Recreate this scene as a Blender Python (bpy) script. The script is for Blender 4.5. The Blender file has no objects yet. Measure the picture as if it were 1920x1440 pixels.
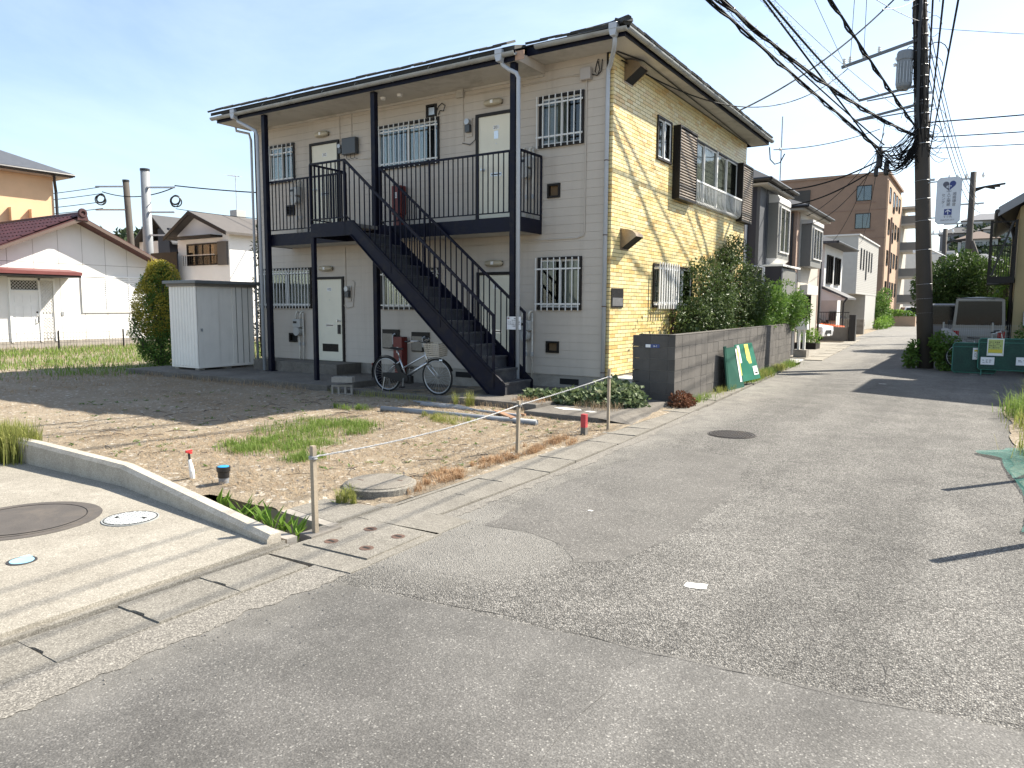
import bpy, math, random
from mathutils import Vector, Matrix
random.seed(7)
sc = bpy.context.scene
col = sc.collection
R_ = math.radians
# ------------------------------------------------------------------ camera
FPX, YAW, PITCH, ROLL = 1367.9, R_(32.782), R_(6.025), R_(0.265)
CAM = Vector((5.691, -12.093, 1.663))
_f = Vector((-math.sin(YAW)*math.cos(PITCH), math.cos(YAW)*math.cos(PITCH), -math.sin(PITCH)))
_r = Vector((math.cos(YAW), math.sin(YAW), 0))
_u = _r.cross(_f)
_r2 = math.cos(ROLL)*_r + math.sin(ROLL)*_u
_u2 = -math.sin(ROLL)*_r + math.cos(ROLL)*_u
cd = bpy.data.cameras.new('camera')
cam = bpy.data.objects.new('camera', cd); col.objects.link(cam)
cam.matrix_world = Matrix(((_r2.x, _u2.x, -_f.x, CAM.x), (_r2.y, _u2.y, -_f.y, CAM.y), (_r2.z, _u2.z, -_f.z, CAM.z), (0, 0, 0, 1)))
cd.sensor_width = 36; cd.lens = FPX/1920*36; cd.clip_start = 0.05; cd.clip_end = 3000
sc.camera = cam
# ------------------------------------------------------------------ light
SUN = Vector((0.58, 0.815, 0.95)).normalized()
wd = bpy.data.worlds.new('World'); sc.world = wd; wd.use_nodes = True
wn = wd.node_tree.nodes; wl = wd.node_tree.links
sky = wn.new('ShaderNodeTexSky'); sky.sky_type = 'NISHITA'; sky.sun_disc = False
sky.sun_elevation = math.asin(SUN.z); sky.sun_rotation = math.atan2(SUN.x, SUN.y)
sky.altitude = 20; sky.air_density = 1.0; sky.dust_density = 1.0; sky.ozone_density = 1.0
tc_ = wn.new('ShaderNodeTexCoord'); mp_ = wn.new('ShaderNodeMapping'); mp_.inputs['Scale'].default_value = (1.0, 1.0, 3.2); wl.new(tc_.outputs['Generated'], mp_.inputs[0])
nz_ = wn.new('ShaderNodeTexNoise'); nz_.inputs['Scale'].default_value = 1.7; nz_.inputs['Detail'].default_value = 7; nz_.inputs['Roughness'].default_value = .58; nz_.inputs['Distortion'].default_value = .5; wl.new(mp_.outputs[0], nz_.inputs['Vector'])
rp_ = wn.new('ShaderNodeValToRGB'); rp_.color_ramp.elements[0].position = .42; rp_.color_ramp.elements[0].color = (.12, .12, .12, 1); rp_.color_ramp.elements[1].position = .72; rp_.color_ramp.elements[1].color = (.44, .44, .44, 1); wl.new(nz_.outputs[0], rp_.inputs[0])
vl_ = wn.new('ShaderNodeMix'); vl_.data_type = 'RGBA'; wl.new(rp_.outputs[0], vl_.inputs[0]); wl.new(sky.outputs[0], vl_.inputs[6]); vl_.inputs[7].default_value = (4.9, 5.7, 6.5, 1)   # thin high veil of cloud
wl.new(vl_.outputs[2], wn['Background'].inputs[0]); wn['Background'].inputs[1].default_value = 0.095
sd = bpy.data.lights.new('sun', 'SUN'); sd.energy = 5.0; sd.angle = R_(0.6); sd.color = (1.0, 0.93, 0.81)
so = bpy.data.objects.new('sun', sd); col.objects.link(so)
so.rotation_euler = (-SUN).to_track_quat('-Z', 'Y').to_euler(); so.location = (20, 30, 40)
vs = sc.view_settings; vs.view_transform = 'Standard'; vs.look = 'None'; vs.exposure = 1.36; vs.gamma = 1.0
sc.render.resolution_x = 1024; sc.render.resolution_y = 768

# ------------------------------------------------------------------ helpers
WO = {}
def ray(px, py):
    return (_r2*((px-960)/FPX) - _u2*((py-720)/FPX) + _f)
def atY(px, py, Y):
    d = ray(px, py); return CAM + d*((Y-CAM.y)/d.y)
def atX(px, py, X):
    d = ray(px, py); return CAM + d*((X-CAM.x)/d.x)
def atZ(px, py, Z=0.0):
    d = ray(px, py); return CAM + d*((Z-CAM.z)/d.z)
def V(*a): return Vector(a)
def rnd(a, b): return random.uniform(a, b)

def tag(o, label=None, cat=None, group=None, kind=None):
    if label: o['label'] = label
    if cat: o['category'] = cat
    if group: o['group'] = group
    if kind: o['kind'] = kind
    return o
def thing(name, label, cat, base=(0, 0, 0), group=None):
    o = bpy.data.objects.new(name, None); col.objects.link(o)
    o.location = base; WO[o.name] = Vector(base); o.empty_display_size = .2
    return tag(o, label, cat, group)
def link(o, parent, loc=(0, 0, 0)):
    col.objects.link(o); w = Vector(loc)
    if parent is not None:
        o.parent = parent; o.location = w - WO[parent.name]
    else: o.location = w
    WO[o.name] = w
    return o
def inst(me, name, parent, loc, rot=None, scale=None):
    o = bpy.data.objects.new(name, me); link(o, parent, loc)
    if rot: o.rotation_euler = rot
    if scale: o.scale = scale
    return o
class MB:
    def __init__(s): s.v = []; s.f = []
    def add(s, vs, fs):
        n = len(s.v); s.v += [tuple(p) for p in vs]; s.f += [tuple(i+n for i in f) for f in fs]; return s
    def box(s, a, b):
        x0, y0, z0 = a; x1, y1, z1 = b
        if x0 > x1: x0, x1 = x1, x0
        if y0 > y1: y0, y1 = y1, y0
        if z0 > z1: z0, z1 = z1, z0
        return s.add([(x0,y0,z0),(x1,y0,z0),(x1,y1,z0),(x0,y1,z0),(x0,y0,z1),(x1,y0,z1),(x1,y1,z1),(x0,y1,z1)],
                     [(0,3,2,1),(4,5,6,7),(0,1,5,4),(1,2,6,5),(2,3,7,6),(3,0,4,7)])
    def obox(s, c, a, b, d):
        c, a, b, d = map(Vector, (c, a, b, d)); P = []
        for k in (-1, 1):
            for i, j in ((-1,-1),(1,-1),(1,1),(-1,1)): P.append(c + a*i + b*j + d*k)
        return s.add(P, [(0,3,2,1),(4,5,6,7),(0,1,5,4),(1,2,6,5),(2,3,7,6),(3,0,4,7)])
    def bar(s, p, q, w, h=None, up=(0, 0, 1)):
        p, q = Vector(p), Vector(q); d = (q-p); L = d.length; d.normalize(); up = Vector(up)
        if abs(d.dot(up)) > .95: up = Vector((1, 0, 0))
        a = d.cross(up).normalized(); b = a.cross(d).normalized(); h = w if h is None else h
        return s.obox((p+q)/2, a*(w/2), b*(h/2), d*(L/2))
    def prism(s, poly, ax, a, b):
        n = len(poly)
        def P(t, p): return (t, p[0], p[1]) if ax == 'x' else ((p[0], t, p[1]) if ax == 'y' else (p[0], p[1], t))
        vs = [P(a, p) for p in poly] + [P(b, p) for p in poly]
        fs = [tuple(range(n-1, -1, -1)), tuple(range(n, 2*n))] + [(i, (i+1) % n, n+(i+1) % n, n+i) for i in range(n)]
        return s.add(vs, fs)
    def tube(s, pts, r, n=6, caps=True, squash=1.0):
        pts = [Vector(p) for p in pts]; m = len(pts); rs = r if isinstance(r, (list, tuple)) else [r]*m
        ref = None; base = len(s.v)
        for i, p in enumerate(pts):
            d = (pts[min(i+1, m-1)] - pts[max(i-1, 0)])
            if d.length < 1e-9: d = Vector((0, 0, 1))
            d.normalize()
            if ref is None: ref = Vector((0, 0, 1)) if abs(d.z) < .9 else Vector((1, 0, 0))
            a = d.cross(ref)
            if a.length < 1e-4: a = d.cross(Vector((0, 1, 0.01)))
            a.normalize(); b = a.cross(d).normalized(); ref = b
            for k in range(n):
                t = 2*math.pi*k/n; s.v.append(tuple(p + a*math.cos(t)*rs[i] + b*math.sin(t)*rs[i]*squash))
        for i in range(m-1):
            for k in range(n):
                k2 = (k+1) % n
                s.f.append((base+i*n+k, base+i*n+k2, base+(i+1)*n+k2, base+(i+1)*n+k))
        if caps:
            s.f.append(tuple(base+k for k in range(n-1, -1, -1))); s.f.append(tuple(base+(m-1)*n+k for k in range(n)))
        return s
    def cyl(s, p, q, r, r2=None, n=12): return s.tube([p, q], [r, r if r2 is None else r2], n)
    def ring(s, c, ax, R, r, n=32, m=6, a0=0, a1=2*math.pi):
        c = Vector(c); ax = Vector(ax).normalized(); u = ax.orthogonal().normalized() if abs(ax.z) > .9 else ax.cross(Vector((0, 0, 1))).normalized(); w = ax.cross(u)
        full = abs(a1-a0-2*math.pi) < 1e-6; k = n if full else n+1
        base = len(s.v)
        for i in range(k):
            t = a0 + (a1-a0)*i/n; d = u*math.cos(t) + w*math.sin(t)
            for j in range(m):
                q = 2*math.pi*j/m; s.v.append(tuple(c + d*(R + r*math.cos(q)) + ax*(r*math.sin(q))))
        for i in range(n if full else n):
            i2 = (i+1) % k
            for j in range(m):
                j2 = (j+1) % m; s.f.append((base+i*m+j, base+i2*m+j, base+i2*m+j2, base+i*m+j2))
        return s
    def disc(s, c, r, z=None, n=24, ax='z'):
        x, y, zz = c
        pts = [(x+r*math.cos(2*math.pi*i/n), y+r*math.sin(2*math.pi*i/n), zz) for i in range(n)]
        return s.add(pts, [tuple(range(n))])
    def lathe(s, c, prof, n=24):
        x, y, z = c; base = len(s.v)
        for r, h in prof:
            for i in range(n):
                t = 2*math.pi*i/n; s.v.append((x+r*math.cos(t), y+r*math.sin(t), z+h))
        for k in range(len(prof)-1):
            for i in range(n):
                j = (i+1) % n; s.f.append((base+k*n+i, base+k*n+j, base+(k+1)*n+j, base+(k+1)*n+i))
        s.f.append(tuple(base+(len(prof)-1)*n+i for i in range(n))); s.f.append(tuple(base+i for i in range(n-1, -1, -1)))
        return s
    def poly(s, pts): return s.add(pts, [tuple(range(len(pts)))])
    def grid(s, nx, ny, fn):
        b = len(s.v)
        for j in range(ny+1):
            for i in range(nx+1): s.v.append(tuple(fn(i/nx, j/ny)))
        for j in range(ny):
            for i in range(nx):
                a = b+j*(nx+1)+i; s.f.append((a, a+1, a+nx+2, a+nx+1))
        return s
    def mesh(s, name, mat, smooth=False):
        me = bpy.data.meshes.new(name); me.from_pydata(s.v, [], s.f); me.update()
        if mat is not None: me.materials.append(mat)
        if smooth: me.polygons.foreach_set('use_smooth', [True]*len(me.polygons))
        return me
    def build(s, name, mat, parent=None, smooth=False, kind=None, label=None, cat=None, group=None, base=None):
        if base is not None:
            b = Vector(base); s.v = [tuple(Vector(p)-b) for p in s.v]
        o = bpy.data.objects.new(name, s.mesh(name, mat, smooth))
        link(o, parent, base if base is not None else (0, 0, 0))
        return tag(o, label, cat, group, kind)
def bevel(o, w, seg=2):
    m = o.modifiers.new('bevel', 'BEVEL'); m.width = w; m.segments = seg; m.limit_method = 'ANGLE'; m.angle_limit = R_(40); return o
def copy_tree(o, parent=None, loc=None):
    c = o.copy(); col.objects.link(c); c.parent = parent; WO[c.name] = WO[o.name].copy()
    if loc is not None: c.location = loc; WO[c.name] = Vector(loc)
    for ch in list(o.children): copy_tree(ch, c)
    return c
def text_obj(body, size, mat, name, parent, origin, xdir, ydir, align='CENTER', depth=.0008):
    cu = bpy.data.curves.new('t', 'FONT'); cu.body = body; cu.size = size; cu.align_x = align; cu.align_y = 'CENTER'; cu.extrude = depth; cu.resolution_u = 3
    to = bpy.data.objects.new('t', cu); col.objects.link(to)
    dg = bpy.context.evaluated_depsgraph_get(); me = bpy.data.meshes.new_from_object(to.evaluated_get(dg))
    bpy.data.objects.remove(to); bpy.data.curves.remove(cu)
    me.materials.clear(); me.materials.append(mat); me.name = name
    x = Vector(xdir).normalized(); y = Vector(ydir).normalized(); z = x.cross(y)
    M4 = Matrix(((x.x, y.x, z.x, origin[0]), (x.y, y.y, z.y, origin[1]), (x.z, y.z, z.z, origin[2]), (0, 0, 0, 1)))
    me.transform(M4)
    o = bpy.data.objects.new(name, me); return link(o, parent)

# ------------------------------------------------------------------ materials
MATS = {}
class NT:
    def __init__(s, name):
        s.m = bpy.data.materials.new(name); s.m.use_nodes = True; s.t = s.m.node_tree; s.n = s.t.nodes; s.l = s.t.links
        s.b = s.n['Principled BSDF']; s.out = s.n['Material Output']
    def node(s, typ, **kw):
        n = s.n.new(typ)
        for k, v in kw.items():
            if k.startswith('i_'): n.inputs[k[2:]].default_value = v
            else: setattr(n, k, v)
        return n
    def lk(s, a, b): s.l.new(a, b)
    def math(s, op, a, b=None, c=None, clamp=False):
        n = s.n.new('ShaderNodeMath'); n.operation = op; n.use_clamp = clamp
        for i, x in enumerate((a, b, c)):
            if x is None: continue
            if isinstance(x, (int, float)): n.inputs[i].default_value = x
            else: s.lk(x, n.inputs[i])
        return n.outputs[0]
    def mix(s, f, a, b, blend='MIX'):
        n = s.n.new('ShaderNodeMix'); n.data_type = 'RGBA'; n.blend_type = blend; n.clamp_factor = True
        for i, x in ((0, f), (6, a), (7, b)):
            if isinstance(x, (int, float)): n.inputs[i].default_value = x
            elif isinstance(x, (tuple, list)): n.inputs[i].default_value = (*x[:3], 1)
            else: s.lk(x, n.inputs[i])
        return n.outputs[2]
    def ramp(s, f, stops, interp='LINEAR'):
        n = s.n.new('ShaderNodeValToRGB'); n.color_ramp.interpolation = interp; e = n.color_ramp.elements
        while len(e) < len(stops): e.new(0.5)
        for el, (p, c) in zip(e, stops):
            el.position = p; el.color = (*c, 1) if isinstance(c, (tuple, list)) else (c, c, c, 1)
        s.lk(f, n.inputs[0]); return n.outputs[0]
    def coord(s, kind='Object', scale=None):
        c = s.n.new('ShaderNodeTexCoord').outputs[kind]
        if scale:
            m = s.node('ShaderNodeMapping'); m.inputs['Scale'].default_value = scale; s.lk(c, m.inputs[0]); c = m.outputs[0]
        return c
    def noise(s, vec, scale, detail=4, rough=.55, dist=0.0):
        n = s.node('ShaderNodeTexNoise'); n.inputs['Scale'].default_value = scale; n.inputs['Detail'].default_value = detail
        n.inputs['Roughness'].default_value = rough; n.inputs['Distortion'].default_value = dist
        s.lk(vec, n.inputs['Vector']); return n.outputs[0]
    def voro(s, vec, scale, feature='F1', out='Distance', rnd=1.0):
        n = s.node('ShaderNodeTexVoronoi', feature=feature); n.inputs['Scale'].default_value = scale; n.inputs['Randomness'].default_value = rnd
        s.lk(vec, n.inputs['Vector']); return n.outputs[out]
    def bump(s, h, strength=.3, dist=.01, prev=None):
        n = s.node('ShaderNodeBump'); n.inputs['Strength'].default_value = strength; n.inputs['Distance'].default_value = dist
        s.lk(h, n.inputs['Height'])
        if prev is not None: s.lk(prev, n.inputs['Normal'])
        return n.outputs[0]
    def sep(s, vec):
        n = s.node('ShaderNodeSeparateXYZ'); s.lk(vec, n.inputs[0]); return n.outputs
    def set(s, **kw):
        for k, v in kw.items():
            i = s.b.inputs[k.replace('_', ' ')]
            if isinstance(v, (int, float)): i.default_value = v
            elif isinstance(v, (tuple, list)): i.default_value = (*v[:3], 1) if len(i.default_value) == 4 else v
            else: s.lk(v, i)
        return s
def mat(name, c, rough=.7, var=.12, scale=3.0, fine=60.0, bump=.15, metal=0.0, rndv=0.0, dirt=None, spec=.5, streak=0.0, bdist=.004):
    """painted / plain surfaces: two octaves of tone, optional vertical rain streaks, optional dirt colour, per-object variety"""
    if name in MATS: return MATS[name]
    t = NT(name); v = t.coord()
    if rndv:
        oi = t.node('ShaderNodeObjectInfo'); mv = t.node('ShaderNodeVectorMath', operation='MULTIPLY_ADD')
        cb = t.node('ShaderNodeCombineXYZ')
        for k in range(3): t.lk(oi.outputs['Random'], cb.inputs[k])
        t.lk(cb.outputs[0], mv.inputs[0]); mv.inputs[1].default_value = (37, 91, 53); t.lk(v, mv.inputs[2]); v = mv.outputs[0]
    n1 = t.noise(v, scale, 5, .6); n2 = t.noise(v, fine, 3, .6)
    lo = tuple(x*(1-var*1.6) for x in c); hi = tuple(min(1, x*(1+var)) for x in c)
    base = t.ramp(n1, [(.3, lo), (.7, hi)])
    base = t.mix(.5*var/.12 if var < .12 else .5, base, t.ramp(n2, [(.3, tuple(x*(1-var) for x in c)), (.7, tuple(min(1, x*(1+var)) for x in c))]))
    if streak:
        m = t.node('ShaderNodeMapping'); m.inputs['Scale'].default_value = (4.5, 4.5, .30); t.lk(v, m.inputs[0])
        sn = t.noise(m.outputs[0], 1.0, 4, .6)
        base = t.mix(t.math('MULTIPLY', t.ramp(sn, [(.52, 0.0), (.80, 1.0)]), streak), base, dirt or tuple(x*.45 for x in c))
    elif dirt:
        dn = t.noise(v, scale*.7, 6, .7, .6)
        base = t.mix(t.ramp(dn, [(.5, 0.0), (.72, .8)]), base, dirt)
    if rndv:
        hsv = t.node('ShaderNodeHueSaturation'); t.lk(base, hsv.inputs['Color'])
        t.lk(t.math('MULTIPLY_ADD', oi.outputs['Random'], 2*rndv, 1-rndv), hsv.inputs['Value']); base = hsv.outputs[0]
    t.set(Base_Color=base, Roughness=t.math('MULTIPLY_ADD', n1, .2, rough-.1), Metallic=metal)
    t.b.inputs['Specular IOR Level'].default_value = spec
    if bump: t.set(Normal=t.bump(n2, bump, bdist))
    MATS[name] = t.m; return t.m
def leaf_mat(name, c1, c2, c3=None, rough=.5, trans=.35):
    if name in MATS: return MATS[name]
    t = NT(name); g = t.node('ShaderNodeNewGeometry').outputs['Random Per Island']
    stops = [(0, c1), (1, c2)] if c3 is None else [(0, c1), (.75, c2), (.92, c2), (1, c3)]
    c = t.ramp(g, stops); n = t.noise(t.coord(), 1.4, 3); c = t.mix(t.ramp(n, [(.35, 0.0), (.7, .55)]), c, c2)
    t.set(Base_Color=c, Roughness=rough+.12); t.b.inputs['Specular IOR Level'].default_value = .25; tr = t.node('ShaderNodeBsdfTranslucent'); t.lk(c, tr.inputs[0])
    mx = t.node('ShaderNodeMixShader'); mx.inputs[0].default_value = trans
    t.lk(t.b.outputs[0], mx.inputs[1]); t.lk(tr.outputs[0], mx.inputs[2]); t.lk(mx.outputs[0], t.out.inputs[0])
    MATS[name] = t.m; return t.m
def glass_mat(name, tint=(.66, .69, .67), refl=.24):
    if name in MATS: return MATS[name]
    t = NT(name); tr = t.node('ShaderNodeBsdfTransparent'); tr.inputs[0].default_value = (*tint, 1)
    gl = t.node('ShaderNodeBsdfGlossy'); gl.inputs['Roughness'].default_value = .03; gl.inputs[0].default_value = (.95, .95, .95, 1)
    fr = t.node('ShaderNodeFresnel'); fr.inputs[0].default_value = 1.55
    w = t.noise(t.coord(), 1.2, 2); t.lk(t.bump(w, .04, .05), gl.inputs['Normal'])
    mx = t.node('ShaderNodeMixShader'); t.lk(t.math('MULTIPLY_ADD', fr.outputs[0], 1.6*refl, .03, clamp=True), mx.inputs[0])
    t.lk(tr.outputs[0], mx.inputs[1]); t.lk(gl.outputs[0], mx.inputs[2]); t.lk(mx.outputs[0], t.out.inputs[0])
    MATS[name] = t.m; return t.m
M_alu = mat('aluminium white', (.68, .68, .66), .4, .06, 2, metal=.0)
M_silver = mat('silver metal', (.55, .56, .57), .32, .05, 4, metal=.85, bump=.03)
M_galv = mat('galvanised steel', (.42, .43, .44), .45, .15, 6, metal=.6, bump=.05)
M_steel = mat('navy painted steel', (.0045, .0055, .016), .45, .3, 5, bump=.06, dirt=(.026, .022, .020), spec=.16)
M_dkframe = mat('dark bronze frame', (.012, .0095, .008), .5, .2, 5, bump=.03, spec=.3)
M_cream = mat('cream door paint', (.70, .665, .54), .45, .05, 2, bump=.03)
M_black = mat('black plastic', (.012, .012, .013), .45, .2, 6, bump=.04)
M_rubber = mat('rubber', (.018, .018, .018), .8, .2, 6)
M_dark = mat('dark void', (.01, .01, .01), .9, .1)
M_pvc = mat('grey pvc pipe', (.40, .43, .47), .35, .06, 3, bump=.03)
M_gaspipe = mat('cream gas pipe', (.60, .57, .50), .45, .1, 8, dirt=(.30, .24, .18))
M_meter = mat('grey meter box', (.05, .055, .06), .4, .1, 4)
M_white = mat('white plastic', (.78, .78, .76), .45, .05, 3)
M_red = mat('red paint', (.15, .016, .012), .45, .12, 4, bump=.04)
M_glass = glass_mat('window glass')
M_curtain = mat('curtain cloth', (.66, .64, .60), .9, .2, 9, bump=.2)
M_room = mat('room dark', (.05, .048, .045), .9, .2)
M_conc = mat('weathered concrete', (.30, .275, .24), .9, .22, 2.2, 70, .5, dirt=(.13, .115, .095))
M_concd = mat('dark damp concrete', (.17, .155, .135), .92, .25, 2.5, 60, .5, dirt=(.07, .062, .05))
M_ink = mat('black print', (.02, .02, .022), .7, .05, bump=0)
M_blueink = mat('blue print', (.03, .06, .26), .6, .05, bump=0)
M_bark = mat('bark', (.09, .07, .055), .95, .3, 8, 50, .8, bdist=.02)
# ================================================================== GROUND
from mathutils import noise as mnoise
def nz(x, y, s, k=0.0): return mnoise.noise(Vector((x*s, y*s, k)))
def asphalt():
    t = NT('asphalt'); p = t.coord(); X, Y, Z = t.sep(p)
    wob = t.math('MULTIPLY', t.math('SUBTRACT', t.noise(p, 1.1, 3), .5), .35)
    # worn, coarse surface beyond the patch joint; finer newer surface in front of it
    jl = t.math('ADD', t.math('MULTIPLY_ADD', X, -.11, t.math('ADD', Y, 9.36)), t.math('MULTIPLY', wob, .12))
    coarse = t.math('MULTIPLY_ADD', jl, 40, .5, clamp=True)
    lm = t.math('MULTIPLY_ADD', t.math('SUBTRACT', 4.38, X), 30, .5, clamp=True)
    big = t.noise(p, .35, 4, .6); mid = t.noise(p, 2.2, 5, .65, .3)
    vc = t.voro(p, 112, out='Color'); vd = t.voro(p, 112); vcf = t.voro(p, 150, out='Color')
    g1 = t.sep(vc)[0]; g2 = t.sep(vcf)[1]
    st = t.ramp(g1, [(0, (.062, .058, .052)), (.45, (.122, .116, .105)), (.82, (.182, .173, .157)), (1, (.295, .28, .254))])
    fn = t.ramp(g2, [(0, (.070, .067, .062)), (.8, (.110, .105, .097)), (.95, (.142, .136, .126)), (1, (.24, .23, .21))])
    gap = t.ramp(vd, [(.33, 1.0), (.72, .48)])
    st = t.mix(1.0, st, gap, 'MULTIPLY')
    c = t.mix(coarse, fn, st)
    tone = t.math('MULTIPLY_ADD', mid, 1.15, t.math('MULTIPLY_ADD', big, 1.05, .05))
    tone = t.math('MULTIPLY', tone, t.math('MULTIPLY_ADD', t.math('MULTIPLY', lm, t.math('SUBTRACT', 1.0, coarse)), -.13, 1.0))
    trk = t.noise(t.node('ShaderNodeVectorMath', operation='MULTIPLY').outputs[0], 1.0) if 0 else None
    mpv = t.node('ShaderNodeMapping'); mpv.inputs['Scale'].default_value = (1.5, .10, 1); t.lk(p, mpv.inputs[0]); trk = t.noise(mpv.outputs[0], 1.0, 4, .6, .2)      # wheel tracks along the road
    tone = t.math('MULTIPLY', tone, t.math('MULTIPLY_ADD', t.ramp(trk, [(.35, 0.0), (.65, 1.0)]), .30, .86))
    oil = t.ramp(t.noise(p, 1.0, 6, .72, .8), [(.62, 0.0), (.74, 1.0)]); tone = t.math('MULTIPLY', tone, t.math('MULTIPLY_ADD', oil, -.22, 1.0))
    hs = t.node('ShaderNodeHueSaturation'); t.lk(c, hs.inputs['Color']); t.lk(tone, hs.inputs['Value'])
    c = hs.outputs[0]
    # dust washed from the gutter and a pale scraped area by the catch basin
    dx = t.math('ADD', t.math('MULTIPLY_ADD', X, -1.35, 3.72), t.math('MULTIPLY', wob, 1.6))
    dust = t.math('MULTIPLY', t.math('MINIMUM', t.math('MAXIMUM', dx, 0.0), 1.0), t.ramp(mid, [(.3, .25), (.65, .75)]))
    c = t.mix(dust, c, (.25, .235, .205))
    e1 = t.math('MULTIPLY', t.math('SUBTRACT', X, 2.75), 1.2); e2 = t.math('MULTIPLY', t.math('ADD', Y, 7.9), .95)
    ell = t.math('SUBTRACT', 1.0, t.math('ADD', t.math('ADD', t.math('MULTIPLY', e1, e1), t.math('MULTIPLY', e2, e2)), t.math('MULTIPLY', wob, 1.2)))
    c = t.mix(t.math('MULTIPLY', t.math('MULTIPLY', ell, 1.6, clamp=True), .5), c, (.21, .20, .18))
    far = t.math('MULTIPLY_ADD', Y, .02, .0, clamp=True)
    c = t.mix(t.math('MULTIPLY', far, .4), c, (.16, .155, .145))
    t.set(Base_Color=c, Roughness=.86); t.b.inputs['Specular IOR Level'].default_value = .35
    h = t.math('MULTIPLY', vd, -1.0); hh = t.math('MULTIPLY', h, t.math('MULTIPLY_ADD', coarse, .75, .25))
    nb = t.bump(hh, .9, .008); nb = t.bump(mid, .25, .02, nb)
    t.set(Normal=nb); return t.m
def soil():
    t = NT('dry soil'); p = t.coord()
    a = t.noise(p, .9, 6, .65, .4); b = t.noise(p, 7, 6, .7); f = t.noise(p, 60, 4, .7); s = t.voro(p, 26, out='Color')
    c = t.ramp(a, [(.3, (.16, .128, .087)), (.5, (.265, .222, .155)), (.7, (.36, .31, .228))])
    c = t.mix(t.ramp(b, [(.4, 0.0), (.65, .7)]), c, (.29, .245, .19)); c = t.mix(.45, c, t.ramp(f, [(.3, (.11, .08, .055)), (.7, (.42, .34, .25))]))
    c = t.mix(t.math('GREATER_THAN', t.sep(s)[0], .93), c, (.42, .38, .32))
    t.set(Base_Color=c, Roughness=.97); t.b.inputs['Specular IOR Level'].default_value = .2
    nb = t.bump(b, 1.0, .06); nb = t.bump(f, .8, .015, nb); t.set(Normal=nb); return t.m
def concrete_pad(name, c0, c1, c2, stain, grit=.35):
    t = NT(name); p = t.coord(); a = t.noise(p, 1.3, 6, .65, .3); b = t.noise(p, 9, 5, .7); f = t.noise(p, 130, 3, .7); g = t.sep(t.voro(p, 160, out='Color'))[0]
    c = t.ramp(a, [(.28, c0), (.5, c1), (.72, c2)]); c = t.mix(t.ramp(b, [(.45, 0.0), (.75, .7)]), c, stain)
    c = t.mix(grit, c, t.ramp(g, [(0, tuple(x*.5 for x in c0)), (.8, c1), (1, tuple(min(1, x*1.25) for x in c2))]))
    t.set(Base_Color=c, Roughness=.93); t.b.inputs['Specular IOR Level'].default_value = .25
    nb = t.bump(f, .5, .004); t.set(Normal=t.bump(b, .2, .01, nb)); return t.m
M_asph = asphalt(); M_soil = soil()
M_pad = concrete_pad('driveway concrete', (.21, .19, .155), (.30, .275, .23), (.385, .355, .30), (.165, .148, .12), .5)
M_gut = concrete_pad('gutter concrete', (.14, .128, .108), (.215, .20, .172), (.29, .27, .232), (.11, .10, .084), .55)
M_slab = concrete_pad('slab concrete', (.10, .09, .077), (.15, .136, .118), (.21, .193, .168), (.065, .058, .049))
M_iron = mat('cast iron', (.055, .05, .048), .6, .25, 9, 60, .3, metal=.5, dirt=(.09, .07, .055))
M_hole = mat('drain slot', (.012, .011, .01), 1, .1, bump=0)
def cx(y):
    if y < -6: return 1.9
    if y < -2.4: return 1.9 - .17*(y+6)/3.6
    return 1.73 - .066*(y+2.4)
def add_poly(pts, z, name, m, **kw):
    return MB().poly([(x, y, z) for x, y in pts]).build(name, m, kind='structure', **kw)
add_poly([(-360, -200), (200, -200), (200, 330), (-360, 330)], -.6, 'ground', M_soil)
L = [(2.36+.02*nz(0, y*.25, 1), -40+y*.25) for y in range(0, 126)]
L += [(cx(y)+.27+.03*nz(3, y, 2), y) for y in [-8.6+.2*i for i in range(0, 99)]]
L += [(.62, 14), (-.1, 26), (-.8, 40), (-1.9, 66), (-2.6, 90), (-2.0, 150), (60, 150), (60, -40)]
road = add_poly(L, 0.0, 'road', M_asph)
# lot: fine relief near the camera, coarse sheet behind
def lotz(x, y):
    e = max(0, min(1, (1.62-x)/.5)); b = .035 + .035*nz(x, y, .6) + .016*nz(x, y, 2.6, 4) + .008*nz(x, y, 9, 8)
    if x > 1.0 and y < -7.6: b *= .3
    return b*(.25+.75*e)
MB().grid(330, 168, lambda i, j: (-15+16.6*i, -8.3+8.4*j, lotz(-15+16.6*i, -8.3+8.4*j))).build('lot_ground', M_soil, kind='structure', smooth=True)
MB().grid(20, 20, lambda i, j: (-75+60.2*i, -9.5+70*j, -.005+.0*i)).build('field_ground', M_soil, kind='structure')
add_poly([(-16, -.05), (1.7, -.05), (1.2, 9), (.6, 14), (-.1, 26), (-.8, 40), (-2, 66), (-16, 66)], -.02, 'yard_ground', M_soil)
# driveway pad with its kerb wall
K = [atZ(500, 1018, .045), atZ(228, 912, .045), atZ(60, 872, .045)]
far_end = K[2] + (K[2]-K[1])*3.5
padpts = [(1.70, -8.80), (K[0].x, K[0].y), (K[1].x, K[1].y), (K[2].x, K[2].y), (far_end.x, far_end.y), (far_end.x, -20), (1.70, -20)]
MB().prism(padpts[::-1], 'z', -.3, .045).build('driveway', M_pad, kind='structure')
MB().box((1.702, -20, -.1), (1.745, -8.80, .022)).build('driveway_lip', M_gut, kind='structure')
kt = [.105, .235, .275, .29]; kp = [K[0]+V(.03, -.02, 0), K[1], K[2], far_end]; w = .11
kw = MB(); P = []
for p, z in zip(kp, kt):
    P += [(p.x, p.y+.002, -.2), (p.x, p.y, z-.03), (p.x, p.y+.03, z), (p.x+.01, p.y+w, z), (p.x+.01, p.y+w, -.2)]
F = [(4, 3, 2, 1, 0), (15, 16, 17, 18, 19)]
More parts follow.
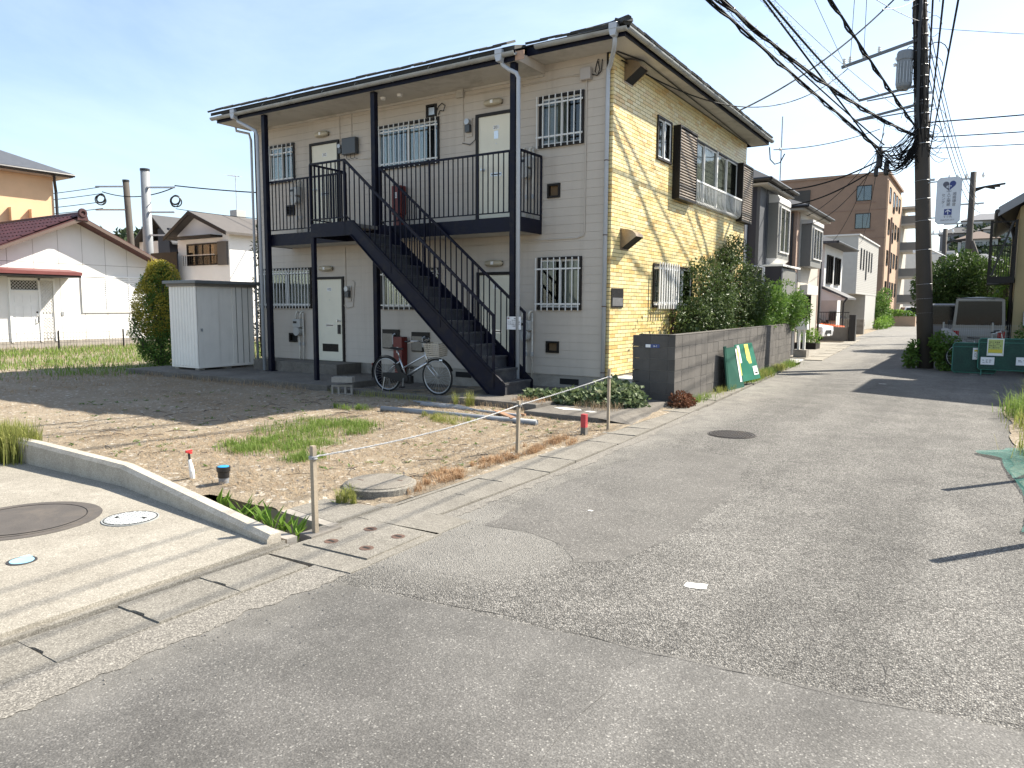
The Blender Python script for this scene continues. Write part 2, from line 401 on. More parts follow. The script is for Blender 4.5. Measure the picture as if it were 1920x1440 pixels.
for k in range(3):
    for i in range(4): F.append((5*k+i, 5*k+i+1, 5*k+5+i+1, 5*k+5+i))
kw.add(P, F)
kerb_wall = kw.build('kerb_wall', concrete_pad('kerb concrete', (.30, .27, .22), (.43, .39, .325), (.52, .48, .41), (.24, .21, .165)), label='low sloping concrete kerb wall between driveway and bare lot', cat='kerb')
# trench beside the kerb wall
tr0, tr1 = V(1.60, -8.50, 0), V(.15, -8.30, 0)
t = thing('drain_trench', 'open concrete drain trench with weeds beside the kerb wall', 'drain', (1.0, -8.4, -.3))
MB().prism([(1.66, -8.67), (1.66, -8.36), (.12, -8.16), (.12, -8.51)], 'z', -.45, -.3).build('bottom', M_concd, t)
MB().prism([(1.66, -8.36), (1.66, -8.26), (.02, -8.05), (.12, -8.17)], 'z', -.45, .022).build('side_wall', M_conc, t)
MB().prism([(1.66, -8.75), (1.66, -8.66), (.12, -8.50), (.12, -8.70)], 'z', -.45, .028).build('side_wall', M_conc, t)
MB().grid(90, 8, lambda i, j: (-15+15.12*i, -8.95+.67*j, .03+.02*nz(-15+15.12*i, j, 2))).build('lot_edge', M_soil, kind='structure', smooth=True)
MB().prism([(1.60, -8.585), (1.74, -8.60), (1.74, -8.30), (1.60, -8.32)], 'z', -.45, .02).build('end_sill', M_concd, t)
# concrete strip behind the trench
MB().prism([(1.62, -8.27), (1.62, -7.75), (.75, -7.85), (-.25, -7.95), (-.1, -8.05)], 'z', -.2, .024).build('trench_apron', M_gut, kind='structure')
# ---- gutters with lids
gut = thing('gutter', 'row of concrete gutter lids along the edge of the road', 'gutter', (1.9, -6, 0))
gut['kind'] = 'structure'; del gut['label']; del gut['category']
MB().box((1.2, -20, -.45), (2.6, 14, -.40)).build('gutter_channel', M_concd, gut); MB().box((1.746, -20, -.06), (2.35, -8.98, -.006)).build('gutter_silt', M_soil, gut)
def lid_mesh(w, l, h=.07):
    o = [(-w/2, -l/2), (-.075, -l/2), (-.05, -l/2+.014), (.035, -l/2+.017), (.06, -l/2), (w/2, -l/2), (w/2, l/2), (-w/2, l/2)]
    return MB().prism(o, 'z', -h, 0).mesh('concrete_lid', M_gutlid)
M_gutlid = concrete_pad('gutter lid', (.14, .128, .108), (.215, .20, .172), (.29, .27, .232), (.11, .10, .084), .6)
lm1 = lid_mesh(.46, .598)
y = -7.62
while y < 9.5:
    yc = y+.3; o = inst(lm1, 'concrete_lid', gut, (cx(yc)-.02+rnd(-.008, .008), yc, .010+rnd(-.006, .006)), (rnd(-.012, .012), rnd(-.015, .015), math.atan(.05 if yc < -2.4 else .066) if yc > -6 else rnd(-.006, .006))); y += .604
lm2 = lid_mesh(.40, .501)
y = -9.0
while y > -14:
    inst(lm2, 'concrete_lid', gut, (1.955, y-.25, .008+rnd(-.006, .006)), (rnd(-.01, .01), rnd(-.012, .012), rnd(-.014, .014))); y -= .503
basin = thing('catch_basin_cover', 'cracked square concrete catch basin cover with four rusty lifting holes', 'drain cover', (2.05, -8.3, 0))
MB().prism([(1.72, -8.97), (2.46, -8.93), (2.44, -7.99), (1.74, -8.02)], 'z', -.2, .006).build('surround', M_gut, basin)
MB().prism([(1.79, -8.72), (2.38, -8.70), (2.36, -8.09), (1.80, -8.10)], 'z', -.1, .016).build('cover', M_gutlid, basin)
M_rust = mat('rusty iron', (.10, .058, .042), .9, .3, 20, 90, .5, dirt=(.05, .03, .02))
for hx, hy in ((1.92, -8.58), (2.23, -8.55), (1.95, -8.22), (2.24, -8.24)):
    h = MB().lathe((hx, hy, .010), [(.052, 0), (.05, .008), (.03, .0085)], 14).build('lifting_ring', M_rust, basin)
    MB().box((hx-.03, hy-.012, .0175), (hx+.03, hy+.012, .0195)).build('slot', M_hole, h)
# verge of pale broken concrete between lids and asphalt
def strip(x0f, x1f, y0, y1, n, z, name, m):
    g = MB()
    for i in range(n+1):
        yy = y0+(y1-y0)*i/n; g.v += [(x0f(yy), yy, z), (x1f(yy), yy, z+.001)]
    g.f = [(2*i, 2*i+1, 2*i+3, 2*i+2) for i in range(n)]
    return g.build(name, m, kind='structure')
M_verge = concrete_pad('verge concrete', (.14, .13, .115), (.215, .20, .175), (.29, .27, .235), (.12, .112, .098), .8)
strip(lambda y: 2.158, lambda y: 2.44+.05*nz(1, y, 1.7)+.05*nz(5, y, 7)+.025*nz(5, y, 23), -16, -8.95, 420, .002, 'gutter_verge', M_verge)
strip(lambda y: cx(y)+.235, lambda y: cx(y)+.36+.07*nz(2, y, 1.1)+.05*nz(6, y, 6)+.025*nz(6, y, 21), -7.95, -.6, 420, .002, 'gutter_verge', M_verge)
MB().box((1.60, -8.02, -.2), (2.42, -7.60, .006)).build('gutter_fill', M_gut, kind='structure'); MB().box((1.62, -8.32, -.2), (1.738, -8.022, .003)).build('gutter_fill', M_gut, kind='structure')
strip(lambda y: 1.50, lambda y: cx(y)-.25, -7.7, -2.6, 40, .007, 'gutter_edge', M_gut)
# ---- iron and concrete covers
def cover(name, label, c, r, m_rim, m_top, pattern, z):
    t = thing(name, label, 'manhole cover', (c.x, c.y, z))
    MB().lathe((c.x, c.y, z-.02), [(r*1.07, 0), (r*1.07, .024), (r*1.005, .024)], 40).build('rim', m_rim, t)
    MB().lathe((c.x, c.y, z-.02), [(r*.98, 0), (r*.98, .0255)], 40).build('lid', m_top, t)
    MB().ring((c.x, c.y, z+.0045), (0, 0, 1), r*.99, .0045, 48, 4).build('lid_joint', M_hole, t)
    if pattern:
        g = MB(); s = pattern
        k = int(r/s)
        for i in range(-k, k+1):
            for j in range(-k, k+1):
                if math.hypot(i*s, j*s) < r*.9:
                    a = s*.33; b = s*.18
                    if (i+j) % 2: a, b = b, a
                    g.box((c.x+i*s-a, c.y+j*s-b, z+.004), (c.x+i*s+a, c.y+j*s+b, z+.009))
        g.build('tread_pattern', M_mhw2 if m_top.name.startswith('pale') else m_top, t, kind='stuff')
    return t
c = atZ(1372, 815); cover('manhole_cover', 'round dark iron manhole cover set in the asphalt road', c, .29, M_iron, M_iron, .035, .002)
M_mhbig = mat('dark concrete lid', (.075, .065, .057), .85, .2, 4, 90, .5, dirt=(.12, .10, .08))
c = atZ(45, 975, .045); t = cover('manhole_cover', 'large dark round manhole cover in the concrete driveway', c, .42, M_mhbig, M_mhbig, 0, .048)
MB().lathe((c.x, c.y, .0470), [(.52, 0), (.52, .0012)], 40).build('tar_ring', M_mhbig, t)
M_mhw = mat('pale enamel lid', (.30, .31, .30), .6, .08, 6, dirt=(.22, .22, .21)); M_mhw2 = mat('white tread', (.56, .57, .56), .6, .06, 6)
c = atZ(245, 973, .045); t = cover('manhole_cover', 'small white round manhole cover with two lifting slots in the driveway', c, .185, M_mhw, M_mhw, .026, .048)
for dx in (-.09, .09): MB().box((c.x+dx-.018, c.y+dx*.6-.012, .057), (c.x+dx+.018, c.y+dx*.6+.012, .0585)).build('lifting_slot', M_hole, t)
M_mhb = mat('blue meter lid', (.28, .50, .62), .6, .1, 12, dirt=(.2, .38, .5))
c = atZ(41, 1052, .045); t = thing('water_valve_lid', 'small round blue water valve lid in the driveway', 'valve lid', (c.x, c.y, .045))
MB().lathe((c.x, c.y, .035), [(.085, 0), (.085, .0135)], 24).build('rim', M_iron, t)
MB().lathe((c.x, c.y, .035), [(.068, 0), (.068, .016)], 24).build('lid', M_mhb, t)
MB().box((c.x-.075, c.y+.02, .041), (c.x-.025, c.y+.075, .0515)).build('hinge', M_mhb, t)
M_slab0 = concrete_pad('old manhole lid', (.15, .135, .112), (.21, .19, .16), (.27, .25, .215), (.11, .10, .082), .5)
c = V(1.19, -7.3, 0); t = thing('concrete_manhole', 'raised round concrete manhole ring with lid on the bare lot', 'manhole', (c.x, c.y, 0))
MB().lathe((c.x, c.y, -.1), [(.335, 0), (.33, .175), (.31, .185)], 40).build('ring', M_gut, t, smooth=False)
MB().lathe((c.x, c.y, .07), [(.30, 0), (.30, .022), (.285, .028)], 40).build('lid', M_slab0, t)
for a in (.6, 3.6): MB().box((c.x+.18*math.cos(a)-.03, c.y+.18*math.sin(a)-.01, .096), (c.x+.18*math.cos(a)+.03, c.y+.18*math.sin(a)+.01, .0995)).build('lifting_slot', M_rust, t)
# ---- older and newer repair patches laid into the road
def patch_mat(name, k):
    t = NT(name); p = t.coord(); g = t.sep(t.voro(p, 140, out='Color'))[1]; vd = t.voro(p, 140); m = t.noise(p, 1.6, 6, .7, .4)
    c = t.ramp(g, [(0, (.085*k, .080*k, .073*k)), (.75, (.135*k, .128*k, .117*k)), (.95, (.19*k, .18*k, .163*k)), (1, (.33*k, .315*k, .285*k))])
    hs = t.node('ShaderNodeHueSaturation'); t.lk(c, hs.inputs['Color']); t.lk(t.math('MULTIPLY_ADD', m, .9, .55), hs.inputs['Value'])
    t.set(Base_Color=hs.outputs[0], Roughness=.88, Normal=t.bump(t.math('MULTIPLY', vd, -1.0), .5, .005)); t.b.inputs['Specular IOR Level'].default_value = .3; return t.m
def road_patch(px, m, z):
    pts = [atZ(*q) for q in px]; Q = []
    for a, b in zip(pts, pts[1:]+pts[:1]):
        n = max(2, int((b-a).length/.05))
        for i in range(n): q = a.lerp(b, i/n); Q.append((q.x+.05*nz(q.x, q.y, 3)+.02*nz(q.x, q.y, 14, 2), q.y+.05*nz(q.x, q.y, 3, 6)+.02*nz(q.x, q.y, 14, 9), z))
    MB().poly(Q).build('repair_patch', m, road)
road_patch([(905, 985), (1000, 1000), (1055, 1025), (1078, 1055), (1160, 1052), (1260, 1010), (1370, 930), (1410, 860), (1240, 838), (1060, 905)], patch_mat('patched asphalt dark', .93), .0012)
# ---- cracks, joints, paint scraps on the road
M_crack = mat('crack shadow', (.045, .042, .038), 1, .2, bump=0)
def crack(pts, w, z=.0022, name='crack', m=None, jit=.02):
    g = MB(); Q = []
    for a, b in zip(pts[:-1], pts[1:]):
        n = max(2, int((Vector(b)-Vector(a)).length/.05))
        for i in range(n): Q.append(Vector(a).lerp(Vector(b), i/n))
    Q.append(Vector(pts[-1]))
    for i, q in enumerate(Q):
        d = (Q[min(i+1, len(Q)-1)]-Q[max(i-1, 0)]).normalized(); nn = Vector((-d.y, d.x)); q2 = q + nn*(jit*nz(q.x, q.y, 4)*2); ww = w*.7*(.2+1.1*abs(nz(q.x, q.y, 9, 3)))*(.3 if i in (0, len(Q)-1) else 1)
        g.v += [(*(q2+nn*ww/2), z), (*(q2-nn*ww/2), z)]
    g.f = [(2*i, 2*i+1, 2*i+3, 2*i+2) for i in range(len(Q)-1)]
    return g.build(name, m or M_crack, road)
g2 = lambda x, y: (lambda p: (p.x, p.y))(atZ(x, y))
crack([g2(740, 1110), g2(980, 1165), g2(1205, 1225), g2(1500, 1290), g2(1700, 1330), g2(1960, 1362)], .011)
crack([g2(1200, 1232), g2(1110, 1320), g2(1000, 1440)], .003, jit=.01)
crack([g2(905, 985), g2(1000, 1000), g2(1055, 1025), g2(1075, 1055)], .005, jit=.04)
crack([g2(830, 1075), g2(930, 1095), g2(1010, 1120)], .006)
crack([g2(1600, 1105), g2(1610, 1170), g2(1580, 1200), g2(1625, 1240), g2(1690, 1300)], .008, jit=.05)
crack([g2(1400, 850), g2(1560, 860), g2(1700, 872)], .010)
crack([g2(1420, 805), g2(1600, 808), g2(1740, 812)], .008)
crack([g2(1500, 1130), g2(1560, 1150), g2(1600, 1190)], .005, jit=.05)
crack([g2(1880, 745), g2(1810, 712), g2(1745, 700)], .012)
M_paint = mat('old white paint', (.62, .61, .57), .8, .12, 14, 90, .3)
def scrap(px, py, sx, sy, rot):
    c = atZ(px, py); n = 9
    pts = []
    for i in range(n):
        a = 2*math.pi*i/n; k = 1 if i % 2 else .86; x = sx*max(-.8, min(.8, math.cos(a)*1.2))*k; y = sy*max(-.8, min(.8, math.sin(a)*1.2))*k
        pts.append((c.x+x*math.cos(rot)-y*math.sin(rot), c.y+x*math.sin(rot)+y*math.cos(rot), .0035))
    MB().poly(pts).build('paint_mark', M_paint, road)
scrap(1305, 1099, .09, .06, .3); scrap(1107, 958, .03, .018, 0); scrap(1655, 720, .10, .05, .1); scrap(1825, 702, .12, .05, 0)
# scattered grit and small stones on the road edge and lot
g = MB()
for i in range(900):
    if i < 500: x, y = rnd(-6, 1.5), rnd(-8.1, -2.8); z = lotz(x, y)
    else: x = 2.4+abs(random.gauss(0, .35)); y = rnd(-10.5, -1); z = .002
    r = rnd(.006, .022) if i < 500 else rnd(.003, .008)
    g.add([(x+r, y, z), (x-r*.6, y+r*.8, z), (x-r*.5, y-r*.9, z), (x, y, z+r*.9)], [(0, 1, 3), (1, 2, 3), (2, 0, 3)])
g.build('loose_stones', mat('stones', (.30, .27, .235), .95, .3, 30), kind='stuff', label='small loose stones scattered on the lot and the road edge', cat='gravel')
# concrete slabs around the apartment
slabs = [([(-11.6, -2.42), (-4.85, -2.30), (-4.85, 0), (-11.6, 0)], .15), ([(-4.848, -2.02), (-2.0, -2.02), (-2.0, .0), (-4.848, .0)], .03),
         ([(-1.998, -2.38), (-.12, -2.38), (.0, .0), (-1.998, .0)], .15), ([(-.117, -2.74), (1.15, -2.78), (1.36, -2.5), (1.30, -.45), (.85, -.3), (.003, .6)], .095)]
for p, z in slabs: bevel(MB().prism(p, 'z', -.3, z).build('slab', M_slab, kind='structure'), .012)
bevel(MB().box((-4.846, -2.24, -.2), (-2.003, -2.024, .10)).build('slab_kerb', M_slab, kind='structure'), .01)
MB().poly([(1.15, -2.78, .094), (1.62, -2.6, .006), (1.62, -1.1, .006), (1.34, -.5, .006), (1.30, -.45, .094), (1.36, -2.5, .094)]).build('slab_ramp', M_slab, kind='structure')
MB().box((-9.0, -.75, .1), (-6.2, 0, .385)).build('door_step', M_slab, kind='structure')
for p in ([(.1, -2.2), (.35, -2.32), (.62, -2.25), (.55, -2.15), (.3, -2.1)], [(.68, -2.3), (.82, -2.36), (.9, -2.28), (.75, -2.22)]):
    MB().poly([(x, y, .0995) for x, y in p]).build('paint_splash', M_paint, kind='structure')
# ================================================================== APARTMENT BUILDING
LX, WY, ZT = 9.66, 8.47, 6.13
A = thing('apartment_building', 'two storey apartment house with beige siding front, yellow tiled side and black outside stairs', 'building', (-4.8, 0, 0))
M_siding = mat('beige siding', (.485, .437, .378), .75, .06, 1.2, 90, .12, streak=.40, dirt=(.33, .285, .24))
M_soffit = mat('soffit board', (.50, .48, .44), .8, .1, 1.5, dirt=(.26, .24, .2))
M_gutter = mat('grey gutter pvc', (.30, .31, .30), .45, .12, 3, dirt=(.16, .155, .14), bump=.05)
M_roof = mat('roof slate', (.035, .037, .036), .8, .3, 4, 40, .4, rndv=.25)
M_mortar = mat('tile joint', (.13, .12, .085), .95, .2)
def brick_mat(name, island):
    t = NT(name)
    r = t.node('ShaderNodeNewGeometry').outputs['Random Per Island'] if island else t.node('ShaderNodeObjectInfo').outputs['Random']
    c = t.ramp(r, [(0, (.69, .54, .23)), (.3, (.72, .60, .30)), (.58, (.74, .645, .37)), (.76, (.66, .48, .19)), (.90, (.60, .38, .13)), (1, (.74, .66, .42))])
    p = t.coord('Object' if island else 'Generated'); n = t.noise(p, 40 if island else 3, 4, .7); m = t.noise(p, 2.2 if island else .9, 4)
    c = t.mix(.16, c, t.ramp(n, [(.3, (.36, .25, .08)), (.7, (.80, .70, .42))])); c = t.mix(t.ramp(m, [(.5, 0.0), (.8, .22)]), c, (.38, .28, .12))
    t.set(Base_Color=c, Roughness=.38, Normal=t.bump(n, .25, .003)); t.b.inputs['Specular IOR Level'].default_value = .45; return t.m
M_brickA, M_brickB = brick_mat('yellow tile', False), brick_mat('yellow tile field', True)
def sub(rects, o):
    out = []
    for (a0, b0, a1, b1) in rects:
        c0, d0, c1, d1 = max(a0, o[0]), max(b0, o[1]), min(a1, o[2]), min(b1, o[3])
        if c0 >= c1 or d0 >= d1: out.append((a0, b0, a1, b1)); continue
        for r in ((a0, b0, c0, b1), (c1, b0, a1, b1), (c0, b0, c1, d0), (c0, d1, c1, b1)):
            if r[2]-r[0] > .004 and r[3]-r[1] > .004: out.append(r)
    return out
# openings on the front (x0,z0,x1,z1)
W_UR, W_LR = (-1.47, 4.66, -.62, 5.50), (-1.47, 1.66, -.62, 2.555)
W_UL, W_LL = (-9.12, 4.65, -8.27, 5.45), (-9.50, 1.66, -7.80, 2.53)
W_KU, W_KL = (-5.56, 4.64, -3.93, 5.47), (-5.50, 1.65, -3.93, 2.43)
D201, D202, D101, D102 = (-2.90, 3.40, -2.06, 5.36), (-7.64, 3.40, -6.80, 5.34), (-2.88, .34, -2.04, 2.295), (-7.58, .385, -6.74, 2.285)
OPEN = [W_UR, W_LR, W_UL, W_LL, W_KU, W_KL, D201, D202, D101, D102]
VENTS = [(-1.31, 3.70, -1.06, 3.94), (-1.31, .81, -1.05, 1.01), (-8.57, .80, -8.31, 1.0), (-4.21, 5.54, -3.96, 5.77), (-8.55, 3.83, -8.28, 4.05)]
wall = MB()
rs = [(-LX, .38, -.13, ZT)]
for o in OPEN+VENTS: rs = sub(rs, o)
for r in rs: wall.box((r[0], .014, r[1]), (r[2], .10, r[3]))
fw = wall.build('front_wall', M_siding, A)
z = .387
while z < ZT-.02:
    z1 = min(z+.1555, ZT); rs = [(-LX, z+.0026, -.135, z1)]
    for o in OPEN+VENTS: rs = sub(rs, o)
    for r in rs:                                 # butt joints between board lengths
        xs = [r[0]] + [c for c in (-6.15, -3.3) if r[0]+.05 < c < r[2]-.05] + [r[2]]
        for a, b in zip(xs[:-1], xs[1:]):
            MB().prism([(-.002, r[1]), (.0135, r[1]), (.0135, r[3]), (.0015, r[3])], 'x', a+.0004, b-.0004).build('siding_board', M_siding, fw)
    z += .1555
# other walls, foundation
MB().box((-LX, .1, .0), (-LX+.12, WY, ZT)).build('left_wall', M_siding, A)
MB().box((-LX+.12, WY-.12, .0), (-.02, WY, ZT)).build('rear_wall', M_siding, A)
fd = MB().box((-LX+.01, .012, -.3), (-.02, .13, .383)).box((-.14, .13, -.3), (-.012, WY-.13, .40)).build('foundation', M_conc, A)
for vx in (-8.45, -.82, -3.3): MB().box((vx-.2, .004, .21), (vx+.2, .016, .32)).build('foundation_vent', M_dark, A)
MB().box((-.145, -.012, .40), (-.108, .02, ZT)).build('corner_trim', M_dkframe, A)
MB().box((-LX-.012, -.010, .39), (-LX+.02, .03, ZT)).build('corner_trim', M_dkframe, A)
# interior shell so that rooms are dark behind the glass
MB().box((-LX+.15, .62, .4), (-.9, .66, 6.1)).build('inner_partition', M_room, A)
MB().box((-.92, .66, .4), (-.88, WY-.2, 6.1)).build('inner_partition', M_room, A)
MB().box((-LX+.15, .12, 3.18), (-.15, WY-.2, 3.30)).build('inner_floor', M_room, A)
MB().box((-LX+.15, .12, 6.05), (-.15, WY-.2, 6.09)).build('inner_ceiling', M_soffit, A)
# ---- yellow tiled side wall (X=0) with window openings (y0,z0,y1,z1)
SW_U, BW_U, SW_L = (2.02, 4.62, 2.80, 5.47), (4.02, 4.02, 7.62, 5.44), (1.98, 1.67, 4.3, 2.56)
side = MB(); rs = [(0.0, .40, WY, ZT)]
for o in (SW_U, BW_U, SW_L): rs = sub(rs, o)
for r in rs: side.box((-.12, r[0] if r[0] > 0 else .02, r[1]), (-.008, r[2], r[3]))
sw = side.build('side_wall', M_mortar, A)
BW, BH, JB = .227, .060, .010
fullm = MB().box((-.010, 0, 0), (.0, BW, BH)).mesh('brick', M_brickA)
cand = []; rest = MB(); z = .415; k = 0
while z+BH < ZT:
    y = -.237*(k % 2)*.5; 
    while y < WY:
        y0, y1 = max(0.012, y), min(WY, y+BW)
        if y1-y0 > .03:
            rr = [(y0, z, y1, z+BH)]
            for o in (SW_U, BW_U, SW_L): rr = sub(rr, o)
            if len(rr) == 1 and abs(rr[0][2]-rr[0][0]-BW) < .001 and abs(rr[0][3]-rr[0][1]-BH) < .001:
                d = (CAM-V(0, y, z)).length; cand.append((d, y, z))
            else:
                for r in rr: rest.box((-.010, r[0], r[1]), (0, r[2], r[3]))
        y += BW+JB
    # return tile wrapping the corner onto the front
    rest.box((-.103, -.012, z), (-.0, .010, z+BH))
    z += BH+JB; k += 1
cand.sort()
for i, (d, y, z) in enumerate(cand):
    if i < 300: inst(fullm, 'brick', sw, (rnd(-.0012, .0012), y, z))
    else:
        e = rnd(-.0012, .0012); rest.box((-.010+e, y, z), (e, y+BW, z+BH))
rest.build('brick_field', M_brickB, sw, kind='stuff')
# ---- windows
def sash(g, x0, x1, z0, z1, y, w=.035, t=.025):
    g.box((x0, y, z0), (x0+w, y+t, z1)); g.box((x1-w, y, z0), (x1, y+t, z1)); g.box((x0+w, y, z0), (x1-w, y+t, z0+w)); g.box((x0+w, y, z1-w), (x1-w, y+t, z1))
def curtain(x0, x1, z0, z1, y, name, parent, m=M_curtain, amp=.018, k=26):
    n = 40
    return MB().grid(n, 1, lambda i, j: (x0+(x1-x0)*i, y+amp*math.sin(i*k)+.3*amp*math.sin(i*k*2.7), z0+(z1-z0)*j)).build(name, m, parent, smooth=True)
def front_window(o, bars=0, curt=((0, .5),), rows=(.14, .84), out=.075, bstep=.1, label=None, ext=0.0):
    x0, z0, x1, z1 = o; fr = MB(); d = .05
    fr.box((x0-.045, -.03, z1), (x1+.045, .06, z1+.045)); fr.box((x0-.045, -.045, z0-.05), (x1+.045, .06, z0)); fr.box((x0-.045, -.03, z0), (x0, .06, z1)); fr.box((x1, -.03, z0), (x1+.045, .06, z1))
    w = fr.build('window', M_dkframe, A, label=label)
    m = (x0+x1)/2; a, b = MB(), MB(); sash(a, x0, m+.02, z0, z1, .012); sash(b, m-.02, x1, z0, z1, .04)
    a.build('sash', M_alu, w); b.build('sash', M_alu, w)
    MB().box((x0+.03, .022, z0+.03), (m-.01, .026, z1-.03)).build('pane', M_glass, w); MB().box((m+.01, .05, z0+.03), (x1-.03, .054, z1-.03)).build('pane', M_glass, w)
    for c0, c1 in curt: curtain(x0+(x1-x0)*c0, x0+(x1-x0)*c1, z0, z1, .12, 'curtain', w)
    if bars:
        H = z1-z0; bx0 = x0-.04-ext; bx1 = x1+.02
        for r in rows:
            g = MB().box((bx0-.03, -out-.018, z0+H*(1-r)-.014), (bx1+.03, -out, z0+H*(1-r)+.014))
            for e in (bx0+.02, bx1-.02): g.box((e-.012, -out, z0+H*(1-r)-.012), (e+.012, -.02, z0+H*(1-r)+.012))
            g.build('grille_rail', M_alu, w)
        n = bars
        bm = MB().box((-.008, -.008, 0), (.008, .008, H+.09)).mesh('bar', M_alu)
        for i in range(n): inst(bm, 'bar', w, (bx0+(bx1-bx0)*i/(n-1), -out-.029, z0-.06))
    return w
front_window(W_UR, 8, ((0.02, .58), (.86, .98))); front_window(W_LR, 8, ((.52, 1.0),), rows=(.20, .93))
front_window(W_UL, 7, ((.0, .35),), rows=(.22, .97)); front_window(W_LL, 17, ((.0, .22), (.5, 1.0)), rows=(.10, .95))
front_window(W_KU, 13, ((.0, .2), (.48, .74)), rows=(.14, .94)); front_window(W_KL, 12, ((0, .5),), rows=(.1, .95))
# things on the sill behind the lower right window
MB().box((-1.35, .14, 1.68), (-.75, .26, 1.71)).cyl((-1.15, .2, 1.71), (-1.15, .2, 1.83), .03).cyl((-1.03, .2, 1.71), (-1.03, .2, 1.80), .028).box((-.95, .17, 1.71), (-.84, .23, 1.84)).build('window_shelf', M_white, A)
# ---- doors
def door(o, num, upper, slot=True, louver=False, plate=False):
    x0, z0, x1, z1 = o
    fr = MB().box((x0-.055, -.04, z0), (x0, .06, z1+.055)).box((x1, -.04, z0), (x1+.055, .06, z1+.055)).box((x0, -.04, z1), (x1, .06, z1+.055)).box((x0-.055, -.06, z0-.05), (x1+.055, .06, z0))
    d = MB().box((x0+.004, -.012, z0+.004), (x1-.004, .03, z1-.004)).build('door', M_cream, A)
    fr.build('door_frame', M_dkframe, d)
    kz = z0+.94; kx = x1-.11 if not upper else x0+.12
    MB().cyl((kx, -.012, kz), (kx, -.06, kz), .012, n=10).cyl((kx, -.055, kz), (kx, -.10, kz), .028, .022, 14).cyl((kx, -.012, kz), (kx, -.018, kz), .032, n=14).build('knob', M_silver, d, smooth=False)
    if num == '102': MB().box((kx-.035, -.045, kz-.30), (kx+.035, -.013, kz-.09)).build('key_box', M_black, d)
    xm = (x0+x1)/2
    MB().box((xm-.13, -.018, z0+.80), (xm+.13, -.010, z0+.87)).build('letter_slot', M_silver, d)
    MB().box((xm-.11, -.0205, z0+.825), (xm+.11, -.0175, z0+.845)).build('slot_flap', M_dkframe, d)
    if louver:
        MB().box((xm-.26, -.016, z0+.22), (xm+.26, -.010, z0+.40)).build('louver', M_dkframe, d)
        for i in range(9): MB().box((xm-.25, -.022, z0+.232+i*.018), (xm+.25, -.0155, z0+.240+i*.018)).build('louver_slat', M_dkframe, d)
    MB().box((xm-.075, -.015, z1-.275), (xm+.075, -.011, z1-.195)).build('number_plate', M_white, d)
    text_obj(num, .085, M_ink, 'door_number', d, (xm, -.0165, z1-.235), (1, 0, 0), (0, 0, 1))
    if plate: MB().box((xm-.05, -.016, z1-.45), (xm+.05, -.011, z1-.30)).build('name_plate', M_silver, d)
    MB().cyl((xm, -.012, z0+1.42), (xm, -.018, z0+1.42), .01, n=8).build('peephole', M_silver, d)
    return d
door(D201, '201', True, plate=True); door(D202, '202', True); door(D101, '101', False); door(D102, '102', False, louver=True)
# ---- vents in the siding
for v in VENTS:
    x0, z0, x1, z1 = v; w = .028
    f = MB().box((x0-.01, -.03, z0-.01), (x0+w, .05, z1+.01)).box((x1-w, -.03, z0-.01), (x1+.01, .05, z1+.01)).box((x0+w, -.03, z0-.01), (x1-w, .05, z0+w)).box((x0+w, -.03, z1-w), (x1-w, .05, z1+.01)).build('vent_frame', M_dkframe, A)
    MB().box((x0+w, .045, z0+w), (x1-w, .05, z1-w)).build('vent_back', mat('vent board', (.16, .105, .055), .8, .2) if x0 > -2 else M_dark, f)
    if x0 < -8 and z0 > 3:
        for i in range(5): MB().box((x0+w, -.02, z0+.05+i*.035), (x1-w, .0, z0+.06+i*.035)).build('vent_slat', M_dkframe, f)
# ---- lamps, boxes, meters and pipes on the front
M_lamp = mat('lamp diffuser', (.42, .37, .27), .35, .1, 3)
for x, zc in ((-2.53, 5.59), (-2.51, 2.52), (-7.26, 5.56), (-7.22, 2.53)):
    l = MB().tube([(x-.21, -.05, zc), (x-.17, -.055, zc), (x, -.06, zc), (x+.17, -.055, zc), (x+.21, -.05, zc)], [.02, .055, .065, .055, .02], 12).build('wall_lamp', M_lamp, A, smooth=True)
    MB().box((x-.02, -.13, zc-.03), (x+.035, -.05, zc+.03)).build('lamp_holder', M_white, l)
    MB().box((x-.19, -.02, zc-.04), (x+.19, 0, zc+.04)).build('lamp_base', M_dkframe, l)
def conduit(pts, r=.009, m=None, name='conduit'):
    MB().tube([V(*p) for p in pts], r, 6).build(name, m or M_siding, A)
def emeter(x, z, s=1.0):
    b = MB().box((x-.055*s, -.10, z-.12*s), (x+.055*s, -.005, z+.02*s)).build('electric_meter', M_meter, A)
    MB().cyl((x, -.02, z+.075*s), (x, -.12, z+.075*s), .058*s, n=16).build('meter_dial', M_galv, b)
    MB().box((x-.07*s, -.02, z-.2*s), (x+.07*s, -.002, z+.15*s)).build('meter_board', M_siding, b)
emeter(-3.12, 5.22); emeter(-6.52, 1.98); emeter(-6.66, 5.16, .8)
conduit([(-3.3, -.012, 4.92), (-3.1, -.03, 4.86), (-2.98, -.012, 4.95), (-2.97, -.012, 5.42)], .007, M_black); conduit([(-3.28, -.012, 5.9), (-3.26, -.012, 4.95)], .008)
conduit([(-6.7, -.012, 1.7), (-6.6, -.02, 1.62), (-6.4, -.012, 1.66), (-6.34, -.012, 2.2), (-6.4, -.012, 2.24)], .009); conduit([(-6.62, -.012, 3.0), (-6.62, -.012, 2.1)], .008)
conduit([(-6.72, -.012, 5.95), (-6.72, -.012, 5.3)], .007); conduit([(-6.35, -.012, 5.95), (-6.35, -.012, 5.35)], .007)
eb = MB().box((-6.56, -.13, 5.01), (-6.14, -.01, 5.37)).build('breaker_box', M_meter, A); bevel(eb, .015)
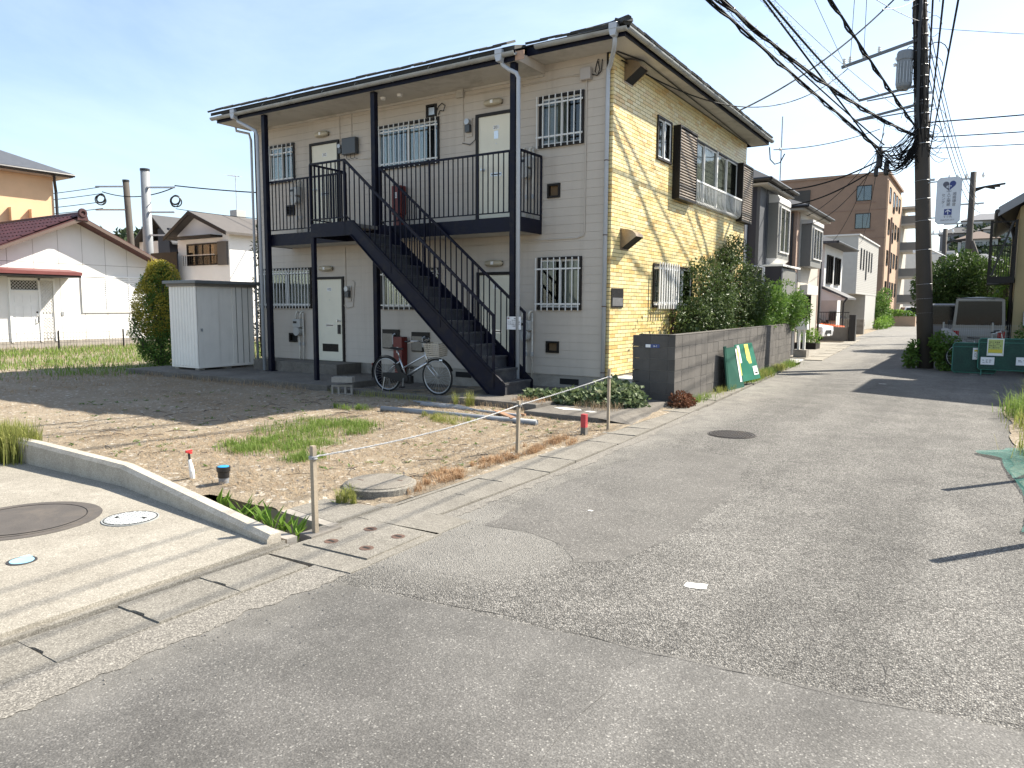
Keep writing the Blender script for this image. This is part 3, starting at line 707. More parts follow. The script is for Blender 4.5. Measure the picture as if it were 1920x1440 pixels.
for k in range(3): MB().tube([(-6.45+.12*k, -.08, 5.02), (-6.46+.12*k, -.07, 4.93), (-6.40+.12*k, -.04, 4.91)], .007, 5).build('cable_tail', M_black, eb)
conduit([(-6.2, -.012, 4.9), (-5.85, -.012, 4.88), (-5.7, -.012, 4.9), (-5.68, -.012, 5.6), (-5.72, -.04, 5.75)], .008, M_gaspipe)
jb = bevel(MB().box((-.63, -.10, 5.69), (-.42, .0, 5.90)).build('junction_box', mat('beige plastic', (.40, .365, .335), .5, .06), A), .012)
conduit([(-.53, -.015, 5.7), (-.53, -.015, 3.05), (-.55, -.015, 2.97), (-.68, -.015, 2.93), (-2.0, -.015, 2.92), (-3.25, -.015, 2.88)], .013)
conduit([(-.42, -.03, 5.78), (-.32, -.03, 5.74), (-.24, -.03, 5.80), (-.22, -.03, 6.0)], .010, M_black); conduit([(-.3, -.03, 6.02), (-.33, -.04, 5.92), (-.36, -.03, 5.82), (-.31, -.03, 5.74), (-.27, -.03, 5.84), (-.3, -.04, 5.98)], .010, M_black)
conduit([(-.65, -.02, 5.8), (-1.0, -.015, 5.83), (-1.9, -.015, 5.80), (-3.2, -.015, 5.82)], .010)
MB().box((-3.42, -.06, 5.80), (-3.25, 0, 5.97)).build('junction_box', M_soffit, A)
MB().tube([(-3.95, -.02, 5.62), (-3.88, -.04, 5.70), (-3.80, -.03, 5.76), (-3.72, -.03, 5.70), (-3.75, -.04, 5.60), (-3.85, -.03, 5.62), (-3.9, -.02, 5.55)], .010, 6).build('cable_coil', M_black, A)
MB().box((-4.19, .0, 5.56), (-4.02, .03, 5.72)).build('fan_cover', M_silver, A)
def gas_meter(x, z):
    g = bevel(MB().box((x-.13, -.16, z+.02), (x+.13, -.03, z+.22)).build('gas_meter', mat('meter grey', (.40, .40, .38), .45, .08), A), .02)
    MB().cyl((x, -.04, z-.07), (x, -.17, z-.07), .105, n=20).build('meter_drum', mat('meter grey', (.5, .5, .47)), g, smooth=False)
    MB().box((x-.10, -.166, z+.12), (x+.02, -.158, z+.17)).build('counter_window', M_black, g)
    for dx, zb in ((-.075, z+.22), (.075, z+.22)):
        MB().tube([(x+dx, -.09, zb), (x+dx, -.09, zb+.12), (x+dx+.02, -.07, zb+.17), (x+dx+.05, -.05, zb+.17)], .022, 8).build('inlet_pipe', M_gaspipe, g, smooth=True)
    for dx in (.0, .14):
        MB().tube([(x+dx, -.06, z-.12 if dx == 0 else z+.36), (x+dx, -.06, .16 if z < 3 else 3.32)], .019, 8).build('riser_pipe', M_gaspipe, g, smooth=True)
        MB().cyl((x+dx, -.06, .72 if z < 3 else 3.7), (x+dx, -.06, .80 if z < 3 else 3.78), .03, n=8).build('pipe_joint', M_galv, g)
gas_meter(-1.74, 1.19); gas_meter(-8.16, 1.13); gas_meter(-8.13, 4.22); gas_meter(-1.75, 4.25)
# meter niches and the red extinguisher boxes
for x0, z0 in ((-5.5, .74), (-4.66, .70)):
    n = MB().box((x0, -.035, z0), (x0+.48, .0, z0+.42)).build('meter_niche', M_dkframe, A)
    MB().box((x0+.02, -.045, z0+.02), (x0+.30, -.036, z0+.33)).build('clear_cover', mat('grimy cover', (.22, .20, .17), .35, .2, 9), n)
    MB().tube([(x0+.34, -.06, z0+.1), (x0+.34, -.07, z0+.3), (x0+.40, -.05, z0+.33)], .02, 7).build('valve_pipe', M_galv, n)
for x0, z0, h in ((-5.06, .03, .98), (-5.05, 3.30, .90)):
    rb = bevel(MB().box((x0+.02, -.20, z0+.30), (x0+.27, -.02, z0+h)).box((x0+.04, -.18, z0), (x0+.25, -.04, z0+.30)).build('extinguisher_box', M_red, A), .012)
    MB().box((x0+.12, -.2025, z0+.64), (x0+.17, -.2005, z0+.76)).build('box_label', M_white, rb)
    text_obj('消\n火\n器', .028, M_red, 'box_lettering', rb, (x0+.145, -.2038, z0+.70), (1, 0, 0), (0, 0, 1))
# ---- drain pipes
def downpipe(pts, r=.038, name='downpipe'):
    p = MB().tube([V(*q) for q in pts], r, 12).build(name, M_pvc, A, smooth=True); return p
dp = downpipe([(.30, -.64, 6.16), (.29, -.62, 6.02), (.22, -.5, 5.96), (-.02, -.12, 5.86), (-.085, -.065, 5.80), (-.09, -.06, 5.70), (-.09, -.06, .20)])
for zc in (4.25, 2.95, 1.68, .48): MB().ring((-.09, -.06, zc), (0, 0, 1), .040, .008, 16, 5).box((-.10, -.06, zc-.01), (-.08, .0, zc+.01)).build('pipe_clip', M_rust, dp)
dp2 = downpipe([(-1.72, -.99, 6.0), (-1.70, -.97, 5.90), (-1.60, -.93, 5.82), (-1.46, -.90, 5.74), (-1.425, -.88, 5.66), (-1.41, -.88, .16)])
dp3 = downpipe([(-9.05, -.97, 6.0), (-9.02, -.95, 5.88), (-8.7, -.90, 5.72), (-8.52, -.86, 5.62), (-8.48, -.86, 5.5), (-8.47, -.86, .16)])
downpipe([(-9.98, -.3, 6.05), (-9.98, -.28, 5.92), (-9.74, -.1, 5.86), (-9.71, -.07, 5.7), (-9.71, -.07, .15)], .030)
# ---- roof: hipped over the block, lower apron over the gallery
ef, er, zf = .60, .45, 6.09                                    # eaves on the plain part
EX0, EX1, EY0, EY1 = -LX-.45, er, -ef, WY+.45
ff = 6.28
ridge = [(-LX+3.2, WY/2, ff+1.95), (-3.2, WY/2, ff+1.95)]
roof = MB().add([(EX0, EY0, ff), (EX1, EY0, ff), (EX1, EY1, ff), (EX0, EY1, ff), ridge[0], ridge[1], (EX0, EY0, ff-.02), (EX1, EY0, ff-.02), (EX1, EY1, ff-.02), (EX0, EY1, ff-.02)],
         [(0, 1, 5, 4), (1, 2, 5), (2, 3, 4, 5), (3, 0, 4), (9, 8, 7, 6), (0, 6, 7, 1), (1, 7, 8, 2), (2, 8, 9, 3), (3, 9, 6, 0)]).build('roof', M_roof, A)
GX0, GX1 = -9.72, -1.42                                        # gallery apron
MB().add([(GX0-.2, -ef-.05, ff), (GX1, -ef-.05, ff), (GX1, -1.02, 6.17), (GX0-.2, -1.02, 6.17), (GX0-.2, -ef-.05, ff-.03), (GX1, -ef-.05, ff-.03), (GX1, -1.02, 6.10), (GX0-.2, -1.02, 6.10)],
         [(0, 3, 2, 1), (4, 5, 6, 7), (3, 7, 6, 2), (2, 6, 5, 1), (0, 4, 7, 3)]).build('gallery_roof', M_roof, roof)
# eaves tiles
tm = MB().box((0, 0, -.012), (.295, .30, .028)).mesh('roof_tile', M_roof)
x = GX0-.2
while x < GX1-.1:
    inst(tm, 'roof_tile', roof, (x, -1.10, 6.165+rnd(0, .02)), (R_(23), rnd(-.02, .02), rnd(-.02, .02))); x += .30
x = GX1+.02
while x < er-.05:
    inst(tm, 'roof_tile', roof, (x, -ef-.10, 6.27+rnd(0, .014)), (R_(22), rnd(-.02, .02), 0)); x += .30
y = -ef
while y < EY1-.1:
    inst(tm, 'roof_tile', roof, (er+.10, y, 6.27+rnd(0, .016)), (R_(22), rnd(-.015, .015), R_(90)+rnd(-.02, .02))); y += .30
MB().tube([(er+.1, -ef-.1, 6.30), (er-.5, -ef+.55, 6.52), ridge[1]], .075, 8).build('hip_ridge', M_roof, roof)
MB().obox((er+.05, -ef-.05, 6.30), (.06, .06, 0), (-.06, .06, 0), (-.01, .01, .03)).build('ridge_end_tile', M_roof, roof)
# fascias, soffits
MB().box((GX1, -ef-.02, zf), (er, -ef+.0, 6.235)).build('fascia', M_steel, A); MB().box((er-.0, -ef-.02, zf), (er+.02, EY1, 6.235)).build('fascia', M_steel, A)
MB().box((GX0-.05, -.97, 5.93), (GX1-.02, -.95, 6.10)).build('fascia', M_steel, A)
MB().box((GX1-.02, -.97, 5.93), (GX1+.16, -.955, 6.08)).build('fascia_torn_end', mat('bare timber', (.38, .25, .18), .9, .2, 8), A)
MB().box((EX0-.02, -ef, zf), (EX0, EY1, 6.235)).box((EX0, -ef-.02, zf), (GX0-.05, -ef, 6.235)).build('fascia', M_steel, A)
MB().box((EX0, EY1, zf), (er, EY1+.02, 6.235)).build('fascia', M_steel, A)
MB().box((-.0, -ef, 6.105), (er, EY1, 6.118)).build('soffit', M_soffit, A); MB().box((GX1, -ef, 6.105), (-.001, 0, 6.118)).build('soffit', M_soffit, A); MB().box((EX0, -ef, 6.105), (-LX, EY1, 6.118)).build('soffit', M_soffit, A)
MB().box((GX0-.05, -.95, 5.945), (GX1, -.0, 5.957)).build('gallery_ceiling', M_soffit, A)
MB().prism([(-.95, 5.94), (0, 5.94), (0, 6.10), (-.6, 6.10), (-.95, 6.06)], 'x', GX1-.001, GX1+.018).build('ceiling_cheek', M_siding, A)
MB().prism([(-.95, 5.94), (0, 5.94), (0, 6.10), (-.6, 6.10), (-.95, 6.06)], 'x', GX0-.07, GX0-.052).build('ceiling_cheek', M_siding, A)
MB().box((GX0+.1, -.03, 5.90), (GX1, -.001, 5.944)).build('ceiling_batten', M_soffit, A)
for x in (-5.0, -4.55): MB().cyl((x, -.45, 5.945), (x, -.45, 5.90), .06, .05, 14).build('ceiling_rose', M_white, A)
# gutters
def gutterpipe(p, q, nm='rain_gutter'):
    g = MB(); p, q = V(*p), V(*q); d = (q-p).normalized(); s = d.cross(V(0, 0, 1)).normalized(); n = 9
    ring = [s*(.062*math.cos(math.pi*k/(n-1)+math.pi)) + V(0, 0, -.062*math.sin(math.pi*k/(n-1))) for k in range(n)] + [s*(.056*math.cos(-math.pi*k/(n-1)+2*math.pi)) + V(0, 0, .056*math.sin(-math.pi*k/(n-1)+2*math.pi)*1) for k in range(n)]
    vs = [p+r for r in ring] + [q+r for r in ring]; m = len(ring)
    g.add(vs, [(i, (i+1) % m, m+(i+1) % m, m+i) for i in range(m)] + [tuple(range(m-1, -1, -1)), tuple(range(m, 2*m))])
    o = g.build(nm, M_gutter, A, smooth=False)
    L = (q-p).length; k = int(L/.9)
    for i in range(1, k): c = p + d*(L*i/k); MB().ring(c+V(0, 0, .0), d, .064, .006, 12, 4, 0, math.pi*2).build('gutter_bracket', M_gutter, o)
    return o
gutterpipe((GX0-.15, -1.035, 6.045), (GX1+.02, -1.035, 6.06)); gutterpipe((GX1+.22, -ef-.085, 6.215), (er+.1, -ef-.085, 6.20))
gutterpipe((er+.085, -ef-.1, 6.20), (er+.085, EY1+.05, 6.20)); gutterpipe((EX0-.085, EY1, 6.19), (EX0-.085, -ef-.1, 6.19)); gutterpipe((EX0-.1, -ef-.085, 6.17), (GX0+.2, -ef-.085, 6.17))
def hopper(x, y, z):
    o = MB().prism([(-.075, .09), (.075, .09), (.075, -.02), (.045, -.12), (-.045, -.12), (-.075, -.02)], 'y', -.06, .06).build('rain_hopper', M_pvc, A)
    o.location = V(x, y, z)-WO[A.name]; bevel(o, .012)
hopper(.30, -ef-.085, 6.21); hopper(-1.72, -1.035, 6.05); hopper(-9.05, -1.035, 6.04)
# ---- side face: hoods, plate, windows, shutters
M_hood = mat('stained steel hood', (.30, .225, .15), .32, .2, 4, 40, .05, metal=.55, dirt=(.11, .07, .04))
for yc, zb in ((.43, 5.70), (.39, 2.73)):
    prof = [(0.0, zb), (.31, zb+.22)] + [(.31*math.cos(R_(a))*1.0, zb+.22+.15*math.sin(R_(a))) for a in (20, 40, 60, 75, 90)]
    h = MB()
    n = len(prof); P = [(x, yc, zz) for x, zz in prof] + [(x, yc+.34, zz) for x, zz in prof]
    h.add(P, [tuple(range(n)), tuple(range(2*n-1, n-1, -1))] + [(i, n+i, n+i+1, i+1) for i in range(1, n-1)])
    ho = h.build('vent_hood', M_hood, A)
    MB().add([(0.006, yc+.01, zb+.012), (.30, yc+.01, zb+.226), (.30, yc+.33, zb+.226), (.006, yc+.33, zb+.012)], [(0, 1, 2, 3)]).build('hood_opening', M_dark, ho)
    MB().box((.001, yc-.015, zb-.01), (.008, yc+.355, zb+.38)).build('hood_flange', M_hood, ho)
pl = MB().box((.003, .03, 1.66), (.02, .53, 2.01)).build('name_board', mat('polished plate', (.03, .03, .032), .12, .2, 5, bump=.02), A)
MB().box((.0205, .06, 1.69), (.024, .50, 1.84)).build('plate_panel', mat('brushed plate', (.36, .36, .37), .35, .15, 20, metal=.7, bump=.05), pl)
def side_window(o, split=2, curt=True, frame=M_dkframe, name='window'):
    y0, z0, y1, z1 = o
    fr = MB().box((-.06, y0, z1-.04), (.03, y1, z1)).box((-.06, y0, z0), (.04, y1, z0+.045)).box((-.06, y0, z0+.045), (.03, y0+.04, z1-.04)).box((-.06, y1-.04, z0+.045), (.03, y1, z1-.04))
    w = fr.build(name, frame, A); n = split; W = (y1-y0-.08)/n
    for i in range(n):
        a = y0+.04+W*i; b = a+W; x = -.01 if i % 2 else -.035; s = MB(); t = .032
        s.box((x, a, z0+.045), (x+.022, a+t, z1-.04)).box((x, b-t, z0+.045), (x+.022, b, z1-.04)).box((x, a+t, z0+.045), (x+.022, b-t, z0+.09)).box((x, a+t, z1-.075), (x+.022, b-t, z1-.04))
        s.build('sash', M_alu, w)
        MB().box((x+.009, a+t, z0+.09), (x+.013, b-t, z1-.075)).build('pane', M_glass, w)
    if curt:
        for a, b in curt: MB().grid(40, 1, lambda i, j: (-.16+.014*math.sin(i*34), y0+(y1-y0)*(a+(b-a)*i), z0+(z1-z0)*j)).build('curtain', M_curtain, w, smooth=True)
    return w
side_window(SW_U, 2, ((0.02, .5),)); bw = side_window(BW_U, 4, ((.22, .5), (.5, .78), (.02, .1))); side_window(SW_L, 4, ((.3, .9),))
MB().box((-.03, 5.80, 4.06), (.045, 5.86, 5.42)).build('mullion', M_alu, bw)
M_shut = mat('bronze shutter slat', (.40, .345, .29), .45, .1, 4, bump=.03)
def shutter_box(y0, y1, z0, z1, d=.15):
    b = MB().box((.002, y0, z0), (d-.02, y1, z1)).build('shutter_box', M_dkframe, A)
    fr = MB().box((d-.02, y0, z0), (d+.012, y0+.03, z1)).box((d-.02, y1-.03, z0), (d+.012, y1, z1)).box((d-.02, y0+.03, z0), (d+.012, y1-.03, z0+.05)).box((d-.02, y0+.03, z1-.04), (d+.012, y1-.03, z1))
    fr.build('box_frame', M_dkframe, b)
    n = int((z1-z0-.09)/.058)
    sm = MB().prism([(d-.02, 0), (d+.008, .006), (d+.008, .022), (d-.02, .036)], 'y', y0+.03, y1-.03).mesh('shutter_slat', M_shut)
    for i in range(n): inst(sm, 'shutter_slat', b, (0, 0, z0+.055+i*.058))
shutter_box(2.93, 4.0, 3.95, 5.45); shutter_box(7.64, 8.62, 3.95, 5.45)
shutter_box(3.14, 4.25, 1.55, 2.62, .12) if 0 else None
# window rail
g = MB().bar((.145, 4.02, 4.475), (.145, 7.62, 4.475), .035, .04).bar((.03, 4.02, 4.06), (.03, 7.62, 4.06), .03, .03)
rl = g.build('window_rail', M_alu, A)
bm = MB().tube([(.145, 0, 4.46), (.15, 0, 4.15), (.13, 0, 4.06), (.09, 0, 4.02), (.03, 0, 4.00)], .009, 6).mesh('rail_bar', M_alu)
for i in range(33): inst(bm, 'rail_bar', rl, (0, 4.08+i*.109, 0))
# grille on the lower side window
g = MB().box((.12, 1.95, 1.75), (.14, 3.12, 1.78)).box((.12, 1.95, 2.44), (.14, 3.12, 2.47)).box((.03, 1.98, 1.75), (.12, 2.0, 1.78)).box((.03, 1.98, 2.44), (.12, 2.0, 2.47))
gg = g.build('grille_rail', M_alu, A)
bm = MB().box((.14, -.02, 1.64), (.158, .02, 2.58)).mesh('bar', M_alu)
for i in range(9): inst(bm, 'bar', gg, (0, 2.0+i*.135, 0))
MB().box((.004, 3.02, .45), (.05, 3.12, 1.66)).build('downpipe_board', mat('brown board', (.10, .05, .03), .7), A)
conduit([(.05, .0, 6.09), (.25, .7, 6.085), (.2, 3, 6.08), (.12, 6, 6.085), (.05, 8.3, 6.08)], .012, M_black)
# ---- gallery deck, posts, rails
GY = -.75; DZ = 3.29
dk = MB().box((-8.38, GY, 3.22), (-1.47, -.005, DZ)).build('gallery_deck', M_concd, A)
MB().box((-8.42, GY-.03, 3.03), (-5.79, GY, DZ)).box((-4.80, GY-.03, 3.03), (-1.44, GY, DZ)).box((-5.79, GY-.028, 3.03), (-4.80, GY-.002, DZ)).box((-1.47, GY, 3.03), (-1.44, -.005, DZ)).box((-8.42, GY, 3.03), (-8.39, -.005, DZ)).build('gallery_beam', M_steel, dk)
MB().box((-8.38, GY+.01, 3.04), (-1.48, -.01, 3.06)).build('gallery_soffit', M_soffit, dk)
for x in (-8.24, -4.89, -1.54):
    p = bevel(MB().box((x-.055, GY-.145, .02 if x == -4.89 else .10), (x+.055, GY-.035, 5.94)).build('post', M_steel, A), .006)
    MB().box((x-.10, GY-.19, .151), (x+.10, GY+.01, .163)).build('base_plate', M_steel, p)
bal = MB().box((-.0085, -.0085, 0), (.0085, .0085, 1.0)).mesh('baluster', M_steel)
def railing(p, q, name='railing', h=1.17, z=DZ, step=.117, lo=.09, mid=()):
    p, q = V(*p), V(*q); d = (q-p); L = d.length; d.normalize()
    r = MB().bar(p+V(0, 0, z+h), q+V(0, 0, z+h), .045, .035).bar(p+V(0, 0, z+lo), q+V(0, 0, z+lo), .03, .02).build(name, M_steel, A)
    n = max(1, int(round(L/step)))
    for i in range(n+1):
        big = i in (0, n) or (i*step % 1.2 < step and i not in (0, n))
        o = inst(bal, 'baluster', r, p+d*(L*i/n)+V(0, 0, z+(0 if big else lo)), scale=(1.9 if big else 1, 1.9 if big else 1, (h-.01) if big else (h-lo)))
    return r
railing((-4.80, GY-.015, 0), (-1.46, GY-.015, 0)); railing((-1.455, GY, 0), (-1.455, -.02, 0)); railing((-8.25, GY-.015, 0), (-5.80, GY-.015, 0))
# landing
SY0, SY1 = -1.75, -.86
ld = MB().box((-5.76, SY0+.02, 3.22), (-4.83, GY-.032, DZ)).build('landing_deck', M_concd, A)
MB().box((-5.79, SY0-.02, 3.03), (-4.82, SY0, DZ+.01)).box((-5.79, SY0, 3.03), (-5.765, GY-.032, DZ+.01)).build('landing_beam', M_steel, ld)
railing((-5.775, SY0-.01, 0), (-4.83, SY0-.01, 0)); railing((-5.775, SY0, 0), (-5.775, GY-.05, 0))
bevel(MB().box((-5.80, SY0-.01, .15), (-5.715, SY0+.07, 3.03)).build('landing_post', M_steel, A), .006)
# stairs
NS = 15; rise = (DZ-.15)/NS; run = (4.83-1.14)/(NS-1+.35)
st = MB().prism([(-4.83, DZ+.02), (-4.83, 3.03), (-4.66, 3.03), (-1.42, .15), (-1.13, .15), (-1.10, .17), (-1.10, .36), (-1.16, .41), (-4.60, DZ+.02)], 'y', SY0-.02, SY0-.008).build('stair_stringer', M_steel, A)
MB().bar((-4.60, SY0-.03, DZ+.01), (-1.15, SY0-.03, .40), .05, .012).bar((-4.66, SY0-.03, 3.035), (-1.44, SY0-.03, .165), .05, .012).build('stringer_flange', M_steel, st)
MB().prism([(-4.83, DZ+.02), (-4.83, 3.03), (-4.66, 3.03), (-1.42, .15), (-1.13, .15), (-1.10, .17), (-1.10, .36), (-1.16, .41), (-4.60, DZ+.02)], 'y', SY1+.008, SY1+.02).build('stair_stringer', M_steel, A)
M_tread = mat('worn stair paint', (.035, .036, .042), .6, .3, 5, 50, .2, dirt=(.10, .095, .085))
M_nose = mat('worn tread nosing', (.12, .115, .105), .6, .3, 14, dirt=(.05, .048, .045))
for i in range(1, NS):
    z = .15+rise*i; x = -1.13-run*(i-1)
    tr = MB().box((x-run-.02, SY0-.006, z-.035), (x, SY1+.006, z)).build('tread', M_tread, st)
    MB().box((x-.03, SY0-.006, z-rise+.001), (x-.022, SY1+.006, z-.036)).build('riser', M_tread, tr)
    MB().box((x-.028, SY0+.01, z), (x+.003, SY1-.01, z+.004)).build('nosing', M_nose, tr)
def stair_rail(y, xa, za, xb, zb, name='stair_railing'):
    a, b = V(xa, y, za), V(xb, y, zb)
    r = MB().bar(a, b, .045, .04).bar(a-V(0, 0, 1.03), b-V(-.0, 0, 1.03), .03, .02).bar(b+V(0, 0, .01), V(xb, y, .27), .04, .04).bar(a+V(0, 0, .02), a-V(0, 0, 1.17), .04, .04).build(name, M_steel, A)
    n = int((xb-xa)/.128)
    for i in range(1, n):
        p = a.lerp(b, i/n); big = i % 9 == 0
        inst(bal, 'baluster', r, p-V(0, 0, 1.20 if big else 1.03), scale=(1.9, 1.9, 1.19) if big else (1, 1, 1.02))
stair_rail(SY0-.012, -4.82, 4.457, -1.345, 1.515); stair_rail(SY1+.012, -4.75, 4.44, -1.29, 1.565)
# notice on the stair newel
N = thing('notice_board', 'white notice sheet tied to the foot of the stair railing', 'notice', (-1.45, -.92, 1.2))
nx0, nz0 = -1.635, 1.255; M_paper = mat('printed sheet', (.74, .75, .77), .6, .06, 9)
MB().box((nx0, SY1-.038, nz0), (nx0+.30, SY1-.033, nz0+.235)).build('sheet', M_paper, N)
for s, sz, zz in (('インターネット全室無料', .024, .135), ('ネット使い放題のアパートです', .019, .098), ('お問い合わせ', .017, .168), ('入居募集', .019, .062)):
    text_obj(s, sz, M_ink, 'lettering', N, (nx0+.15, SY1-.040, nz0+zz), (1, 0, 0), (0, 0, 1))
MB().box((nx0+.012, SY1-.0395, nz0+.195), (nx0+.055, SY1-.0385, nz0+.215)).build('sheet_mark', M_red, N); MB().box((nx0+.15, SY1-.0395, nz0+.195), (nx0+.20, SY1-.0385, nz0+.206)).build('sheet_mark', M_ink, N)
# ================================================================== PLANT TOOLS
def leaf(g, p, d, n, l, w):
    d = d.normalized(); s = d.cross(n)
    if s.length < 1e-5: s = d.cross(V(.3, .5, .8))
    s.normalize(); up = s.cross(d); m = p + d*(l*.45) + up*(w*.16)
    k = len(g.v); g.v += [tuple(p), tuple(m+s*(w/2)), tuple(p+d*l-up*(l*.12)), tuple(m-s*(w/2))]; g.f.append((k, k+1, k+2, k+3))
def rv():
    while True:
        v = V(rnd(-1, 1), rnd(-1, 1), rnd(-1, 1))
        if .05 < v.length < 1: return v.normalized()
def foliage(blobs, n, l, w, gap=-.15, freq=1.6, up=.25, floor=None, hole=None, shell=.38):
    g = MB(); wt = [b[1].x*b[1].y+b[1].y*b[1].z+b[1].x*b[1].z for b in blobs]; tries = 0
    while len(g.f) < n and tries < n*6:
        tries += 1; c, r = random.choices(blobs, wt)[0]; u = rv(); k = rnd(0, 1)**shell
        p = V(c.x+u.x*r.x*k, c.y+u.y*r.y*k, c.z+u.z*r.z*k)
        if floor is not None and p.z < floor(p): continue
        if hole and hole(p): continue
        if mnoise.noise(p*freq) < gap+rnd(-.15, .15): continue
        d = (u*.7 + rv()*.8 + V(0, 0, up*rnd(-.6, 1))); nn = (u + V(0, 0, .7) + rv()*.6)
        s = rnd(.6, 1.25); leaf(g, p, d, nn, l*s, w*s)
    return g
def branches(base, blobs, r, m, parent, name='stem', n=None):
    g = MB()
    for c, rr in blobs[:n]:
        mid = V((base.x+c.x)/2+rnd(-.1, .1), (base.y+c.y)/2+rnd(-.1, .1), base.z+(c.z-base.z)*.55)
        top = c+V(rnd(-.2, .2)*rr.x, rnd(-.2, .2)*rr.y, .3*rr.z)
        g.tube([base+V(rnd(-.04, .04), rnd(-.04, .04), 0), mid, c, top], [r, r*.7, r*.4, r*.12], 6)
        for k in range(4):
            e = c + V(rnd(-.8, .8)*rr.x, rnd(-.8, .8)*rr.y, rnd(-.3, .8)*rr.z); g.tube([mid.lerp(c, rnd(.2, .9)), (c+e)/2+V(0, 0, .05), e], [r*.35, r*.22, r*.08], 5)
    return g.build(name, m, parent)
def shrub(name, label, cat, base, blobs, n, l, w, m, group=None, stem_r=.03, **kw):
    t = thing(name, label, cat, tuple(base), group)
    foliage(blobs, n, l, w, **kw).build('foliage', m, t, kind=None)
    branches(V(*base), blobs, stem_r, M_bark, t)
    return t
def blades(pts, h, w, lean=.5, seg=2):
    g = MB()
    for p in pts:
        a = rnd(0, 6.283); d = V(math.cos(a), math.sin(a), 0); s = V(-d.y, d.x, 0); H = h*rnd(.45, 1.2); k = lean*rnd(.2, 1.3); b = len(g.v); ww = w*rnd(.7, 1.3)
        m = p + d*(H*k*.35) + V(0, 0, H*.62); tp = p + d*(H*k) + V(0, 0, H*max(.25, 1-.45*k))
        g.v += [tuple(p-s*ww/2), tuple(p+s*ww/2), tuple(m+s*ww*.36), tuple(m-s*ww*.36), tuple(tp)]; g.f += [(b, b+1, b+2, b+3), (b+3, b+2, b+4)]
    return g
M_grass = leaf_mat('green grass', (.10, .17, .03), (.19, .27, .06), (.34, .32, .12), .6, .4)
M_grassy = leaf_mat('yellowing grass', (.17, .20, .045), (.30, .31, .09), (.45, .38, .18), .6, .4)
M_straw = leaf_mat('dry straw', (.25, .175, .105), (.37, .28, .18), (.50, .41, .29), .8, .25)
M_strawr = leaf_mat('reddish dry grass', (.36, .215, .12), (.45, .30, .175), (.55, .42, .26), .8, .25)
M_lf = leaf_mat('dark glossy leaves', (.030, .055, .016), (.085, .125, .04), (.20, .23, .09), .35, .25)
M_lf2 = leaf_mat('mid green leaves', (.05, .11, .02), (.12, .21, .04), (.24, .29, .08), .4, .35)
M_lf3 = leaf_mat('fresh leaves', (.09, .17, .025), (.16, .27, .045), (.23, .30, .08), .45, .4)
M_gold = leaf_mat('golden hedge leaves', (.22, .21, .035), (.44, .37, .055), (.60, .46, .08), .45, .35)
M_ivy = leaf_mat('ivy leaves', (.06, .10, .035), (.17, .21, .105), (.33, .34, .23), .45, .3)
M_dead = leaf_mat('withered leaves', (.12, .05, .028), (.17, .075, .04), (.22, .11, .06), .8, .15)
# ================================================================== LOT PLANTS
def lotp(x, y, dz=0): return V(x, y, lotz(x, y)+dz)
# dry straw lying all over the lit part of the lot
g = MB(); k = 0
while k < 30000:
    x, y = rnd(-12.5, 1.5), rnd(-8.1, -2.4)
    dens = .30 + .9*(nz(x, y, .8, 2)+.15) + (.75 if x > -2.5 else 0)
    if x < -4.5 and y < -5.0: dens -= .35
    if (x > 1.0 and y < -7.0 and x < 1.6) or rnd(0, 1) > dens: 
        if rnd(0, 1) > .02: continue
    if math.hypot(x-1.19, y+7.3) < .36 or (y > -2.5 and x > -1.9) or (x > -.1 and y > -2.8): continue
    k += 1; a = rnd(0, 6.283); d = V(math.cos(a), math.sin(a), 0); s = V(-d.y, d.x, 0); l = rnd(.03, .14); w = rnd(.0010, .0026); p = lotp(x, y, .003)
    m = p+d*l*.5+V(0, 0, rnd(.003, .03)); e = p+d*l+V(0, 0, rnd(-.004, .012)); b = len(g.v)
    g.v += [tuple(p-s*w), tuple(p+s*w), tuple(m+s*w), tuple(m-s*w), tuple(e)]; g.f += [(b, b+1, b+2, b+3), (b+3, b+2, b+4)]
g.build('dry_straw', M_straw, kind='stuff', label='dry cut grass lying over the bare lot', cat='dry grass')
def patch(cx_, cy_, rx, ry, n, h, w, m, name, label, cat, lean=.6, base=None, rot=0):
    P = []; cl = [(random.gauss(0, .48), random.gauss(0, .48), rnd(.05, .22)) for _ in range(max(4, n//70))]
    while len(P) < n:
        a_, b_, r_ = random.choice(cl); u, v = a_+random.gauss(0, r_), b_+random.gauss(0, r_)
        if math.hypot(u, v) > 1: continue
        x, y = cx_+u*rx*math.cos(rot)-v*ry*math.sin(rot), cy_+u*rx*math.sin(rot)+v*ry*math.cos(rot)
        P.append(V(x, y, (lotz(x, y) if base is None else base)-.005))
    return blades(P, h, w, lean).build(name, m, kind='stuff', label=label, cat=cat)
c = atZ(530, 835, .03); patch(c.x, c.y, .65, .8, 2600, .11, .006, M_grass, 'grass_patch', 'bright green grass patch on the bare lot behind the first wooden stake', 'grass')
c = atZ(600, 803, .03); patch(c.x, c.y, .9, .85, 2800, .12, .006, M_grass, 'grass_patch', 'wide bright green grass patch at the edge of the building shadow', 'grass')
c = atZ(565, 865, .03); patch(c.x, c.y, .3, .3, 600, .10, .006, M_grass, 'grass_patch', 'small green grass patch close to the first wooden stake', 'grass')
c = atZ(830, 790, .03); patch(c.x, c.y, .6, .35, 900, .10, .005, M_grassy, 'grass_patch', 'thin yellow green grass patch in front of the grey pipes', 'grass')
c = atZ(665, 770, .03); patch(c.x, c.y, .5, .3, 350, .12, .006, M_grass, 'grass_patch', 'sparse grass tufts in the shade before the bicycle', 'grass')
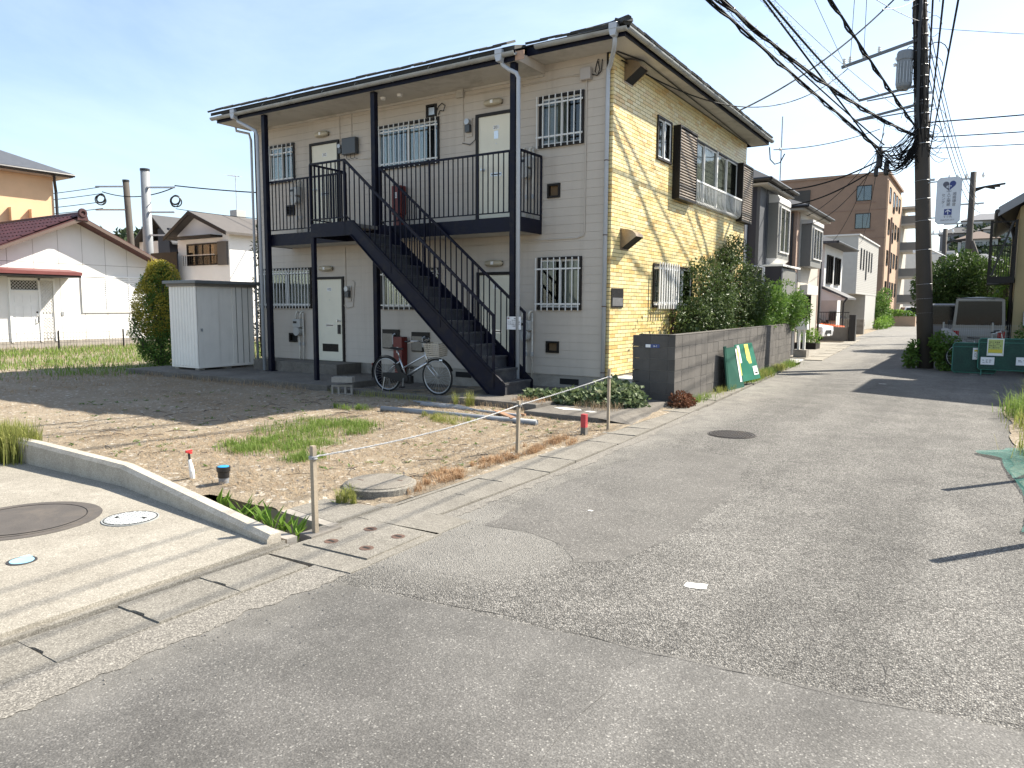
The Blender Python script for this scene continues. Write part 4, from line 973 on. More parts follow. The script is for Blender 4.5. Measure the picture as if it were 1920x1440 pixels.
c = atZ(870, 765, .03); patch(c.x, c.y, .25, .2, 260, .30, .005, M_grassy, 'grass_patch', 'tall thin yellowish weeds by the end of the slab', 'weeds')
c = atZ(655, 940, .02); patch(c.x, c.y, .12, .12, 260, .16, .005, M_grassy, 'grass_patch', 'weed tuft growing against the round concrete manhole', 'weeds')
c = atZ(735, 940, .02); patch(1.45, -7.15, .2, .25, 500, .08, .005, M_strawr, 'grass_patch', 'reddish dried grass around the concrete manhole rim', 'dry grass')
for x, y, r, n, nm in ((1.42, -6.55, .3, 800, 'first'), (1.40, -5.75, .28, 800, 'second'), (1.38, -5.05, .25, 700, 'third'), (1.42, -4.4, .3, 600, 'fourth')):
    patch(x, y, r*.6, r*1.4, n, .085, .005, M_strawr, 'dry_tuft', nm+' straw coloured dry grass tuft along the gutter edge past the manhole', 'dry grass', .9)
for i, (x0, x1, yy, n, lb) in enumerate(((-11.4, -5.2, -2.50, 900, 'dry weeds along the front edge of the long slab'), (-4.7, -2.1, -2.34, 420, 'dry weeds along the low kerb before the bicycle'), (-1.9, -.2, -2.46, 260, 'dry weeds along the stair slab edge'))):
    P = [V(rnd(x0, x1), yy+random.gauss(0, .07), .02) for _ in range(n)]; P = [p for p in P if nz(p.x, p.y, 1.3, 21) > -.15]
    blades(P, .15, .006, .6).build('edge_weeds', M_straw if i != 1 else M_grassy, kind='stuff', label=lb, cat='weeds')
# lawn strip before the white house and at the left
P = []
while len(P) < 15000:
    x, y = rnd(-24, -10.8), rnd(-5.2, 9)
    if y < -3.6+.9*nz(x, y, .5) and rnd(0, 1) > .12: continue
    if rnd(0, 1) > .35+.6*(nz(x, y, .35, 5)+.35): continue
    P.append(V(x, y, .0))
blades(P, .20, .016, .7).build('lawn', M_grass, kind='stuff', label='long green grass behind the lot in front of the white house', cat='grass')
P = [V(rnd(-25, -9), rnd(-7.5, 6), .0) for _ in range(6000)]
blades(P, .13, .014, .9).build('dry_grass', M_straw, kind='stuff', label='dry grass scattered through the lawn before the white house', cat='dry grass')
# tall clump at the end of the kerb wall
c = atZ(22, 866, .045); P = []
while len(P) < 2600:
    u, v = random.gauss(0, .5), random.gauss(0, .5)
    if math.hypot(u, v) < 1.2: P.append(V(c.x-.25+u*.42, c.y+.05+v*.28, .04))
blades(P, .40, .009, .35).build('grass_clump', M_grassy, kind='stuff', label='tall fine yellow green grass clump on the driveway by the kerb wall', cat='grass')
# broad leaved weeds and pebbly litter scattered through the lot
g = MB()
for k in range(420):
    x, y = rnd(-7, 1.4), rnd(-8.0, -2.6)
    if nz(x, y, .7, 11) < .05 and rnd(0, 1) > .15: continue
    for q in range(random.randint(3, 8)):
        a = rnd(0, 6.28); leaf(g, lotp(x, y, .0)+V(rnd(-.02, .02), rnd(-.02, .02), 0), V(math.cos(a), math.sin(a), rnd(.2, .9)), V(0, 0, 1), rnd(.03, .07), rnd(.010, .022))
g.build('lot_weeds', M_lf2, kind='stuff', label='small broad leaved weeds scattered over the bare lot', cat='weeds')
g = MB()
for k in range(160):
    x, y = rnd(-5, 1.45), rnd(-8.0, -2.8); a = rnd(0, 6.28); l = rnd(.08, .30); d = V(math.cos(a), math.sin(a), 0); p = lotp(x, y, .008)
    g.tube([p, p+d*l*.5+V(rnd(-.02, .02), rnd(-.02, .02), .012), p+d*l], rnd(.002, .005), 4)
g.build('twigs', M_bark, kind='stuff', label='dead twigs lying about on the bare lot', cat='twigs')
# weeds in the trench
for i, (x, y) in enumerate(((.35, -8.30), (.62, -8.33), (.72, -8.34), (1.10, -8.40), (1.25, -8.42), (1.45, -8.45), (.95, -8.37))):
    g = MB()
    for k in range(9):
        a = rnd(0, 6.28); d = V(math.cos(a)*rnd(.3, .9), math.sin(a)*rnd(.2, .6), rnd(.5, 1.2)); leaf(g, V(x+rnd(-.05, .05), y-.04+rnd(-.03, .03), -.08+rnd(-.05, .05)), d, V(0, 0, 1), rnd(.14, .25), rnd(.03, .05))
    g.build('trench_weed', M_lf3, label='fresh green weed growing up out of the drain trench', cat='weed', group='weeds growing in the drain trench', base=(x, y, -.3))
# ================================================================== STAKES, ROPE, PIPES
M_stake = mat('weathered timber', (.30, .25, .185), .9, .2, 9, 60, .5, streak=.4, dirt=(.15, .12, .09))
st_pts = [(atZ(592, 1003), .66, 'wooden stake at the end of the drain trench carrying the rope'), (atZ(970, 853), .62, 'wooden stake between the manhole and the red marker carrying the rope'), (atZ(1140, 808), .84, 'tall thin wooden stake beside the red boundary marker carrying the rope')]
tops = []
for p, h, lb in st_pts:
    lean = V(rnd(-.01, .02), 0, 0)
    MB().bar(V(p.x, p.y, -.1), V(p.x, p.y, h)+lean, .034, .034, (0, 1, 0)).build('wooden_stake', M_stake, label=lb, cat='stake', base=(p.x, p.y, 0)); tops.append(V(p.x, p.y, h)+lean)
M_rope = mat('striped rope', (.36, .36, .36), .85, .5, 45, 120, .5)
def rope(a, b, sag, name, label, r=.0068):
    g = MB(); n = 50; pts = [a.lerp(b, i/n)-V(0, 0, sag*4*(i/n)*(1-i/n)) for i in range(n+1)]
    for ph in (0, 2.1, 4.2):
        g.tube([p + V(.005*math.cos(i*1.9+ph), .005*math.sin(i*1.9+ph)*.5, .005*math.sin(i*1.9+ph)) for i, p in enumerate(pts)], r*.55, 5)
    for e in (a, b): g.ring(e, (0, 0, 1), .026, .008, 14, 5).ring(e-V(0, 0, .014), (0, .1, 1), .025, .008, 14, 5)
    return g.build(name, M_rope, label=label, cat='rope')
ra, rb, rc = tops[0]-V(0, 0, .08), tops[1]-V(0, 0, .05), tops[2]-V(0, 0, .10)
rope(ra, rb, .05, 'rope', 'grey twisted rope from the trench stake to the middle stake'); rope(rb, rc, .01, 'rope', 'grey rope stretched from the middle stake to the tall stake')
p = atZ(1095, 817); t = thing('boundary_marker', 'short square stake with red painted top at the edge of the lot', 'marker', (p.x, p.y, 0))
M_redm = mat('faded red paint', (.42, .05, .055), .7, .15, 20)
bevel(MB().box((p.x-.035, p.y-.035, .11), (p.x+.035, p.y+.035, .285)).build('painted_top', M_redm, t), .004); MB().box((p.x-.034, p.y-.034, -.05), (p.x+.034, p.y+.034, .11)).build('post', M_concd, t)
M_gpvc = mat('dusty grey pipe', (.20, .215, .235), .5, .12, 6, dirt=(.17, .15, .125))
p = atZ(420, 909, .03); t = thing('drain_pipe_stub', 'short grey pipe stub with black collar and blue cap on the lot', 'pipe', (p.x, p.y, 0))
MB().cyl((p.x, p.y, -.1), (p.x, p.y, .14), .045, n=20).build('pipe', M_gpvc, t, smooth=False); MB().lathe((p.x, p.y, .10), [(.05, 0), (.052, .05), (.06, .06), (.062, .10)], 20).build('collar', M_black, t); MB().lathe((p.x, p.y, .196), [(.05, 0), (.05, .008), (.03, .012)], 20).build('cap', mat('bright blue plastic', (.03, .28, .62), .4), t)
p = atZ(358, 897, .03); t = thing('standpipe_tap', 'white wrapped water standpipe with a red valve handle on the lot', 'tap', (p.x, p.y, 0))
MB().tube([(p.x+.03, p.y, -.05), (p.x+.02, p.y, .10), (p.x-.01, p.y, .21)], [.022, .024, .014], 10).build('wrapped_pipe', mat('white wrap', (.72, .72, .70), .7, .12, 30, bump=.5), t); MB().tube([(p.x-.01, p.y, .21), (p.x-.015, p.y, .27)], .011, 8).build('valve', M_black, t); MB().box((p.x-.05, p.y-.012, .27), (p.x+.02, p.y+.012, .285)).box((p.x-.027, p.y-.03, .285), (p.x-.003, p.y+.03, .30)).build('handle', mat('red plastic', (.55, .03, .03), .4), t)
M_gpvc = mat('dusty grey pipe', (.20, .215, .235), .5, .12, 6, dirt=(.17, .15, .125))
a, b = atZ(716, 766, .06), atZ(1006, 793, .06)
t = thing('grey_pipe', 'long grey plastic pipe lying on the ground before the slab, the outer one', 'pipe', (a.x, a.y, 0)); MB().tube([a, b], .045, 14).build('pipe_body', M_gpvc, t, smooth=True); MB().ring(b, (b-a), .041, .006, 16, 5).build('pipe_end', M_gpvc, t)
a, b = atZ(790, 758, .06), atZ(975, 780, .06); MB().tube([a, b], .03, 12).build('grey_pipe', M_gpvc, label='thinner grey pipe lying behind the long outer pipe', cat='pipe', smooth=True, base=tuple(a))
M_scrapw = mat('scrap timber', (.30, .17, .10), .85, .2, 12)
a, b = atZ(930, 770, .08), atZ(963, 784, .10); MB().bar(a, b, .09, .02).build('timber_offcut', M_scrapw, label='flat reddish brown timber offcut lying across the pipes', cat='plank', base=tuple(a))
a, b = atZ(890, 770, .05), atZ(985, 778, .05); MB().bar(a, b, .05, .03).build('timber_offcut', M_scrapw, label='long thin brown timber strip beside the slab edge', cat='plank', base=tuple(a))
for k in range(5):
    a, b = atZ(775+8*k, 752+2*k, .05), atZ(850+12*k, 766+k, .05+.01*k); MB().tube([a, (a+b)/2+V(0, .03*k, .03), b], .012, 7).build('thin_conduit', M_gpvc, label='thin grey conduit length piled behind the pipes', cat='pipe', group='thin conduit lengths behind the pipes', base=tuple(a))
# hollow concrete blocks stacked at the slab edge
def hollow_block(c, rot, label):
    o = []; L_, W_, H_ = .39, .10, .19
    g = MB().box((-L_/2, -W_/2, 0), (L_/2, W_/2, .03)) .box((-L_/2, -W_/2, H_-.03), (L_/2, W_/2, H_))
    for x in (-.195, -.08, .045, .16): g.box((x, -W_/2+.001, .03), (x+.035, W_/2-.001, H_-.03))
    ob = g.build('concrete_block', M_conc, label=label, cat='block'); ob.location = c; ob.rotation_euler = rot; return ob
hollow_block(V(-4.33, -2.40, .01), (0, 0, R_(35)), 'lower hollow concrete block at the slab corner under another'); hollow_block(V(-4.30, -2.36, .31), (R_(90), 0, R_(28)), 'upper hollow concrete block lying on its side at the slab corner')
# ================================================================== BLOCK WALL
M_blk = mat('grimy concrete block', (.090, .082, .074), .95, .22, 3, 80, .7, rndv=.15, streak=.75, dirt=(.05, .046, .04))
Wt = bpy.data.objects.new('block_wall', None); col.objects.link(Wt); Wt.location = (1.375, -.35, 0); Wt.rotation_euler = (0, 0, math.atan(.045)); WO[Wt.name] = V(0, 0, 0)
tag(Wt, 'grimy grey concrete block garden wall along the road beside the yellow tiled wall', 'wall')
bme = MB().prism([(0, 0), (.39, 0), (.39, .19), (0, .19)], 'x', -.118, -.0).mesh('block', M_blk)
MB().box((-.112, .008, -.2), (-.006, 11.0, 1.19)).box((-.63, .008, -.2), (-.112, .112, 1.19)).build('mortar_core', mat('block joint', (.16, .15, .135), .95, .2), Wt)
for r in range(6):
    z = .004+r*.2
    for i in range(28):
        o = inst(bme, 'block', Wt, (rnd(-.002, .002), .002+i*.4+(.0), z)); 
    for i in range(2):
        inst(bme, 'block', Wt, (-.20-i*.23 if 0 else 0, 0, z)) if 0 else None
bme2 = MB().box((0, 0, 0), (.308, .118, .19)).mesh('block', M_blk)
for r in range(6):
    for i in range(2): inst(bme2, 'block', Wt, (-.122-.312*(i+1)+.0, .0+rnd(-.002, .001), .004+r*.2))
    inst(MB().box((0, 0, 0), (.115, .0012, .19)).mesh('block', M_blk), 'block', Wt, (-.118, .0, .004+r*.2)) if 0 else None
bevel(MB().box((-.12, .0, 1.198), (.002, 11.2, 1.215)).build('coping', M_blk, Wt), .004); MB().box((-.64, 0, 1.1985), (-.122, .12, 1.2155)).build('coping', M_blk, Wt)
pl = MB().box((-.52, -.008, .985), (-.27, -.003, 1.045)).build('address_plate', mat('blue enamel', (.03, .06, .20), .3), Wt)
MB().box((-.515, -.0095, .99), (-.43, -.008, 1.04)).build('plate_patch', M_white, Wt)
tx = text_obj('6-1', .05, M_white, 'plate_number', Wt, (-.345, -.0095, 1.014), (1, 0, 0), (0, 0, 1)); 
# folded green boards leaning on the wall
M_green = mat('green corrugated plastic', (.012, .13, .085), .45, .15, 3, 30, .15)
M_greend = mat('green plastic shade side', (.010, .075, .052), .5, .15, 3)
M_yel = mat('yellow notice', (.62, .55, .10), .7, .12, 8)
def board(t, y0, y1, xb, xt, z0, z1, th=.012, name='board', m=None, twist=0):
    g = MB(); a = [V(xb, y0, z0), V(xb+twist, y1, z0), V(xt+twist*.3, y1-.05, z1), V(xt, y0-.08, z1)]; o = V(-th, 0, 0)
    g.add([tuple(q) for q in a]+[tuple(q+o) for q in a], [(0, 1, 2, 3), (7, 6, 5, 4), (0, 4, 5, 1), (1, 5, 6, 2), (2, 6, 7, 3), (3, 7, 4, 0)]); return g.build(name, m or M_green, t), a
def on_board(a, u0, u1, v0, v1, m, t, name):
    f = lambda u, v: (a[0].lerp(a[1], u)).lerp(a[3].lerp(a[2], u), v)+V(.004, 0, .001)
    return MB().poly([tuple(f(u0, v0)), tuple(f(u1, v0)), tuple(f(u1, v1)), tuple(f(u0, v1))]).build(name, m, t)
t = thing('notice_signboard', 'green notice panel with yellow strip leaning on the block wall, the front one', 'signboard', (1.45, 4.4, 0))
b_, a = board(t, 3.25, 4.45, 1.50, 1.36, .12, .90, twist=.10); on_board(a, .50, .72, .45, .98, M_yel, t, 'yellow_strip'); on_board(a, .72, .95, .12, .36, M_white, t, 'white_sheet'); on_board(a, .78, .92, .15, .20, M_ink, t, 'print_block'); on_board(a, .10, .22, .5, .97, M_white, t, 'white_strip')
t2 = thing('notice_signboard', 'green notice panel half folded against the block wall behind the front one', 'signboard', (1.4, 3.5, 0))
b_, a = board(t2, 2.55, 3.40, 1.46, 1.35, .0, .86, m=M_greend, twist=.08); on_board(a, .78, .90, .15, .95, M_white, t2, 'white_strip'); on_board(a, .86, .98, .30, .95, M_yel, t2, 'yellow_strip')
for k in range(3): MB().bar((1.47, 2.42+.05*k, .0), (1.37, 2.40+.05*k, .9), .03, .03).build('frame_bar', M_greend, t2)
# shrubs behind the wall
bl = [(V(.42, 3.2, 1.40), V(.45, .6, .42)), (V(.35, 4.3, 1.9), V(.65, 1.1, .9)), (V(.25, 6.2, 2.1), V(.7, 1.2, 1.0)), (V(.35, 5.4, 1.2), V(.7, 1.6, .6)), (V(.15, 6.9, 2.95), V(.45, .75, .55)), (V(.4, 7.6, 2.0), V(.55, .9, .8))]
shrub('garden_shrub', 'large dark glossy leaved shrub behind the block wall against the tiled wall', 'shrub', (.3, 5.2, 0), bl, 17000, .09, .045, M_lf, gap=-.2, freq=1.9)
bl = [(V(.55, 9.0, 1.7), V(.6, 1.0, .65)), (V(.6, 10.6, 1.75), V(.65, 1.0, .75)), (V(.75, 11.6, 1.55), V(.5, .7, .6)), (V(.5, 8.2, 1.25), V(.5, .8, .4))]
shrub('garden_shrub', 'bright green leafy shrub spilling over the far end of the block wall', 'shrub', (.5, 10, 0), bl, 9000, .11, .045, M_lf2, gap=-.25)
g = MB()
for k in range(90): leaf(g, V(.25+rnd(-.25, .2), 1.75+rnd(-.45, .5), .5+rnd(0, 1)**1.2*1.1), V(rnd(-.5, .7), rnd(-1, 1), rnd(-.3, .9)), V(0, -.3, 1), rnd(.07, .14), rnd(.02, .04))
for k in range(5): g.tube([(.15+.05*k, 1.7+.07*k, 0), (.14+.05*k, 1.72+.09*k, .8), (.1+.06*k, 1.75+.12*k, 1.4+.15*k)], [.006, .005, .002], 4)
g.build('tall_weed', M_grassy, label='tall thin weed standing against the yellow tiles behind the wall end', cat='weed', base=(.2, 1.7, 0))
# ivy mound on the apron
bl = [(V(.55, -1.2, .12), V(.55, .55, .30)), (V(-.0, -1.55, .10), V(.45, .3, .22)), (V(.95, -1.15, .10), V(.35, .55, .28)), (V(.35, -.75, .15), V(.5, .4, .32)), (V(-.5, -1.75, .10), V(.35, .22, .18))]
shrub('ivy_mound', 'low variegated ivy mound on the concrete beside the block wall end', 'ivy', (.5, -1.1, .09), bl, 3000, .10, .085, M_ivy, floor=lambda p: .09, gap=-.3, stem_r=.008)
bl = [(V(1.50, -.42, .10), V(.16, .2, .17)), (V(1.55, -.15, .08), V(.12, .2, .13))]
shrub('withered_plant', 'withered reddish brown plant at the foot of the block wall corner', 'plant', (1.5, -.35, 0), bl, 800, .06, .035, M_dead, gap=-.4, stem_r=.006)
for i, (yy, n) in enumerate(((.6, 260), (2.4, 300), (4.9, 900), (5.6, 800), (6.5, 600), (8.0, 500), (9.6, 500))):
    P = [V(1.375-.045*yy+.06+abs(random.gauss(0, .10)), yy+random.gauss(0, .4), .0) for _ in range(n)]
    blades(P, .16 if i < 2 else .24, .008, .7).build('wall_weeds', M_grassy if i % 2 else M_grass, kind='stuff', label='strip of weeds number at wall foot' if 0 else 'weeds growing along the foot of the block wall', cat='weeds')
t = thing('foam_box', 'white foam box lying behind the end of the block wall', 'box', (.45, .45, .09)); bevel(MB().box((.05, .15, .1), (.78, .62, .34)).build('box_body', mat('dirty white foam', (.66, .66, .63), .7, .1, 6, dirt=(.4, .4, .37)), t), .04, 3); bevel(MB().box((.03, .13, .341), (.80, .64, .385)).build('box_lid', mat('dirty white foam', (.6, .6, .6)), t), .02)
P = [V(.75+rnd(-.35, .35), -1.95+rnd(-.2, .25), .095) for _ in range(160)]
blades(P, .16, .006, .9).build('dry_tuft', M_straw, kind='stuff', label='dry straw tuft in front of the ivy mound', cat='dry grass')
P = [V(-.35+rnd(-.35, .25), -2.05+rnd(-.22, .22), .12) for _ in range(300)]
blades(P, .13, .006, .9).build('dry_tuft', M_strawr, kind='stuff', label='reddish dry tuft between the stair foot and the ivy', cat='dry grass')
# ================================================================== BICYCLE
def bicycle(name, label, loc, heading, lean, colour, wheelbase=1.20, wr=.345, basket=True):
    t = bpy.data.objects.new(name, None); col.objects.link(t); t.location = loc; t.rotation_euler = (lean, 0, heading); WO[t.name] = V(0, 0, 0); tag(t, label, 'bicycle')
    fx, rx = wheelbase/2, -wheelbase/2
    def wheel(x, yaw=0):
        w = MB().ring((x, 0, wr), (0, 1, 0), wr-.02, .019, 40, 8).build('wheel', M_rubber, t, smooth=True)
        MB().ring((x, 0, wr), (0, 1, 0), wr-.045, .010, 40, 6).build('rim', M_silver, w, smooth=True); MB().cyl((x, -.045, wr), (x, .045, wr), .022, n=12).build('hub', M_silver, w)
        g = MB()
        for i in range(28):
            a = 2*math.pi*i/28; b = a+(.5 if i % 2 else -.5); s = .03 if i % 4 < 2 else -.03
            g.bar((x+.02*math.cos(b), s, wr+.02*math.sin(b)), (x+(wr-.05)*math.cos(a), 0, wr+(wr-.05)*math.sin(a)), .0022, .0022)
        g.build('spokes', M_silver, w, kind='stuff'); return w
    wheel(rx); wheel(fx)
    bb = V(rx+.47, 0, .30); hd0, hd1 = V(fx-.20, 0, .60), V(fx-.25, 0, .80); stp = V(rx+.335, 0, .66)
    f = MB().tube([bb, stp], .017, 8).tube([bb+V(.03, 0, .03), hd0+V(-.02, 0, .0)], .026, 8).tube([stp-V(-.045, 0, .20), hd1-V(0, 0, .06)], .017, 8).tube([hd0-V(-.012, 0, .04), hd1], .021, 8)
    for s in (-.05, .05): f.tube([(rx, s, wr), (rx+.22, s*.8, .345-.02), bb+V(0, s*.5, .0)], .010, 6).tube([(rx, s, wr), (rx+.2, s*.9, .50), stp-V(-.01, -s*.2, .05)], .009, 6)
    f.build('frame', colour, t, smooth=True)
    fk = MB()
    for s in (-.05, .05): fk.tube([hd0-V(-.012, -s, .04), (fx-.12, s, .48), (fx-.04, s, .40), (fx, s, wr)], .011, 7)
    fk.build('fork', colour, t, smooth=True)
    MB().tube([stp, stp+V(-.04, 0, .15)], .013, 8).build('seat_post', M_silver, t, smooth=True)
    MB().grid(10, 8, lambda i, j: (stp.x-.17+.27*i, (j-.5)*(.19*(1-i)**.8+.045), stp.z+.185+.022*math.cos((j-.5)*3)-.015*i+.02*(i-.4)**2)).build('saddle', M_black, t, smooth=True)
    MB().grid(10, 8, lambda i, j: (stp.x-.17+.27*i, (.5-j)*(.19*(1-i)**.8+.045), stp.z+.155+.01*i)).build('saddle_shell', M_black, t)
    hb = [hd1+V(.0, 0, 0), hd1+V(-.03, 0, .17)]
    MB().tube(hb, .012, 8).build('stem', M_silver, t); hc = hb[1]
    bar_ = MB().tube([hc+V(-.20, -.27, .045), hc+V(-.08, -.26, .055), hc+V(.02, -.16, .05), hc, hc+V(.02, .16, .05), hc+V(-.08, .26, .055), hc+V(-.20, .27, .045)], .011, 8).build('handlebar', M_silver, t, smooth=True)
    for s in (-1, 1):
        MB().tube([hc+V(-.21, .27*s, .043), hc+V(-.09, .262*s, .055)], .017, 8).build('grip', M_black, bar_); MB().tube([hc+V(-.05, .22*s, .04), hc+V(-.17, .25*s, .015)], .006, 5).build('brake_lever', M_silver, bar_)
    for x, a0, a1 in ((rx, R_(-15), R_(165)), (fx, R_(30), R_(160))):
        g = MB(); n = 18
        for i in range(n+1):
            a = a0+(a1-a0)*i/n; R = wr+.022
            for s in (-.028, 0, .028): g.v.append((x-R*math.cos(a) if x < 0 else x+R*math.cos(math.pi-a)*1, s, wr+(R-(.010 if s else 0))*math.sin(a)))
        for i in range(n):
            for j in range(2): q = 3*i+j; g.f.append((q, q+1, q+4, q+3))
        g.build('fender', M_black, t, smooth=True)
    cr = MB().cyl(bb+V(0, -.05, 0), bb+V(0, -.058, 0), .085, n=24).build('chainring', M_black, t)
    MB().prism([(rx-.05, wr+.035), (bb.x, bb.z+.10), (bb.x+.09, bb.z+.04), (bb.x+.09, bb.z-.04), (bb.x, bb.z-.10), (rx-.05, wr-.04)], 'y', -.075, -.062).build('chain_case', M_black, t)
    for s, dz in ((-1, -1), (1, 1)):
        c = MB().bar(bb+V(0, .085*s, 0), bb+V(.02*s, .09*s, .165*dz), .02, .012).build('crank', M_silver, t); MB().box(tuple(bb+V(-.045+.02*s, .09*s, .165*dz-.012)), tuple(bb+V(.045+.02*s, .17*s, .165*dz+.012))).build('pedal', M_black, c)
    MB().prism([(stp.x-.12, .56), (stp.x-.02, .56), (bb.x-.03, .34), (bb.x-.13, .34)], 'y', -.045, .045).build('battery', M_black, t) if basket else None
    bevel(MB().box((bb.x-.02, -.055, bb.z-.11), (bb.x+.14, .055, bb.z+.04)).build('motor_case', M_black, t), .02) if basket else None
    ks = MB()
    for s in (-.12, .12): ks.tube([(rx, s*.5, wr-.02), (rx-.05, s, .0)], .010, 6)
    ks.build('kickstand', M_silver, t)
    if basket:
        g = MB(); x0, x1, z0, z1 = fx-.17, fx+.17, .74, .97
        def rect(z, k): return [V(x0+.03*k, -.15+.03*k, z), V(x1-.02*k, -.15+.03*k, z), V(x1-.02*k, .15-.03*k, z), V(x0+.03*k, .15-.03*k, z)]
        for q in range(7):
            k = 1-q/6; p = rect(z0+(z1-z0)*q/6, k)
            for i in range(4): g.bar(p[i], p[(i+1) % 4], .011 if q in (0, 6) else .0075)
        lo, hi = rect(z0, 1), rect(z1, 0)
        for i in range(4):
            for q in range(9): g.bar(lo[i].lerp(lo[(i+1) % 4], q/9), hi[i].lerp(hi[(i+1) % 4], q/9), .0075)
        for q in range(1, 9): g.bar(lo[0].lerp(lo[1], q/9), lo[3].lerp(lo[2], q/9), .0028)
        g.build('basket', mat('basket wire', (.55, .50, .42), .5, .1, metal=.3), t); MB().cyl((fx+.08, 0, .66), (fx+.15, 0, .655), .032, .038, 14).build('headlamp', M_silver, t)
    MB().cyl((rx-.34, 0, .52), (rx-.355, 0, .52), .025, n=12).build('reflector', M_red, t); return t
bicycle('bicycle', 'silver city bicycle with front basket parked under the black stairs', (-3.30, -1.60, .03), R_(2), R_(4), M_silver)
# ================================================================== SHED
S = thing('storage_shed', 'white corrugated metal storage shed with flat grey roof beside the apartment', 'shed', (-10.2, -1.0, .15))
M_shed = mat('white shed steel', (.78, .74, .67), .4, .05, 2, 40, .04, streak=.25, dirt=(.36, .33, .27)); M_shedr = mat('shed roof grey', (.13, .14, .14), .5, .15, 3)
sx0, sx1, sy0, sy1, sz0, sz1 = -10.72, -9.66, -1.78, -.18, .20, 2.17
MB().box((sx0, sy0+.01, sz0), (sx1-.03, sy1, sz1)).build('body', M_shed, S)
g = MB()                                                     # ribbed narrow face
for i in range(9):
    x = sx0+.06+i*.115; MB().prism([(x, sy0+.011), (x+.015, sy0-.006), (x+.06, sy0-.006), (x+.075, sy0+.011)], 'z', sz0+.05, sz1-.04).build('rib', M_shed, S)
for a, b, o in ((sy0+.03, sy0+.60, .0), (sy0+.60, sy0+.98, -.012), (sy0+.98, sy1-.02, -.004)):
    d = MB().box((sx1-.03, a, sz0+.05), (sx1-.003+o*1.8, b-.014, sz1-.05)).build('door_panel', M_shed, S)
    if a == sy0+.03: MB().box((sx1-.005, a+.06, sz0+.86), (sx1+.008, a+.12, sz0+.93)).build('lock', M_galv, d)
for k in range(3): MB().box((sx1-.008, sy0+1.08+k*.17, sz0+.06), (sx1+.002, sy0+1.09+k*.17, sz1-.06)).build('panel_seam', M_concd, S)
MB().box((sx1-.03, sy0, sz0), (sx1+.004, sy1, sz0+.05)).build('sill', M_shed, S); MB().box((sx1-.03, sy0, sz1-.05), (sx1+.004, sy1, sz1)).build('lintel', M_concd, S)
bevel(MB().box((sx0-.10, sy0-.10, sz1), (sx1+.14, sy1+.08, sz1+.075)).build('roof', M_shedr, S), .012); MB().box((sx0-.04, sy0-.04, sz1-.06), (sx1+.05, sy1+.03, sz1)).build('roof_frame', mat('dirty frame', (.20, .18, .15), .7), S)
for x in (sx0+.05, sx1-.2):
    for y in (sy0+.05, -1.0, sy1-.2): MB().box((x, y, .148), (x+.15, y+.15, .2)).build('footing_block', M_conc, S)
bl = [(V(-12.6, -.95, 1.0), V(.62, .62, .95)), (V(-12.4, -.85, 2.05), V(.40, .45, .68)), (V(-12.85, -.75, 1.45), V(.45, .55, .67)), (V(-12.35, -.95, .5), V(.56, .56, .5)), (V(-12.65, -.9, 2.45), V(.2, .22, .35))]
for _k in range(14):
    _a = rnd(0, 6.28); _z = rnd(.5, 2.7); _r = .62*(1-max(0, _z-1.2)/2.2); bl.append((V(-12.6+_r*math.cos(_a), -.9+_r*math.sin(_a), _z), V(rnd(.1, .2), rnd(.1, .2), rnd(.12, .28))))
shrub('golden_hedge_shrub', 'tall dense shrub with golden leaf tips beside the white shed', 'shrub', (-12.55, -.9, 0), bl, 14000, .055, .036, M_lf2, gap=-.5, freq=2.5, shell=.28)
foliage([(V(-12.6, -.9, 1.6), V(.64, .64, .85)), (V(-12.45, -.85, 2.3), V(.40, .44, .55)), (V(-12.65, -.9, 2.6), V(.2, .22, .35))], 11000, .05, .034, gap=-.25, freq=3, shell=.12).build('new_growth', M_gold, bpy.data.objects['golden_hedge_shrub'])
bl = [(V(-10.3, .9, 1.0), V(.45, .5, 1.0)), (V(-10.35, 1.0, 2.2), V(.5, .55, .7)), (V(-10.6, 1.1, 3.1), V(.45, .5, .5)), (V(-10.25, .9, 3.7), V(.3, .35, .4))]
shrub('slim_tree', 'slim dark leaved tree growing between the shed and the apartment', 'tree', (-10.3, 1.0, 0), bl, 3200, .11, .05, M_lf, gap=-.05, freq=1.8)
# ================================================================== UTILITY POLE, SIGN, CABLES
M_pole = mat('old concrete pole', (.065, .055, .046), .85, .2, 2, 60, .4, streak=.5, dirt=(.06, .052, .045))
M_wire = mat('black cable', (.008, .008, .009), .7, .1, bump=0, spec=.15); M_wireg = mat('grey wire', (.10, .105, .11), .5, .1, bump=0)
M_armp = mat('weathered crossarm steel', (.14, .15, .16), .6, .15, 4); PX, PY = 4.378, 11.54
def pole_x(z): return PX-.0686*z
U = thing('utility_pole', 'dark concrete utility pole with transformer and metal bands beside the road', 'utility pole', (PX, PY, 0))
MB().tube([(pole_x(z), PY, z) for z in (-.3, 3, 6, 9, 12.6)], [.21, .20, .19, .18, .165], 20).build('shaft', M_pole, U, smooth=True)
for z in (1.55, 1.95, 2.35, 3.3, 4.1, 4.7, 5.2, 6.2, 6.6, 7.0, 7.35, 7.7, 8.0, 8.3, 8.7, 9.1, 9.5, 9.9):
    w = z > 6
    MB().ring((pole_x(z), PY, z), (-.0686, 0, 1), .193 if w else .20, .014 if w else .005, 22, 5).build('band', M_galv, U)
for z, s in ((6.4, 1), (7.2, 1), (7.55, 1), (8.5, 1), (5.2, 1), (5.85, -1)): MB().box((pole_x(z)+.17*s, PY-.1, z-.03), (pole_x(z)+.30*s, PY-.04, z+.03)).build('band_bolt', M_galv, U)
tx_, tz_ = 3.42, 8.22
